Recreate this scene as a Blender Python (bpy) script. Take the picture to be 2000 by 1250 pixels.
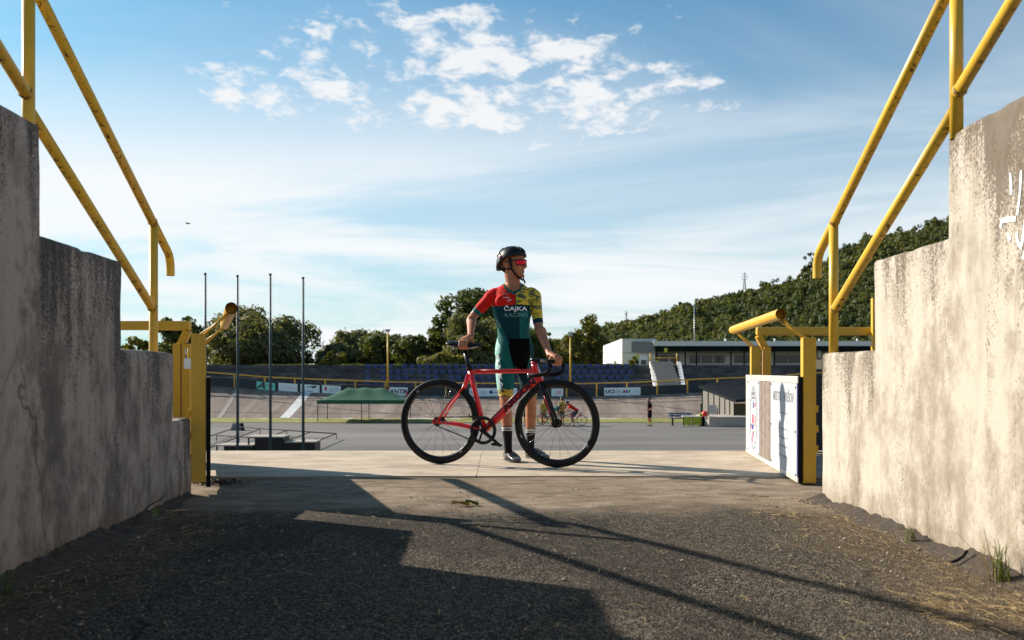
import bpy, bmesh, math, random
import numpy as np
from mathutils import Vector, Matrix, noise as mnoise
from math import sin, cos, pi, radians, sqrt

random.seed(7)
RNG = np.random.default_rng(11)
scene = bpy.context.scene
for _o in list(bpy.data.objects):
    bpy.data.objects.remove(_o)
COL = scene.collection

# ------------------------------------------------------------------ camera
HC = 0.726
F = 1944.0
HOR = 725.0
cam_d = bpy.data.cameras.new('camera')
cam = bpy.data.objects.new('camera', cam_d)
COL.objects.link(cam)
cam.location = (0, 0, HC)
cam.rotation_euler = (radians(90), 0, 0)
cam_d.sensor_width = 36.0
cam_d.lens = 35.0
cam_d.shift_y = 0.05
cam_d.clip_start = 0.05
cam_d.clip_end = 6000
cam_d.dof.use_dof = True
cam_d.dof.focus_distance = 7.7
cam_d.dof.aperture_fstop = 4.5
scene.camera = cam

# ------------------------------------------------------------------ light
SKY_TINT = (0.34, 1.16, 1.40)
SX, SY = -1.68, 1.01          # towards the sun, per unit of height
sun_dir = Vector((SX, SY, 1)).normalized()
sun_el = math.asin(sun_dir.z)
sun_d = bpy.data.lights.new('sun', 'SUN')
sun_d.energy = 5.0
sun_d.angle = radians(0.53)
sun_d.color = (1.0, 0.89, 0.75)
sun = bpy.data.objects.new('sun', sun_d)
COL.objects.link(sun)
sun.location = (-30, 20, 25)
sun.rotation_euler = sun_dir.to_track_quat('Z', 'Y').to_euler()

world = bpy.data.worlds.new('World')
scene.world = world
world.use_nodes = True
wt = world.node_tree
for n in list(wt.nodes):
    wt.nodes.remove(n)


class NT:
    """small node helper"""
    def __init__(s, tree):
        s.t = tree

    def n(s, typ, **kw):
        nd = s.t.nodes.new(typ)
        for k, v in kw.items():
            if k.startswith('i_'):
                key = k[2:]
                key = int(key) if key.isdigit() else key.replace('_', ' ')
                nd.inputs[key].default_value = v
            else:
                setattr(nd, k, v)
        return nd

    def l(s, a, b):
        s.t.links.new(a, b)

    def math(s, op, a, b=None, c=None, clamp=False):
        nd = s.t.nodes.new('ShaderNodeMath')
        nd.operation = op
        nd.use_clamp = clamp
        for i, v in enumerate((a, b, c)):
            if v is None:
                continue
            if hasattr(v, 'is_linked') or hasattr(v, 'links'):
                s.l(v, nd.inputs[i])
            else:
                nd.inputs[i].default_value = v
        return nd.outputs[0]

    def ramp(s, fac, stops, interp='LINEAR'):
        nd = s.t.nodes.new('ShaderNodeValToRGB')
        cr = nd.color_ramp
        cr.interpolation = interp
        while len(cr.elements) < len(stops):
            cr.elements.new(0.5)
        for e, (p, c) in zip(cr.elements, stops):
            e.position = p
            e.color = c if len(c) == 4 else (*c, 1)
        if fac is not None:
            s.l(fac, nd.inputs[0])
        return nd

    def mr(s, val, a, b):
        nd = s.t.nodes.new('ShaderNodeMapRange')
        nd.inputs['From Min'].default_value = a
        nd.inputs['From Max'].default_value = b
        s.l(val, nd.inputs['Value'])
        return nd.outputs[0]

    def mix(s, fac, a, b, blend='MIX'):
        nd = s.t.nodes.new('ShaderNodeMix')
        nd.data_type = 'RGBA'
        nd.blend_type = blend
        for idx, v in ((0, fac), (6, a), (7, b)):
            if hasattr(v, 'links'):
                s.l(v, nd.inputs[idx])
            elif idx == 0:
                nd.inputs[0].default_value = v
            else:
                nd.inputs[idx].default_value = (*v, 1) if len(v) == 3 else v
        return nd.outputs[2]

    def noise(s, vec, scale, detail=4, rough=0.55, dist=0.0):
        nd = s.n('ShaderNodeTexNoise')
        nd.inputs['Scale'].default_value = scale
        nd.inputs['Detail'].default_value = detail
        nd.inputs['Roughness'].default_value = rough
        nd.inputs['Distortion'].default_value = dist
        if vec is not None:
            s.l(vec, nd.inputs['Vector'])
        return nd.outputs['Fac']

    def mapping(s, vec, loc=(0, 0, 0), rot=(0, 0, 0), scale=(1, 1, 1)):
        nd = s.n('ShaderNodeMapping')
        nd.inputs['Location'].default_value = loc
        nd.inputs['Rotation'].default_value = rot
        nd.inputs['Scale'].default_value = scale
        s.l(vec, nd.inputs['Vector'])
        return nd.outputs[0]


# sky: Nishita, with a thin veil of cirrus and a band of altocumulus everywhere
W = NT(wt)
sky = W.n('ShaderNodeTexSky', sky_type='NISHITA', sun_disc=False)
sky.sun_elevation = sun_el
sky.sun_rotation = math.atan2(sun_dir.x, sun_dir.y)
sky.altitude = 200
sky.air_density = 1.0
sky.dust_density = 1.2
sky.ozone_density = 2.2
tc = W.n('ShaderNodeTexCoord')
sep = W.n('ShaderNodeSeparateXYZ')
W.l(tc.outputs['Generated'], sep.inputs[0])
dz = W.math('ADD', W.math('MAXIMUM', sep.outputs[2], 0.0), 0.10)
cmb = W.n('ShaderNodeCombineXYZ')
W.l(W.math('DIVIDE', sep.outputs[0], dz), cmb.inputs[0])
W.l(W.math('DIVIDE', sep.outputs[1], dz), cmb.inputs[1])
pl = cmb.outputs[0]
# warp
wv = W.mapping(pl, rot=(0, 0, radians(20)), scale=(0.42, 0.75, 1), loc=(3.1, 1.4, 0))
veil1 = W.noise(wv, 0.9, 5, 0.6, 0.9)
veil = W.ramp(veil1, [(0.30, (0, 0, 0)), (0.62, (1, 1, 1))], 'EASE').outputs[0]
lowv = W.ramp(sep.outputs[2], [(0.04, (1, 1, 1)), (0.18, (0.97,) * 3), (0.225, (0.66,) * 3), (0.28, (0.34,) * 3), (0.36, (0.17,) * 3), (0.6, (0.06,) * 3)]).outputs[0]
veil_f = W.math('MULTIPLY', W.math('ADD', W.math('MULTIPLY', veil, 0.50), 0.50), lowv, clamp=True)

def bank(cx, cy, rx, ry, rot):
    v = W.mapping(pl, loc=(-cx, -cy, 0))
    v = W.mapping(v, rot=(0, 0, rot))
    v = W.mapping(v, scale=(1 / rx, 1 / ry, 0))
    ln = W.n('ShaderNodeVectorMath', operation='LENGTH')
    W.l(v, ln.inputs[0])
    return W.ramp(ln.outputs['Value'], [(0.35, (1, 1, 1)), (1.0, (0, 0, 0))], 'EASE').outputs[0]


bk = None
for b_ in ((-0.10, 2.55, 1.25, 0.86, radians(-12)), (3.2, 3.0, 1.0, 0.7, 0.3), (-3.4, 1.0, 1.2, 0.8, 0.8),
           (0.4, -2.4, 1.0, 0.7, 0.1)):
    o_ = bank(*b_)
    bk = o_ if bk is None else W.math('MAXIMUM', bk, o_)
cn = W.noise(W.mapping(pl, scale=(1.0, 0.62, 1), loc=(0.62, 5.2, 0)), 4.6, 9, 0.62, 0.25)
cn2 = W.noise(W.mapping(pl, scale=(1.0, 0.7, 1), loc=(7.3, 1.2, 0)), 15.0, 6, 0.6, 0.3)
cn = W.math('ADD', W.math('MULTIPLY', cn, 0.60), W.math('MULTIPLY', cn2, 0.40))
cl = W.math('ADD', cn, W.math('MULTIPLY', W.math('SUBTRACT', bk, 1.0), 0.34))
cum = W.ramp(cl, [(0.455, (0, 0, 0)), (0.575, (1, 1, 1))], 'EASE').outputs[0]
veil_c = (10.6, 11.0, 11.2)
skyb = W.mix(1.0, sky.outputs[0], SKY_TINT, 'MULTIPLY')
col1 = W.mix(veil_f, skyb, veil_c)
col2 = W.mix(W.math('MULTIPLY', cum, 0.93), col1, (10.6, 10.7, 10.8))
bg = W.n('ShaderNodeBackground')
bg.inputs['Strength'].default_value = 0.05
W.l(col2, bg.inputs['Color'])
wo = W.n('ShaderNodeOutputWorld')
W.l(bg.outputs[0], wo.inputs['Surface'])

vs = scene.view_settings
vs.view_transform = 'Standard'
vs.look = 'None'
vs.exposure = 0.82
vs.gamma = 1.0
vs.use_curve_mapping = False
scene.render.engine = 'CYCLES'


# ------------------------------------------------------------------ helpers
def P(px, py, Y):
    """point at depth Y that the photograph (2000 x 1250) shows at px, py"""
    return Vector(((px - 1000) / F * Y, Y, HC - (py - HOR) / F * Y))


def tag(o, label=None, cat=None, group=None, kind=None):
    if label: o['label'] = label
    if cat: o['category'] = cat
    if group: o['group'] = group
    if kind: o['kind'] = kind
    return o


def empty(name, loc=(0, 0, 0), rz=0.0, label=None, cat=None, group=None, parent=None):
    o = bpy.data.objects.new(name, None)
    o.empty_display_size = 0.2
    COL.objects.link(o)
    o.location = loc
    o.rotation_euler = (0, 0, rz)
    if parent: o.parent = parent
    return tag(o, label, cat, group)


def copy_tree(o, parent=None):
    c = o.copy()
    COL.objects.link(c)
    c.parent = parent
    for ch in list(o.children):
        copy_tree(ch, c)
    return c


def link(name, me, parent=None, mats=()):
    for m in mats:
        me.materials.append(m)
    o = bpy.data.objects.new(name, me)
    COL.objects.link(o)
    if parent: o.parent = parent
    return o


def frame_from(t, side):
    t = t.normalized()
    s = side - t * side.dot(t)
    if s.length < 1e-5:
        s = t.orthogonal()
    s.normalize()
    return s, t.cross(s)


class MB:
    def __init__(s):
        s.v = []; s.f = []; s.m = []; s.sm = []
        s.cur = 0; s.smooth = False
        s.x = None

    def add(s, vs, fs):
        b = len(s.v)
        if s.x is not None:
            vs = [s.x @ Vector(v) for v in vs]
        s.v += [tuple(v) for v in vs]
        for f in fs:
            s.f.append(tuple(i + b for i in f)); s.m.append(s.cur); s.sm.append(s.smooth)

    def box(s, lo, hi):
        x0, y0, z0 = lo; x1, y1, z1 = hi
        s.add([(x0, y0, z0), (x1, y0, z0), (x1, y1, z0), (x0, y1, z0), (x0, y0, z1), (x1, y0, z1), (x1, y1, z1), (x0, y1, z1)],
              [(0, 3, 2, 1), (4, 5, 6, 7), (0, 1, 5, 4), (1, 2, 6, 5), (2, 3, 7, 6), (3, 0, 4, 7)])

    def cbox(s, c, d):
        s.box([c[i] - d[i] / 2 for i in range(3)], [c[i] + d[i] / 2 for i in range(3)])

    def bar(s, a, b, w, h, side=(0, 0, 1)):
        """box beam from a to b, w along side x axis, h along side"""
        a = Vector(a); b = Vector(b)
        u, v = frame_from(b - a, Vector(side))
        vs = []
        for p in (a, b):
            for (i, j) in ((-1, -1), (1, -1), (1, 1), (-1, 1)):
                vs.append(p + u * (h / 2 * i) + v * (w / 2 * j))
        s.add(vs, [(0, 1, 2, 3), (7, 6, 5, 4), (0, 4, 5, 1), (1, 5, 6, 2), (2, 6, 7, 3), (3, 7, 4, 0)])

    def loft(s, pts, rad, n=12, side=(1, 0, 0), cap=True, closed=False):
        """tube through pts; rad: number or (a along side, b across) per point"""
        pts = [Vector(p) for p in pts]
        k = len(pts)
        vs = []
        sd = Vector(side)
        for i, p in enumerate(pts):
            if closed:
                t = pts[(i + 1) % k] - pts[i - 1]
            else:
                t = pts[min(i + 1, k - 1)] - pts[max(i - 1, 0)]
            u, v = frame_from(t, sd)
            r = rad[i] if isinstance(rad, (list, tuple)) and len(rad) == k and not (k == 2 and isinstance(rad, tuple)) else rad
            a, b = r if isinstance(r, (list, tuple)) else (r, r)
            for j in range(n):
                an = 2 * pi * j / n
                vs.append(p + u * (a * cos(an)) + v * (b * sin(an)))
        fs = []
        for i in range(k if closed else k - 1):
            i2 = (i + 1) % k
            for j in range(n):
                j2 = (j + 1) % n
                fs.append((i * n + j, i * n + j2, i2 * n + j2, i2 * n + j))
        b0 = s.smooth
        s.smooth = True
        s.add(vs, fs)
        s.smooth = b0
        if cap and not closed:
            off = len(s.v) - len(vs)
            s.f.append(tuple(off + j for j in range(n - 1, -1, -1))); s.m.append(s.cur); s.sm.append(False)
            s.f.append(tuple(off + (k - 1) * n + j for j in range(n))); s.m.append(s.cur); s.sm.append(False)

    def ball(s, c, r, seg=12, rings=8):
        c = Vector(c)
        r = r if isinstance(r, (tuple, list)) else (r, r, r)
        vs = [c + Vector((0, 0, -r[2]))]
        for i in range(1, rings):
            th = -pi / 2 + pi * i / rings
            for j in range(seg):
                an = 2 * pi * j / seg
                vs.append(c + Vector((r[0] * cos(th) * cos(an), r[1] * cos(th) * sin(an), r[2] * sin(th))))
        vs.append(c + Vector((0, 0, r[2])))
        fs = []
        for j in range(seg):
            fs.append((0, 1 + (j + 1) % seg, 1 + j))
        for i in range(rings - 2):
            for j in range(seg):
                a = 1 + i * seg + j; b = 1 + i * seg + (j + 1) % seg
                fs.append((a, b, b + seg, a + seg))
        t = len(vs) - 1
        o = 1 + (rings - 2) * seg
        for j in range(seg):
            fs.append((o + j, o + (j + 1) % seg, t))
        b0 = s.smooth
        s.smooth = True
        s.add(vs, fs)
        s.smooth = b0

    def prism(s, poly, vec):
        """planar polygon (3d points) extruded by vec"""
        n = len(poly)
        vec = Vector(vec)
        vs = [Vector(p) for p in poly] + [Vector(p) + vec for p in poly]
        s.add(vs, [tuple(range(n - 1, -1, -1)), tuple(range(n, 2 * n))] + [(i, (i + 1) % n, n + (i + 1) % n, n + i) for i in range(n)])

    def ring(s, c, axis, R, sec, n=64):
        """revolve section sec [(r offset, axial)] round axis through c"""
        c = Vector(c)
        a = Vector(axis).normalized()
        u = a.orthogonal().normalized()
        v = a.cross(u)
        k = len(sec)
        vs = []
        for i in range(n):
            an = 2 * pi * i / n
            d = u * cos(an) + v * sin(an)
            for (r, ax) in sec:
                vs.append(c + d * (R + r) + a * ax)
        fs = []
        for i in range(n):
            i2 = (i + 1) % n
            for j in range(k):
                j2 = (j + 1) % k
                fs.append((i * k + j, i * k + j2, i2 * k + j2, i2 * k + j))
        b0 = s.smooth
        s.smooth = True
        s.add(vs, fs)
        s.smooth = b0

    def mesh(s, name, fix=True):
        me = bpy.data.meshes.new(name)
        me.from_pydata(s.v, [], s.f)
        me.polygons.foreach_set('material_index', s.m)
        me.polygons.foreach_set('use_smooth', s.sm)
        if fix:
            bm = bmesh.new(); bm.from_mesh(me)
            bmesh.ops.recalc_face_normals(bm, faces=bm.faces)
            bm.to_mesh(me); bm.free()
        me.update()
        return me

    def build(s, name, mats, parent=None, bevel=0.0, seg=2, ang=35):
        if not isinstance(mats, (list, tuple)):
            mats = [mats]
        o = link(name, s.mesh(name), parent, mats)
        if bevel:
            md = o.modifiers.new('bevel', 'BEVEL')
            md.width = bevel; md.segments = seg; md.limit_method = 'ANGLE'; md.angle_limit = radians(ang)
            md.harden_normals = False
        return o


def mesh_np(name, verts, faces, mats, parent=None, smooth=False, midx=None):
    me = bpy.data.meshes.new(name)
    verts = np.asarray(verts, dtype=np.float32); faces = np.asarray(faces, dtype=np.int32)
    nv, (nf, k) = len(verts), faces.shape
    me.vertices.add(nv); me.vertices.foreach_set('co', verts.ravel())
    me.loops.add(nf * k); me.loops.foreach_set('vertex_index', faces.ravel())
    me.polygons.add(nf); me.polygons.foreach_set('loop_start', np.arange(0, nf * k, k, dtype=np.int32))
    if midx is not None:
        me.polygons.foreach_set('material_index', np.asarray(midx, dtype=np.int32))
    if smooth:
        me.polygons.foreach_set('use_smooth', np.ones(nf, dtype=bool))
    me.update(calc_edges=True)
    me.validate()
    return link(name, me, parent, mats if isinstance(mats, (list, tuple)) else [mats])


def text_obj(name, s, size, mat_, parent, M, extrude=0.0006, align='CENTER', shear=0.0, sx=1.0, bold=0.0):
    """lettering as a thin mesh; M places its x (reading) and y (up) axes"""
    cu = bpy.data.curves.new('lettering', 'FONT')
    cu.body = s; cu.size = size; cu.extrude = extrude; cu.align_x = align; cu.align_y = 'CENTER'; cu.shear = shear
    cu.offset = bold; cu.resolution_u = 3
    t = bpy.data.objects.new('lettering', cu)
    COL.objects.link(t)
    bpy.context.view_layer.update()
    me = bpy.data.meshes.new_from_object(t.evaluated_get(bpy.context.evaluated_depsgraph_get()))
    bpy.data.objects.remove(t)
    for v in me.vertices:
        v.co.x *= sx
    me.transform(M)
    me.materials.clear()
    return link(name, me, parent, [mat_])


def axes(o, x, y):
    x = Vector(x).normalized(); y = Vector(y).normalized(); z = x.cross(y)
    M = Matrix((x, y, z)).transposed().to_4x4()
    M.translation = Vector(o)
    return M


# ------------------------------------------------------------------ materials
def new_mat(name):
    m = bpy.data.materials.new(name)
    m.use_nodes = True
    t = NT(m.node_tree)
    b = m.node_tree.nodes['Principled BSDF']
    return m, t, b


def simple(name, col, rough=0.6, metal=0.0, var=0.12, scale=6.0, bump=0.0, bscale=60.0, spec=0.5, coat=0.0):
    m, t, b = new_mat(name)
    tcn = t.n('ShaderNodeTexCoord')
    v = tcn.outputs['Object']
    f = t.noise(v, scale, 4, 0.6)
    dark = tuple(c * (1 - var) for c in col); lite = tuple(min(1, c * (1 + var)) for c in col)
    r = t.ramp(f, [(0.3, dark), (0.7, lite)])
    t.l(r.outputs[0], b.inputs['Base Color'])
    b.inputs['Roughness'].default_value = rough
    b.inputs['Metallic'].default_value = metal
    b.inputs['Specular IOR Level'].default_value = spec
    b.inputs['Coat Weight'].default_value = coat
    if bump:
        bn = t.n('ShaderNodeBump')
        bn.inputs['Strength'].default_value = bump
        bn.inputs['Distance'].default_value = 0.01
        t.l(t.noise(v, bscale, 5, 0.6), bn.inputs['Height'])
        t.l(bn.outputs[0], b.inputs['Normal'])
    return m


MT = {}
S = simple


def yellow_paint(name, col, wear, wear_col=(0.05, 0.028, 0.015), streak=True):
    m, t, b = new_mat(name)
    g = t.n('ShaderNodeTexCoord')
    v = g.outputs['Object']
    base = t.ramp(t.noise(v, 7, 5, 0.6), [(0.3, tuple(c * 0.82 for c in col)), (0.7, col)]).outputs[0]
    dull = t.mix(t.math('MULTIPLY', t.noise(v, 23, 4, 0.6), 0.35), base, (0.33, 0.24, 0.10))
    n1 = t.noise(v, 34, 8, 0.75, 0.2)
    # rust collects along the underside of the tubes
    gn = t.n('ShaderNodeNewGeometry')
    sx = t.n('ShaderNodeSeparateXYZ'); t.l(gn.outputs['True Normal'], sx.inputs[0])
    under = t.math('MULTIPLY', t.math('ADD', sx.outputs[2], 0.25), -0.20) if streak else 0.0
    w = t.ramp(t.math('ADD', n1, under), [(wear, (0, 0, 0)), (wear + 0.05, (1, 1, 1))]).outputs[0]
    t.l(t.mix(w, dull, wear_col), b.inputs['Base Color'])
    t.l(t.ramp(w, [(0, (0.42,) * 3), (1, (0.9,) * 3)]).outputs[0], b.inputs['Roughness'])
    bn = t.n('ShaderNodeBump'); bn.inputs['Strength'].default_value = 0.35; bn.inputs['Distance'].default_value = 0.002
    bn.invert = True
    t.l(w, bn.inputs['Height']); t.l(bn.outputs[0], b.inputs['Normal'])
    return m


MT['rail'] = yellow_paint('yellow_rail_paint', (0.82, 0.49, 0.016), 0.665)
MT['gate'] = yellow_paint('yellow_gate_paint', (0.76, 0.43, 0.010), 0.70, streak=False)
MT['black'] = S('black_satin', (0.008, 0.008, 0.010), 0.42, spec=0.3)
MT['blackmat'] = S('black_matt', (0.010, 0.010, 0.011), 0.8, spec=0.15)
MT['rubber'] = S('tyre_rubber', (0.008, 0.008, 0.009), 0.62, bump=0.15, bscale=300, spec=0.25)
MT['carbon'] = S('carbon_black', (0.006, 0.006, 0.007), 0.35, spec=0.35)
MT['spoke'] = S('spoke_black_steel', (0.03, 0.03, 0.032), 0.35, 0.8)
MT['steel'] = S('bright_steel', (0.5, 0.5, 0.5), 0.25, 0.9)
MT['chain'] = S('chain_steel', (0.06, 0.055, 0.05), 0.45, 0.7)
MT['red'] = S('red_frame_paint', (0.70, 0.008, 0.010), 0.25, var=0.05, coat=0.5)
MT['darkred'] = S('dark_red_decal', (0.05, 0.004, 0.008), 0.35)
MT['white'] = S('white_paint', (0.78, 0.78, 0.76), 0.5, var=0.05)
MT['offwhite'] = S('off_white_board', (0.42, 0.44, 0.48), 0.5, var=0.04, scale=3)
MT['trim'] = S('pale_metal_trim', (0.62, 0.58, 0.52), 0.4, 0.2)
MT['board_wood'] = S('weathered_wood', (0.19, 0.15, 0.125), 0.8, var=0.35, scale=20, bump=0.3, bscale=80)
MT['navy'] = S('navy_print', (0.02, 0.03, 0.14), 0.5)
MT['print_red'] = S('red_print', (0.5, 0.012, 0.05), 0.6, spec=0.1)
MT['print_blue'] = S('blue_print', (0.012, 0.02, 0.22), 0.6, spec=0.1)
MT['print_grey'] = S('grey_print', (0.20, 0.21, 0.23), 0.6, spec=0.1)
MT['print_black'] = S('black_print', (0.015, 0.016, 0.02), 0.5)
MT['print_green'] = S('green_print', (0.05, 0.30, 0.14), 0.5)
MT['skin'] = S('skin', (0.40, 0.165, 0.085), 0.5, var=0.16, scale=14, spec=0.3, bump=0.12, bscale=160)
MT['lip'] = S('lip', (0.30, 0.10, 0.08), 0.45)
MT['hair'] = S('hair', (0.02, 0.013, 0.01), 0.6)
MT['lens'] = S('red_mirror_lens', (0.50, 0.008, 0.016), 0.18, 0.85, var=0.35, scale=45)
MT['s_red'] = S('suit_red', (0.60, 0.012, 0.008), 0.68, var=0.08, scale=20, bump=0.1, bscale=400, spec=0.12)
MT['s_dark'] = S('suit_dark_teal', (0.003, 0.036, 0.050), 0.7, var=0.1, scale=20, spec=0.12)
MT['s_teal'] = S('suit_teal', (0.004, 0.115, 0.108), 0.65, var=0.1, scale=14, spec=0.15)
MT['s_pale'] = S('suit_pale_teal', (0.22, 0.48, 0.44), 0.6, var=0.1, scale=14)
MT['s_black'] = S('suit_black', (0.003, 0.003, 0.004), 0.85, spec=0.06)
MT['s_collar'] = S('suit_collar_green', (0.02, 0.09, 0.065), 0.7, spec=0.12)


def camo():
    m, t, b = new_mat('suit_yellow_camouflage')
    v = t.n('ShaderNodeTexCoord').outputs['Object']
    w = t.mapping(v, scale=(9, 9, 26))
    n = t.noise(w, 1.6, 3, 0.5, 0.6)
    r = t.ramp(n, [(0.0, (0.62, 0.43, 0.015)), (0.515, (0.60, 0.44, 0.02)), (0.53, (0.020, 0.045, 0.03)), (0.62, (0.03, 0.05, 0.03)), (0.64, (0.33, 0.30, 0.03))], 'LINEAR')
    t.l(r.outputs[0], b.inputs['Base Color'])
    b.inputs['Roughness'].default_value = 0.62
    return m


MT['s_camo'] = camo()
for _k in ('s_red', 's_dark', 's_teal', 's_pale', 's_black', 's_camo', 's_collar'):
    # fine creases of the stretched cloth
    _m = MT[_k]; _t = NT(_m.node_tree); _b = _m.node_tree.nodes['Principled BSDF']
    _v = _t.n('ShaderNodeTexCoord').outputs['Object']
    _bn = _t.n('ShaderNodeBump'); _bn.inputs['Strength'].default_value = 0.55; _bn.inputs['Distance'].default_value = 0.012
    _h = _t.math('ADD', _t.noise(_t.mapping(_v, scale=(9, 9, 22), rot=(0, 0.5, 0)), 1.6, 4, 0.55, 1.2), _t.math('MULTIPLY', _t.noise(_v, 500, 2), 0.05))
    _t.l(_h, _bn.inputs['Height']); _t.l(_bn.outputs[0], _b.inputs['Normal'])


def concrete_wall(name, light, mid, dark, stain=0.5, seedv=0.0, damp=None):
    """cast concrete / render with run-off streaks; attribute 'topd' = metres below the coping"""
    m, t, b = new_mat(name)
    geo = t.n('ShaderNodeNewGeometry')
    v = t.mapping(geo.outputs['Position'], loc=(seedv, seedv * 1.7, 0.3))
    at = t.n('ShaderNodeAttribute'); at.attribute_name = 'topd'
    td = at.outputs['Fac']
    big = t.noise(t.mapping(v, scale=(1, 1.6, 0.6)), 1.6, 6, 0.65)
    mott = t.noise(t.mapping(v, scale=(1, 1.2, 1.0)), 7.0, 10, 0.74)
    base = t.ramp(t.math('ADD', t.math('MULTIPLY', big, 0.5), t.math('MULTIPLY', mott, 0.5)),
                  [(0.34, tuple(c * 0.75 for c in mid)), (0.43, mid), (0.485, tuple((a + b_) / 2 for a, b_ in zip(light, mid))), (0.53, light)]).outputs[0]
    # vertical runs
    sv = t.mapping(v, scale=(1.0, 2.6, 0.5))
    run = t.noise(sv, 1.7, 6, 0.65, 0.3)
    runm = t.ramp(run, [(0.50, (0, 0, 0)), (0.66, (1, 1, 1))]).outputs[0]
    base = t.mix(t.math('MULTIPLY', runm, 0.38), base, tuple(c * 0.62 for c in mid))
    # grainy dark growth hanging from the coping
    fall = t.ramp(td, [(0.0, (1, 1, 1)), (0.10, (0.75,) * 3), (0.5, (0.22,) * 3), (1.0, (0, 0, 0))]).outputs[0]
    grow = t.noise(t.mapping(v, scale=(1, 2.7, 0.36)), 1.7, 7, 0.62, 0.35)
    grain = t.noise(v, 85, 3, 0.7)
    g = t.math('ADD', t.math('ADD', grow, t.math('MULTIPLY', fall, 0.20)), t.math('MULTIPLY', t.math('SUBTRACT', grain, 0.5), 0.62))
    if damp:
        # old damp patch with a ragged edge, metres along the wall
        sy_ = t.n('ShaderNodeSeparateXYZ'); t.l(geo.outputs['Position'], sy_.inputs[0])
        dm = t.mr(t.math('ADD', sy_.outputs[1], t.math('MULTIPLY', t.math('SUBTRACT', t.noise(t.mapping(v, scale=(1, 1.6, 0.7)), 2.2, 6, 0.65), 0.5), 1.3)), damp[0], damp[1])
        g = t.math('ADD', g, t.math('MULTIPLY', dm, 0.10))
    gm = t.ramp(g, [(0.70 - 0.1 * stain, (0, 0, 0)), (0.80 - 0.1 * stain, (1, 1, 1))]).outputs[0]
    base = t.mix(t.math('MULTIPLY', gm, 0.80), base, dark)
    # damp soiling at the foot and fine speckle
    sep_ = t.n('ShaderNodeSeparateXYZ'); t.l(geo.outputs['Position'], sep_.inputs[0])
    foot = t.ramp(t.math('ADD', sep_.outputs[2], t.math('MULTIPLY', t.math('SUBTRACT', mott, 0.5), 0.25)), [(0.0, (1, 1, 1)), (0.16, (0, 0, 0))]).outputs[0]
    base = t.mix(t.math('MULTIPLY', foot, 0.5), base, (0.16, 0.115, 0.075))
    spk = t.ramp(grain, [(0.66, (0, 0, 0)), (0.74, (1, 1, 1))]).outputs[0]
    base = t.mix(t.math('MULTIPLY', spk, 0.35), base, tuple(c * 0.5 for c in mid))
    # cracks
    vo = t.n('ShaderNodeTexVoronoi', feature='DISTANCE_TO_EDGE')
    vo.inputs['Scale'].default_value = 0.85
    wv_ = t.n('ShaderNodeTexNoise'); wv_.inputs['Scale'].default_value = 3.5; wv_.inputs['Detail'].default_value = 5
    t.l(v, wv_.inputs['Vector'])
    mixv = t.n('ShaderNodeMix'); mixv.data_type = 'VECTOR'; mixv.inputs[0].default_value = 0.28
    t.l(t.mapping(v, scale=(1, 1.3, 0.6)), mixv.inputs[4]); t.l(wv_.outputs['Color'], mixv.inputs[5])
    t.l(mixv.outputs[1], vo.inputs['Vector'])
    gate_ = t.ramp(t.noise(v, 1.1, 2), [(0.47, (0, 0, 0)), (0.56, (1, 1, 1))]).outputs[0]
    crack = t.math('MULTIPLY', t.ramp(vo.outputs['Distance'], [(0.0, (1, 1, 1)), (0.006, (0, 0, 0))]).outputs[0], gate_)
    base = t.mix(t.math('MULTIPLY', crack, 0.75), base, (0.07, 0.05, 0.035))
    t.l(base, b.inputs['Base Color'])
    b.inputs['Roughness'].default_value = 0.9
    b.inputs['Specular IOR Level'].default_value = 0.2
    bn = t.n('ShaderNodeBump'); bn.inputs['Strength'].default_value = 0.55; bn.inputs['Distance'].default_value = 0.012
    h = t.math('ADD', t.math('MULTIPLY', t.noise(v, 26, 6, 0.7), 0.6), t.math('MULTIPLY', crack, -0.7))
    h = t.math('ADD', h, t.math('MULTIPLY', t.noise(v, 4.5, 3, 0.5), 1.2))
    t.l(h, bn.inputs['Height']); t.l(bn.outputs[0], b.inputs['Normal'])
    return m


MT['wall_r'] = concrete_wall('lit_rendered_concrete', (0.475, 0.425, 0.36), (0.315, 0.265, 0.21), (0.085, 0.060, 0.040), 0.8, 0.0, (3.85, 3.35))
MT['wall_l'] = concrete_wall('shaded_rendered_concrete', (0.40, 0.34, 0.30), (0.185, 0.16, 0.14), (0.032, 0.030, 0.027), 0.75, 7.3)  # darker copy of the concrete, shade of the left wall put into its colours


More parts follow.
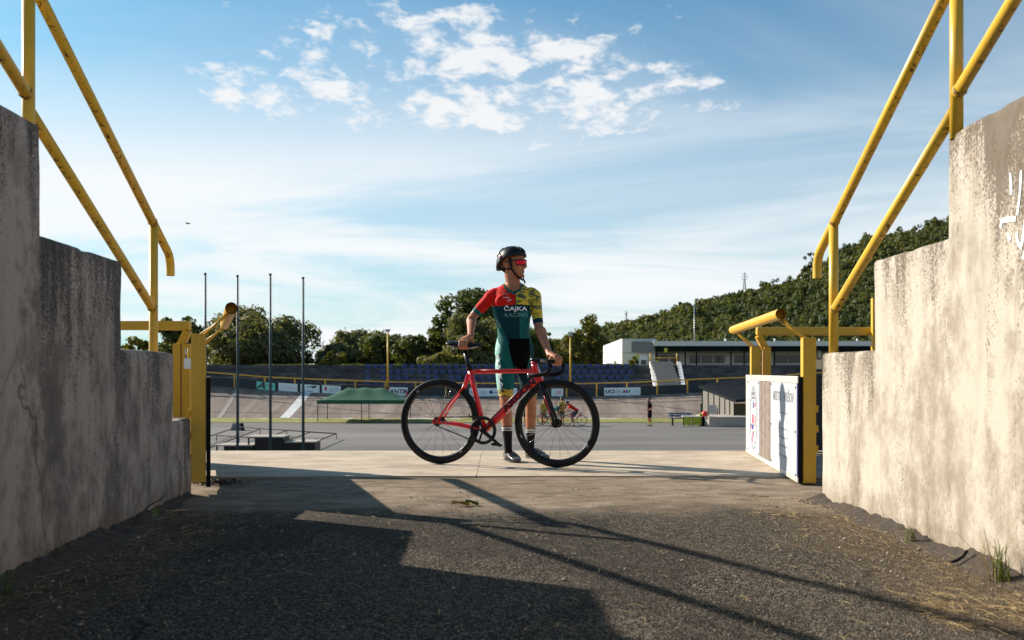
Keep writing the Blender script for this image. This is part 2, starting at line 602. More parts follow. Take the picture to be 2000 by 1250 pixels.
def ground_mat():
    """worn asphalt passing into the old concrete apron"""
    m, t, b = new_mat('asphalt_and_apron')
    geo = t.n('ShaderNodeNewGeometry')
    v = geo.outputs['Position']
    sp = t.n('ShaderNodeSeparateXYZ'); t.l(v, sp.inputs[0])
    # asphalt
    vo = t.n('ShaderNodeTexVoronoi'); vo.inputs['Scale'].default_value = 185; t.l(v, vo.inputs['Vector'])
    vo2 = t.n('ShaderNodeTexVoronoi'); vo2.inputs['Scale'].default_value = 70; t.l(v, vo2.inputs['Vector'])
    rgb = t.n('ShaderNodeSeparateColor'); t.l(vo.outputs['Color'], rgb.inputs[0])
    rgb2 = t.n('ShaderNodeSeparateColor'); t.l(vo2.outputs['Color'], rgb2.inputs[0])
    stone = t.ramp(rgb.outputs[0], [(0.0, (0.017, 0.0155, 0.014)), (0.45, (0.062, 0.055, 0.047)), (0.72, (0.170, 0.145, 0.115)), (1.0, (0.45, 0.39, 0.31))]).outputs[0]
    bigst = t.ramp(rgb2.outputs[0], [(0.90, (0, 0, 0)), (0.93, (1, 1, 1))]).outputs[0]
    gap = t.ramp(vo.outputs['Distance'], [(0.35, (0, 0, 0)), (0.75, (1, 1, 1))]).outputs[0]
    asp = t.mix(gap, stone, (0.018, 0.017, 0.016))
    asp = t.mix(t.math('MULTIPLY', bigst, 0.5), asp, (0.23, 0.20, 0.16))
    big = t.noise(v, 1.1, 5, 0.6)
    asp = t.mix(t.math('MULTIPLY', t.ramp(big, [(0.4, (0, 0, 0)), (0.7, (1, 1, 1))]).outputs[0], 0.35), asp, (0.11, 0.092, 0.072))
    # repaired patches and hair cracks
    pt = t.ramp(t.noise(t.mapping(v, scale=(0.8, 0.5, 1), loc=(4, 2, 0)), 1.3, 4, 0.55), [(0.54, (0, 0, 0)), (0.57, (1, 1, 1))]).outputs[0]
    asp = t.mix(t.math('MULTIPLY', pt, 0.40), asp, (0.030, 0.028, 0.026))
    vc = t.n('ShaderNodeTexVoronoi', feature='DISTANCE_TO_EDGE'); vc.inputs['Scale'].default_value = 0.8
    wn = t.n('ShaderNodeTexNoise'); wn.inputs['Scale'].default_value = 5.0; wn.inputs['Detail'].default_value = 6; t.l(v, wn.inputs['Vector'])
    mv = t.n('ShaderNodeMix'); mv.data_type = 'VECTOR'; mv.inputs[0].default_value = 0.16
    t.l(v, mv.inputs[4]); t.l(wn.outputs['Color'], mv.inputs[5]); t.l(mv.outputs[1], vc.inputs['Vector'])
    ck = t.ramp(vc.outputs['Distance'], [(0.0, (1, 1, 1)), (0.006, (0, 0, 0))]).outputs[0]
    ck = t.math('MULTIPLY', ck, t.ramp(t.noise(v, 0.9, 2), [(0.5, (0, 0, 0)), (0.58, (1, 1, 1))]).outputs[0])
    asp = t.mix(t.math('MULTIPLY', ck, 0.85), asp, (0.012, 0.011, 0.010))
    # dusty, sandy edges by the walls
    edge = t.mr(t.math('ADD', t.math('ABSOLUTE', sp.outputs[0]), t.math('MULTIPLY', t.math('SUBTRACT', t.noise(v, 3.0, 5, 0.65), 0.5), 1.1)), 1.15, 1.65)
    dust = t.ramp(t.noise(v, 60, 5, 0.7), [(0.35, (0.055, 0.040, 0.028)), (0.65, (0.24, 0.175, 0.11))]).outputs[0]
    asp = t.mix(t.math('MULTIPLY', edge, 0.75), asp, dust)
    # concrete apron
    wood = t.noise(t.mapping(v, scale=(1.2, 1.9, 1)), 3.2, 9, 0.74, 0.4)
    con = t.ramp(wood, [(0.33, (0.13, 0.098, 0.07)), (0.5, (0.26, 0.205, 0.15)), (0.68, (0.39, 0.32, 0.245))]).outputs[0]
    con = t.mix(t.math('MULTIPLY', t.ramp(t.noise(v, 1.0, 4), [(0.5, (0, 0, 0)), (0.7, (1, 1, 1))]).outputs[0], 0.5), con, (0.17, 0.125, 0.085))
    grit = t.noise(v, 120, 3, 0.7)
    con = t.mix(t.ramp(grit, [(0.60, (0, 0, 0)), (0.70, (0.6,) * 3)]).outputs[0], con, (0.12, 0.09, 0.065))
    bl = t.math('ADD', sp.outputs[1], t.math('ADD', t.math('MULTIPLY', t.math('SUBTRACT', t.noise(v, 1.4, 7, 0.75), 0.5), 1.5),
                                             t.math('MULTIPLY', t.math('SUBTRACT', grit, 0.5), 0.35)))
    bm_ = t.mr(bl, 5.02, 5.50)
    t.l(t.mix(bm_, asp, con), b.inputs['Base Color'])
    b.inputs['Roughness'].default_value = 0.95
    b.inputs['Specular IOR Level'].default_value = 0.04
    bn = t.n('ShaderNodeBump'); bn.inputs['Strength'].default_value = 1.0; bn.inputs['Distance'].default_value = 0.006
    ha = t.math('MULTIPLY', t.math('SUBTRACT', 1.0, vo.outputs['Distance']), t.math('SUBTRACT', 1.0, t.math('MULTIPLY', bm_, 0.85)))
    hc = t.math('MULTIPLY', grit, t.math('MULTIPLY', bm_, 0.5))
    t.l(t.math('ADD', ha, t.math('ADD', hc, t.math('MULTIPLY', rgb.outputs[1], 0.5))), bn.inputs['Height'])
    t.l(bn.outputs[0], b.inputs['Normal'])
    return m


MT['ground'] = ground_mat()


def slab_mat():
    m, t, b = new_mat('concrete_slab')
    v = t.n('ShaderNodeNewGeometry').outputs['Position']
    w = t.noise(t.mapping(v, scale=(1.0, 1.6, 1)), 2.6, 9, 0.72, 0.4)
    c = t.ramp(w, [(0.32, (0.30, 0.235, 0.165)), (0.5, (0.46, 0.37, 0.27)), (0.68, (0.57, 0.475, 0.365))]).outputs[0]
    st = t.ramp(t.noise(v, 1.6, 5, 0.65), [(0.50, (0, 0, 0)), (0.66, (1, 1, 1))]).outputs[0]
    c = t.mix(t.math('MULTIPLY', st, 0.4), c, (0.24, 0.18, 0.125))
    grit = t.noise(v, 110, 3, 0.7)
    c = t.mix(t.ramp(grit, [(0.62, (0, 0, 0)), (0.70, (0.5,) * 3)]).outputs[0], c, (0.16, 0.12, 0.085))
    t.l(c, b.inputs['Base Color'])
    b.inputs['Roughness'].default_value = 0.82
    bn = t.n('ShaderNodeBump'); bn.inputs['Strength'].default_value = 0.4; bn.inputs['Distance'].default_value = 0.004
    t.l(t.math('ADD', grit, t.math('MULTIPLY', w, 2.0)), bn.inputs['Height']); t.l(bn.outputs[0], b.inputs['Normal'])
    return m


MT['slab'] = slab_mat()


def stripes_mat(name, c0, c1, c2, sc, loc=(0, 0, 0), rough=0.85):
    m, t, b = new_mat(name)
    v = t.n('ShaderNodeNewGeometry').outputs['Position']
    n = t.noise(t.mapping(v, scale=sc, loc=loc), 1.0, 6, 0.65, 0.3)
    n2 = t.noise(v, 9, 4, 0.6)
    c = t.ramp(t.math('ADD', t.math('MULTIPLY', n, 0.75), t.math('MULTIPLY', n2, 0.25)), [(0.36, c0), (0.5, c1), (0.64, c2)]).outputs[0]
    t.l(c, b.inputs['Base Color'])
    b.inputs['Roughness'].default_value = rough
    return m


MT['infield'] = stripes_mat('infield_asphalt', (0.085, 0.078, 0.073), (0.135, 0.124, 0.116), (0.185, 0.168, 0.155), (0.06, 0.35, 1))
MT['track'] = stripes_mat('track_concrete', (0.140, 0.100, 0.078), (0.215, 0.160, 0.128), (0.33, 0.265, 0.22), (0.9, 0.12, 0.12), (0, 0, 2))
MT['tier'] = stripes_mat('shaded_stand_concrete', (0.03, 0.033, 0.036), (0.06, 0.064, 0.068), (0.12, 0.122, 0.125), (0.9, 0.6, 0.9))  # concrete darkened in its colour for the tree shade on the far stand
MT['grass'] = stripes_mat('verge_grass', (0.085, 0.095, 0.012), (0.20, 0.19, 0.03), (0.30, 0.27, 0.06), (1.2, 2.5, 1))
MT['soil'] = stripes_mat('terrain_soil', (0.05, 0.05, 0.02), (0.09, 0.085, 0.04), (0.16, 0.14, 0.07), (0.4, 0.4, 0.4))
MT['line'] = S('white_line_paint', (0.66, 0.66, 0.63), 0.7, var=0.18, scale=8)
MT['seat'] = S('blue_plastic_seat', (0.006, 0.045, 0.17), 0.4, var=0.1)
MT['tent'] = S('green_canvas', (0.010, 0.085, 0.040), 0.7, var=0.12, scale=2)
MT['tealpole'] = S('blue_grey_pole', (0.028, 0.055, 0.065), 0.55, var=0.2, spec=0.3)
MT['shed'] = S('grey_brown_panel', (0.16, 0.145, 0.125), 0.7, var=0.2)
MT['roofdark'] = S('dark_roofing', (0.010, 0.014, 0.017), 0.85, var=0.2, spec=0.08)
MT['fenceboard'] = S('dark_blue_board', (0.008, 0.020, 0.030), 0.6, var=0.3, scale=2)
MT['plaster'] = S('white_plaster', (0.68, 0.66, 0.63), 0.8, var=0.07, scale=2)
MT['glass'] = S('dark_window_glass', (0.02, 0.03, 0.035), 0.12, var=0.3)
MT['roofsheet'] = S('pale_roof_fascia', (0.58, 0.62, 0.64), 0.5, var=0.06)
MT['kerb'] = S('low_concrete_wall', (0.36, 0.32, 0.28), 0.85, var=0.15, bump=0.2)
MT['lampmetal'] = S('lamp_head_metal', (0.30, 0.33, 0.36), 0.35, 0.5)
MT['wood_bench'] = S('bench_blue', (0.02, 0.10, 0.19), 0.5)
MT['lime'] = S('lime_cloth', (0.40, 0.42, 0.03), 0.7)
MT['brightred'] = S('bright_red_plastic', (0.75, 0.012, 0.01), 0.4)
MT['bark'] = S('bark', (0.06, 0.043, 0.03), 0.9, var=0.3, scale=12, bump=0.5, bscale=30)
MT['straw'] = S('dry_straw', (0.46, 0.33, 0.15), 0.8, var=0.45, scale=2.5)
MT['blade'] = S('grass_blade', (0.17, 0.20, 0.035), 0.6, var=0.4, scale=14)
MT['pebble'] = S('pebble', (0.30, 0.26, 0.21), 0.85, var=0.5, scale=25)
MT['dirt'] = S('dark_earth', (0.060, 0.045, 0.032), 0.95, var=0.5, scale=40, bump=1.0, bscale=120)
MT['leafdry'] = S('yellow_brown_leaf', (0.30, 0.22, 0.03), 0.6, var=0.5, scale=30)
MT['leafweed'] = S('weed_leaf', (0.09, 0.12, 0.03), 0.6, var=0.3)
MT['paint_white'] = S('white_graffiti_paint', (0.80, 0.80, 0.80), 0.55, var=0.06)


def foliage(name, c0, c1, trans=0.42, s1=0.45, s2=3.5):
    m, t, b = new_mat(name)
    v = t.n('ShaderNodeNewGeometry').outputs['Position']
    n = t.noise(v, s1, 3, 0.6)
    n2 = t.noise(v, s2, 2, 0.6)
    c = t.ramp(t.math('ADD', t.math('MULTIPLY', n, 0.55), t.math('MULTIPLY', n2, 0.45)), [(0.36, c0), (0.64, c1)]).outputs[0]
    t.l(c, b.inputs['Base Color'])
    b.inputs['Roughness'].default_value = 0.62
    b.inputs['Specular IOR Level'].default_value = 0.25
    tr = t.n('ShaderNodeBsdfTranslucent')
    t.l(t.mix(1.0, c, (1.5, 1.4, 0.6), 'MULTIPLY'), tr.inputs['Color'])
    mx = t.n('ShaderNodeMixShader'); mx.inputs[0].default_value = trans
    t.l(b.outputs[0], mx.inputs[1]); t.l(tr.outputs[0], mx.inputs[2])
    t.l(mx.outputs[0], m.node_tree.nodes['Material Output'].inputs['Surface'])
    return m


MT['leaf_a'] = foliage('leaves_dark_green', (0.036, 0.056, 0.016), (0.098, 0.115, 0.034))
MT['leaf_b'] = foliage('leaves_olive', (0.068, 0.078, 0.018), (0.165, 0.155, 0.040))
MT['leaf_c'] = foliage('leaves_grey_green', (0.070, 0.082, 0.038), (0.170, 0.175, 0.085))
MT['leaf_h'] = foliage('leaves_hillside', (0.036, 0.062, 0.026), (0.140, 0.145, 0.048), 0.38, 0.035, 0.16)


# ------------------------------------------------------------------ the setting
def sheet(name, x0, x1, y0, y1, nx, ny, zf, mat_, label=None):
    xs = np.linspace(x0, x1, nx + 1); ys = np.linspace(y0, y1, ny + 1)
    vs = [(x, y, zf(x, y)) for y in ys for x in xs]
    fs = [(j * (nx + 1) + i, j * (nx + 1) + i + 1, (j + 1) * (nx + 1) + i + 1, (j + 1) * (nx + 1) + i) for j in range(ny) for i in range(nx)]
    o = mesh_np(name, vs, fs, mat_, smooth=True)
    return tag(o, kind='structure')


def nz(x, y, s, seed=0.0):
    return mnoise.noise(Vector((x * s + seed, y * s - seed, seed)))


def gz(x, y):
    """height of the passage floor"""
    e = max(0.0, abs(x) - 1.35) / 0.45
    return -0.006 + 0.006 * nz(x, y, 1.3, 3) + (0.018 * min(e, 1.2) ** 2 * (0.7 + 0.6 * nz(x, y, 2.5, 9)) if y < 6.2 else 0.0) * min(1, max(0, (6.4 - y) / 0.6)) - 0.004


sheet('asphalt_path', -2.6, 2.6, -3.0, 6.9, 130, 240, gz, MT['ground'])
terr = sheet('terrain', -1500, 1500, -900, 2600, 30, 35, lambda x, y: -3.2, MT['soil'])

# concrete slab in two pours with a jagged joint between them
plat = empty('concrete_platform', (0, 0, 0))
tag(plat, kind='structure')
ZS = 0.0
jag = []
for i in range(15):
    t_ = i / 14
    y = 6.905 + t_ * (9.1 - 6.905)
    jag.append((-0.243 * (1 + 0.01 * t_) - 0.02 * t_ + random.uniform(-0.011, 0.011), y))
for side in (0, 1):
    m = MB()
    if side == 0:
        poly = [(-9, 6.905), *[(x - 0.0022, y) for x, y in jag], (-9, 9.1)]
    else:
        poly = [*[(x + 0.0022, y) for x, y in reversed(jag)], (9, 6.905), (9, 9.1)]
        poly = [(9, 6.905), (9, 9.1), *[(x + 0.0022, y) for x, y in reversed(jag)]]
    m.prism([(x, y, -0.25) for x, y in poly], (0, 0, 0.25 + ZS))
    m.build('slab', MT['slab'], plat)

# near banking, infield, verge, far banking
def zrail(x):
    xs = [-60, -40, -30, -24, -19.4, -14.5, -9.7, -2, 5.6, 9.7, 14.5, 18.1, 26, 45]
    zs = [3.2, 2.1, 1.15, 0.645, 0.262, 0.04, -0.12, -0.24, -0.26, -0.16, 0.08, 0.22, 0.7, 2.2]
    return float(np.interp(x, xs, zs))


ZI = -2.70
YB0, YB1 = 71.6, 78.4
sheet('near_track_bank', -60, 60, 9.1, 16.2, 10, 4, lambda x, y: -0.03 + (ZI + 0.03) * (y - 9.1) / 7.1, MT['track'])
sheet('infield', -90, 90, 16.2, 66.4, 40, 20, lambda x, y: ZI + 0.02 * nz(x, y, 0.2), MT['infield'])


def verge_edge(x):
    return 66.0 + (-11 if x < -19.8 else 0) * min(1, max(0, (-19.8 - x) / 1.6)) + 0.4 * nz(x, 0, 0.5) + 0.15 * nz(x, 4, 2.0)


vs, fs = [], []
NXG = 220
for i in range(NXG + 1):
    x = -50 + 80 * i / NXG
    a = verge_edge(x)
    for j in range(5):
        y = a + (70.9 - a) * j / 4
        vs.append((x, y, ZI + 0.03 + (0.10 * (0.5 + nz(x, y, 1.4)) if 0 < j else 0.0)))
for i in range(NXG):
    for j in range(4):
        fs.append((i * 5 + j, (i + 1) * 5 + j, (i + 1) * 5 + j + 1, i * 5 + j + 1))
tag(mesh_np('grass_verge', vs, fs, MT['grass'], smooth=True), kind='structure')
sheet('edge_line', -60, 60, 70.9, 71.62, 60, 1, lambda x, y: ZI + 0.05, MT['line'])

NX = 160
vs, fs = [], []
for i in range(NX + 1):
    x = -60 + 105 * i / NX
    for j in range(9):
        t_ = j / 8
        z1 = zrail(x) - 1.03
        vs.append((x, YB0 + (YB1 - YB0) * t_, ZI + 0.05 + (z1 - ZI - 0.05) * (0.85 * t_ + 0.15 * t_ * t_)))
for i in range(NX):
    for j in range(8):
        fs.append((i * 9 + j, (i + 1) * 9 + j, (i + 1) * 9 + j + 1, i * 9 + j + 1))
bank_o = tag(mesh_np('far_track_bank', vs, fs, MT['track'], smooth=True), kind='structure')


def bank_pt(x, t_, lift=0.006):
    z1 = zrail(x) - 1.03
    return Vector((x, YB0 + (YB1 - YB0) * t_, ZI + 0.05 + (z1 - ZI - 0.05) * (0.85 * t_ + 0.15 * t_ * t_) + lift))


# painted marks on the banking: the wide white finish stripe and thin lines
def bank_strip(name, pts, w, mat_):
    m = MB()
    vs_ = []
    for x, t_ in pts:
        vs_.append(bank_pt(x - w / 2, t_, 0.012)); vs_.append(bank_pt(x + w / 2, t_, 0.012))
    m.add(vs_, [(2 * i, 2 * i + 1, 2 * i + 3, 2 * i + 2) for i in range(len(pts) - 1)])
    return m.build(name, mat_, bank_o)


def bx(px, t_):
    return (px - 1000) / F * (YB0 + (YB1 - YB0) * t_)


bank_strip('finish_stripe', [(bx(556, 0) + (bx(600, 1.0) - bx(556, 0)) * i / 8, i / 8) for i in range(9)], 0.72, MT['line'])
MT['faint'] = S('worn_line', (0.33, 0.29, 0.26), 0.8)
bank_strip('faint_stripe', [(bx(428, 0) + (bx(466, 1.0) - bx(428, 0)) * i / 8, i / 8) for i in range(9)], 0.30, MT['faint'])


def bank_long(name, f, w, mat_, x0=-24, x1=18, n=40):
    m = MB()
    vs_ = []
    for i in range(n + 1):
        x = x0 + (x1 - x0) * i / n
        a = f(x)
        vs_ += [bank_pt(x, a - w / 2, 0.008), bank_pt(x, a + w / 2, 0.008)]
    m.add(vs_, [(2 * i, 2 * i + 2, 2 * i + 3, 2 * i + 1) for i in range(n)])
    m.build(name, mat_, bank_o)


MT['tarline'] = S('dark_joint_line', (0.05, 0.042, 0.038), 0.8)
bank_long('joint_line', lambda x: 0.70, 0.016, MT['tarline'])
bank_long('joint_line', lambda x: 0.20, 0.013, MT['tarline'])
bank_long('joint_line', lambda x: 0.80 - (x + 22) * 0.045, 0.02, MT['tarline'], -22, -7, 14)

# plateau behind the far stand, then the wooded hill
sheet('plateau', -140, 120, 84.0, 200, 40, 20, lambda x, y: 1.18 + 0.05 * nz(x, y, 0.3) + (0.08 if y < 86 else 0) * (0.5 + nz(x, y, 0.8, 4)), MT['grass'])


# ridge line of the hill in the photograph (px, py), hill face between Y=170 and its crest
RIDGE = [(1040, 690), (1120, 668), (1180, 628), (1250, 612), (1330, 590), (1400, 572), (1460, 562), (1520, 545), (1570, 532), (1600, 520), (1640, 485), (1700, 450), (1760, 442), (1850, 418), (1950, 385), (2100, 360), (2400, 330)]


def ridge_z(az):
    """elevation slope of the crest at azimuth slope az=(px-1000)/F"""
    return (HOR - float(np.interp(1000 + az * F, [r[0] for r in RIDGE], [r[1] for r in RIDGE]))) / F


def hill_h(x, y):
    az = x / y
    t_ = min(1.0, max(0.0, (y - 190) / (430 - 190)))
    s_ = t_ * t_ * (3 - 2 * t_)
    cr = ridge_z(az) * 430
    z = 0.8 + (cr - 7.0) * (0.25 * t_ + 0.75 * s_) + 2.5 * nz(x, y, 0.012, 5) * t_
    if y > 430:
        z -= (y - 430) * 0.12
    return max(z, 0.6)


vs, fs = [], []
NA, NB = 70, 26
for j in range(NB + 1):
    y = 185 + (640 - 185) * j / NB
    for i in range(NA + 1):
        az = -0.02 + 0.90 * i / NA
        vs.append((az * y, y, hill_h(az * y, y)))
for j in range(NB):
    for i in range(NA):
        a = j * (NA + 1) + i
        fs.append((a, a + 1, a + NA + 2, a + NA + 1))
hill = tag(mesh_np('hill', vs, fs, MT['soil'], smooth=True), kind='structure')

# ------------------------------------------------------------------ stepped stand walls beside the passage
XR = 1.75
def xl(y):
    return -(1.86 - 0.10 * (5.70 - y) / 2.0)


def stand(name, sgn, xw, steps, yend, matw, label, width=5.0):
    """steps: (y front edge, top z) ; goes towards the camera (falling y) until yend; side face is a fine uneven grid"""
    vs, fs, td = [], [], []
    idx = {}

    def vert(x, y, z, d):
        k = (round(x, 4), round(y, 4), round(z, 4))
        if k not in idx:
            idx[k] = len(vs)
            vs.append([x, y, z]); td.append(d)
        return idx[k]
    ys_all = []
    for k, (y0, zt) in enumerate(steps):
        y1 = steps[k + 1][0] if k + 1 < len(steps) else yend
        n = max(2, int((y0 - y1) / 0.045))
        ys = [y0 + (y1 - y0) * i / n for i in range(n + 1)]
        zbot = -0.12
        # all columns share the same z grid so that the steps join up
        tops = sorted(set([s_[1] for s_ in steps if s_[1] <= zt + 1e-6]))
        zg = [zbot]
        for tp in tops:
            m_ = max(1, int(round((tp - zg[-1]) / 0.05)))
            z0_ = zg[-1]
            zg += [z0_ + (tp - z0_) * q / m_ for q in range(1, m_ + 1)]
        for i in range(n):
            for q in range(len(zg) - 1):
                c4 = []
                for (yy, zz) in ((ys[i], zg[q]), (ys[i + 1], zg[q]), (ys[i + 1], zg[q + 1]), (ys[i], zg[q + 1])):
                    c4.append(vert(xw(yy), yy, zz, zt - zz))
                fs.append(tuple(c4))
        # tread and front (far) riser, running away from the passage
        xo = sgn * (abs(xw(y0)) + width)
        for i in range(n):
            a = vert(xw(ys[i]), ys[i], zt, 0); b = vert(xw(ys[i + 1]), ys[i + 1], zt, 0)
            c = vert(xo, ys[i + 1], zt, 0); d = vert(xo, ys[i], zt, 0)
            fs.append((a, b, c, d))
        zl = steps[k - 1][1] if k else zbot
        zz = [z for z in zg if z >= zl - 1e-6]
        for q in range(len(zz) - 1):
            a = vert(xw(y0), y0, zz[q], zt - zz[q]); b = vert(xw(y0), y0, zz[q + 1], zt - zz[q + 1])
            c = vert(xo, y0, zz[q + 1], 0); d = vert(xo, y0, zz[q], 0)
            fs.append((a, b, c, d))
    # uneven plaster: nudge the passage face and pitch the treads 2 %
    fronts = [s_[0] for s_ in steps]
    for vi_, v_ in enumerate(vs):
        x, y, z = v_
        k = max([i for i, yf in enumerate(fronts) if y <= yf + 1e-6] or [0])
        if abs(x) < abs(xw(y)) + 0.01:
            v_[0] += sgn * (0.010 * nz(y * 1.0, z, 1.6, 2 + sgn) + 0.004 * nz(y, z, 6.0, 5))
        v_[1] += 0.006 * nz(x, z, 3.0, 8)
        if z > 0.2 and td[vi_] < 0.03:
            v_[2] -= 0.016 * max(0.0, nz(y, x, 9.0, 12) - 0.12)
        if z > 0.2:
            v_[2] += 0.0025 * nz(y, x, 3.0, 1)
    me = bpy.data.meshes.new(name)
    me.from_pydata([tuple(v) for v in vs], [], fs)
    bm = bmesh.new(); bm.from_mesh(me); bmesh.ops.recalc_face_normals(bm, faces=bm.faces); bm.to_mesh(me); bm.free()
    at = me.attributes.new('topd', 'FLOAT', 'POINT')
    at.data.foreach_set('value', td)
    me.polygons.foreach_set('use_smooth', [True] * len(me.polygons))
    o = link(name, me, None, [matw])
    md = o.modifiers.new('bevel', 'BEVEL'); md.width = 0.022; md.segments = 3; md.limit_method = 'ANGLE'; md.angle_limit = radians(50)
    es = o.modifiers.new('split', 'EDGE_SPLIT'); es.split_angle = radians(60)
    return tag(o, label, 'wall')


ZSTEP_L = [0.455, 0.828, 1.236, 1.645, 2.06, 2.47, 2.88]
stl = [(5.79, ZSTEP_L[0]), (5.43, ZSTEP_L[1]), (4.62, ZSTEP_L[2]), (3.73, ZSTEP_L[3]), (2.90, ZSTEP_L[4]), (2.05, ZSTEP_L[5]), (1.2, ZSTEP_L[6])]
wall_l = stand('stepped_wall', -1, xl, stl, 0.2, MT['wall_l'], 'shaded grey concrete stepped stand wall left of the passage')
ZSTEP_R = [0.50, 0.828, 1.262, 1.677, 2.09, 2.51, 2.93]
str_ = [(5.63, ZSTEP_R[1]), (4.826, ZSTEP_R[2]), (4.0, ZSTEP_R[3]), (3.18, ZSTEP_R[4]), (2.36, ZSTEP_R[5]), (1.5, ZSTEP_R[6])]
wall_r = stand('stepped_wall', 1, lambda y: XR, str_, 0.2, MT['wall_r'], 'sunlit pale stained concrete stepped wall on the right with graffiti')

# white spray-can strokes on the right wall
from mathutils.bvhtree import BVHTree
WBV = BVHTree.FromPolygons([v.co.copy() for v in wall_r.data.vertices], [tuple(p.vertices) for p in wall_r.data.polygons])
def stroke(pts, w):
    m = MB()
    q = []
    for (px, py) in pts:
        Y = XR * F / (px - 1000)
        z_ = HC - (py - HOR) / F * Y
        hit = WBV.ray_cast(Vector((XR - 0.5, Y, z_)), Vector((1, 0, 0)))[0]
        q.append((hit if hit else Vector((XR, Y, z_))) - Vector((0.003, 0, 0)))
    vs_ = []
    n = len(q)
    for i, p in enumerate(q):
        t_ = (q[min(i + 1, n - 1)] - q[max(i - 1, 0)]).normalized()
        nrm = Vector((0, -t_.z, t_.y))
        ww = w * (0.8 + 0.35 * random.random())
        vs_ += [p + nrm * ww / 2, p - nrm * ww / 2, p + nrm * ww / 2 + Vector((0.004, 0, 0)), p - nrm * ww / 2 + Vector((0.004, 0, 0))]
    fs_ = []
    for i in range(n - 1):
        a = 4 * i
        fs_ += [(a, a + 1, a + 5, a + 4), (a, a + 4, a + 6, a + 2), (a + 1, a + 3, a + 7, a + 5)]
    fs_ += [(0, 2, 3, 1), (4 * n - 4, 4 * n - 3, 4 * n - 1, 4 * n - 2)]
    m.add(vs_, fs_)
    m.build('graffiti_stroke', MT['paint_white'], wall_r)


stroke([(1973, 338), (1974, 352), (1975, 366), (1975.5, 380)], 0.013)
stroke([(1995, 333), (1994, 352), (1992, 380), (1989, 408), (1988, 420)], 0.013)
stroke([(1956, 444), (1957, 435), (1962, 430), (1970, 429), (1978, 428), (1985, 428)], 0.018)
stroke([(1969, 456), (1972, 464), (1974, 470)], 0.016)
stroke([(1987, 455), (1988, 468), (1991, 478), (1995, 483), (1998, 470), (2001, 450), (2003, 430)], 0.017)
stroke([(1999, 505), (2004, 490), (2010, 470)], 0.016)

MT['weld'] = yellow_paint('rusty_weld', (0.55, 0.30, 0.02), 0.50, streak=False)

# ------------------------------------------------------------------ yellow hand rails
def handrail(name, label, posts, up, low, bend, r=0.0255):
    """posts: [(x,y,zbottom,ztop)] far to near; up/low: z of rails at each post"""
    root = empty(name, (posts[0][0], posts[0][1], posts[0][2]), label=label, cat='handrail', group='yellow tube handrails on the stand walls')
    off = Vector((posts[0][0], posts[0][1], posts[0][2]))

    def L(p): return Vector(p) - off
    for (x, y, zb, zt) in posts:
        m = MB()
        m.loft([L((x, y, zb - 0.03)), L((x, y, zt))], r, 18)
        m.build('post', MT['rail'], root)
    n = len(posts)
    for i in range(n - 1):
        a, b = posts[i], posts[i + 1]
        da = Vector((0, 0, 0)); db = da
        for (nm, zz) in (('top_rail', up), ('lower_rail', low)):
            p = L((a[0], a[1], zz[i])); q = L((b[0], b[1], zz[i + 1]))
            d = (q - p).normalized()
            m = MB()
            if nm == 'lower_rail':
                m.loft([p + d * 0.015, q - d * 0.012 - Vector((0, 0, 0.05))], r * 0.98, 18)
            else:
                m.loft([p, q], r * 1.02, 18)
            m.build(nm, MT['rail'], root)
            m = MB(); e_ = (p + d * 0.012) if nm == 'lower_rail' else p
            m.loft([e_ + d * 0.012, e_ + d * 0.022, e_ + d * 0.034], [r * 1.02, r * 1.16, r * 1.02], 16); m.build('weld_bead', MT['weld'], root)
    # curled end of the top rail beyond the lowest post
    a, b = posts[0], posts[1]
    p = L((a[0], a[1], up[0]))
    d = (Vector(a[:3]) - Vector(b[:3])); d.z = up[0] - up[1]; d.normalize()
    e = p + d * bend[0]
    pts = [p - d * 0.01, p + d * (bend[0] * 0.5), e]
    rb = 0.07
    for k in range(1, 6):
        f_ = k / 5
        dirv = (d * (1 - f_) + Vector((0, 0, -1)) * f_).normalized()
        pts.append(pts[-1] + dirv * rb * 0.42)
    pts.append(pts[-1] + Vector((0, 0, -bend[1])))
    m = MB()
    m.loft(pts, r * 1.02, 18, cap=False)
    m.loft(pts[-3:], r * 0.86, 18, cap=False)
    m.build('rail_end', MT['rail'], root)
    return root


def lp(px, Y):
    return (px - 1000) / F * Y


ya, yb = 5.93, 4.12
xa, xb = lp(300, ya), lp(56, yb)
dxl, dyl = (xb - xa), (yb - ya)
handrail('handrail', 'yellow tube handrail with rust climbing the left wall', [(xa, ya, 0.0, 1.605), (xb, yb, 1.236, 2.366), (xb + dxl, yb + dyl, 2.06, 3.127)], [1.605, 2.366, 3.127], [1.092, 1.858, 2.62], (0.34, 0.02))
yc, yd = 5.54, 3.95
xc, xd = lp(1628, yc), lp(1868, yd)
dxr, dyr = (xd - xc), (yd - yc)
handrail('handrail', 'yellow tube handrail with rust climbing the right wall', [(xc, yc, 0.828, 1.547), (xd, yd, 1.677, 2.305), (xd + dxr, yd + dyr, 2.51, 3.06)], [1.547, 2.305, 3.063], [1.06, 1.82, 2.57], (0.28, 0.03))


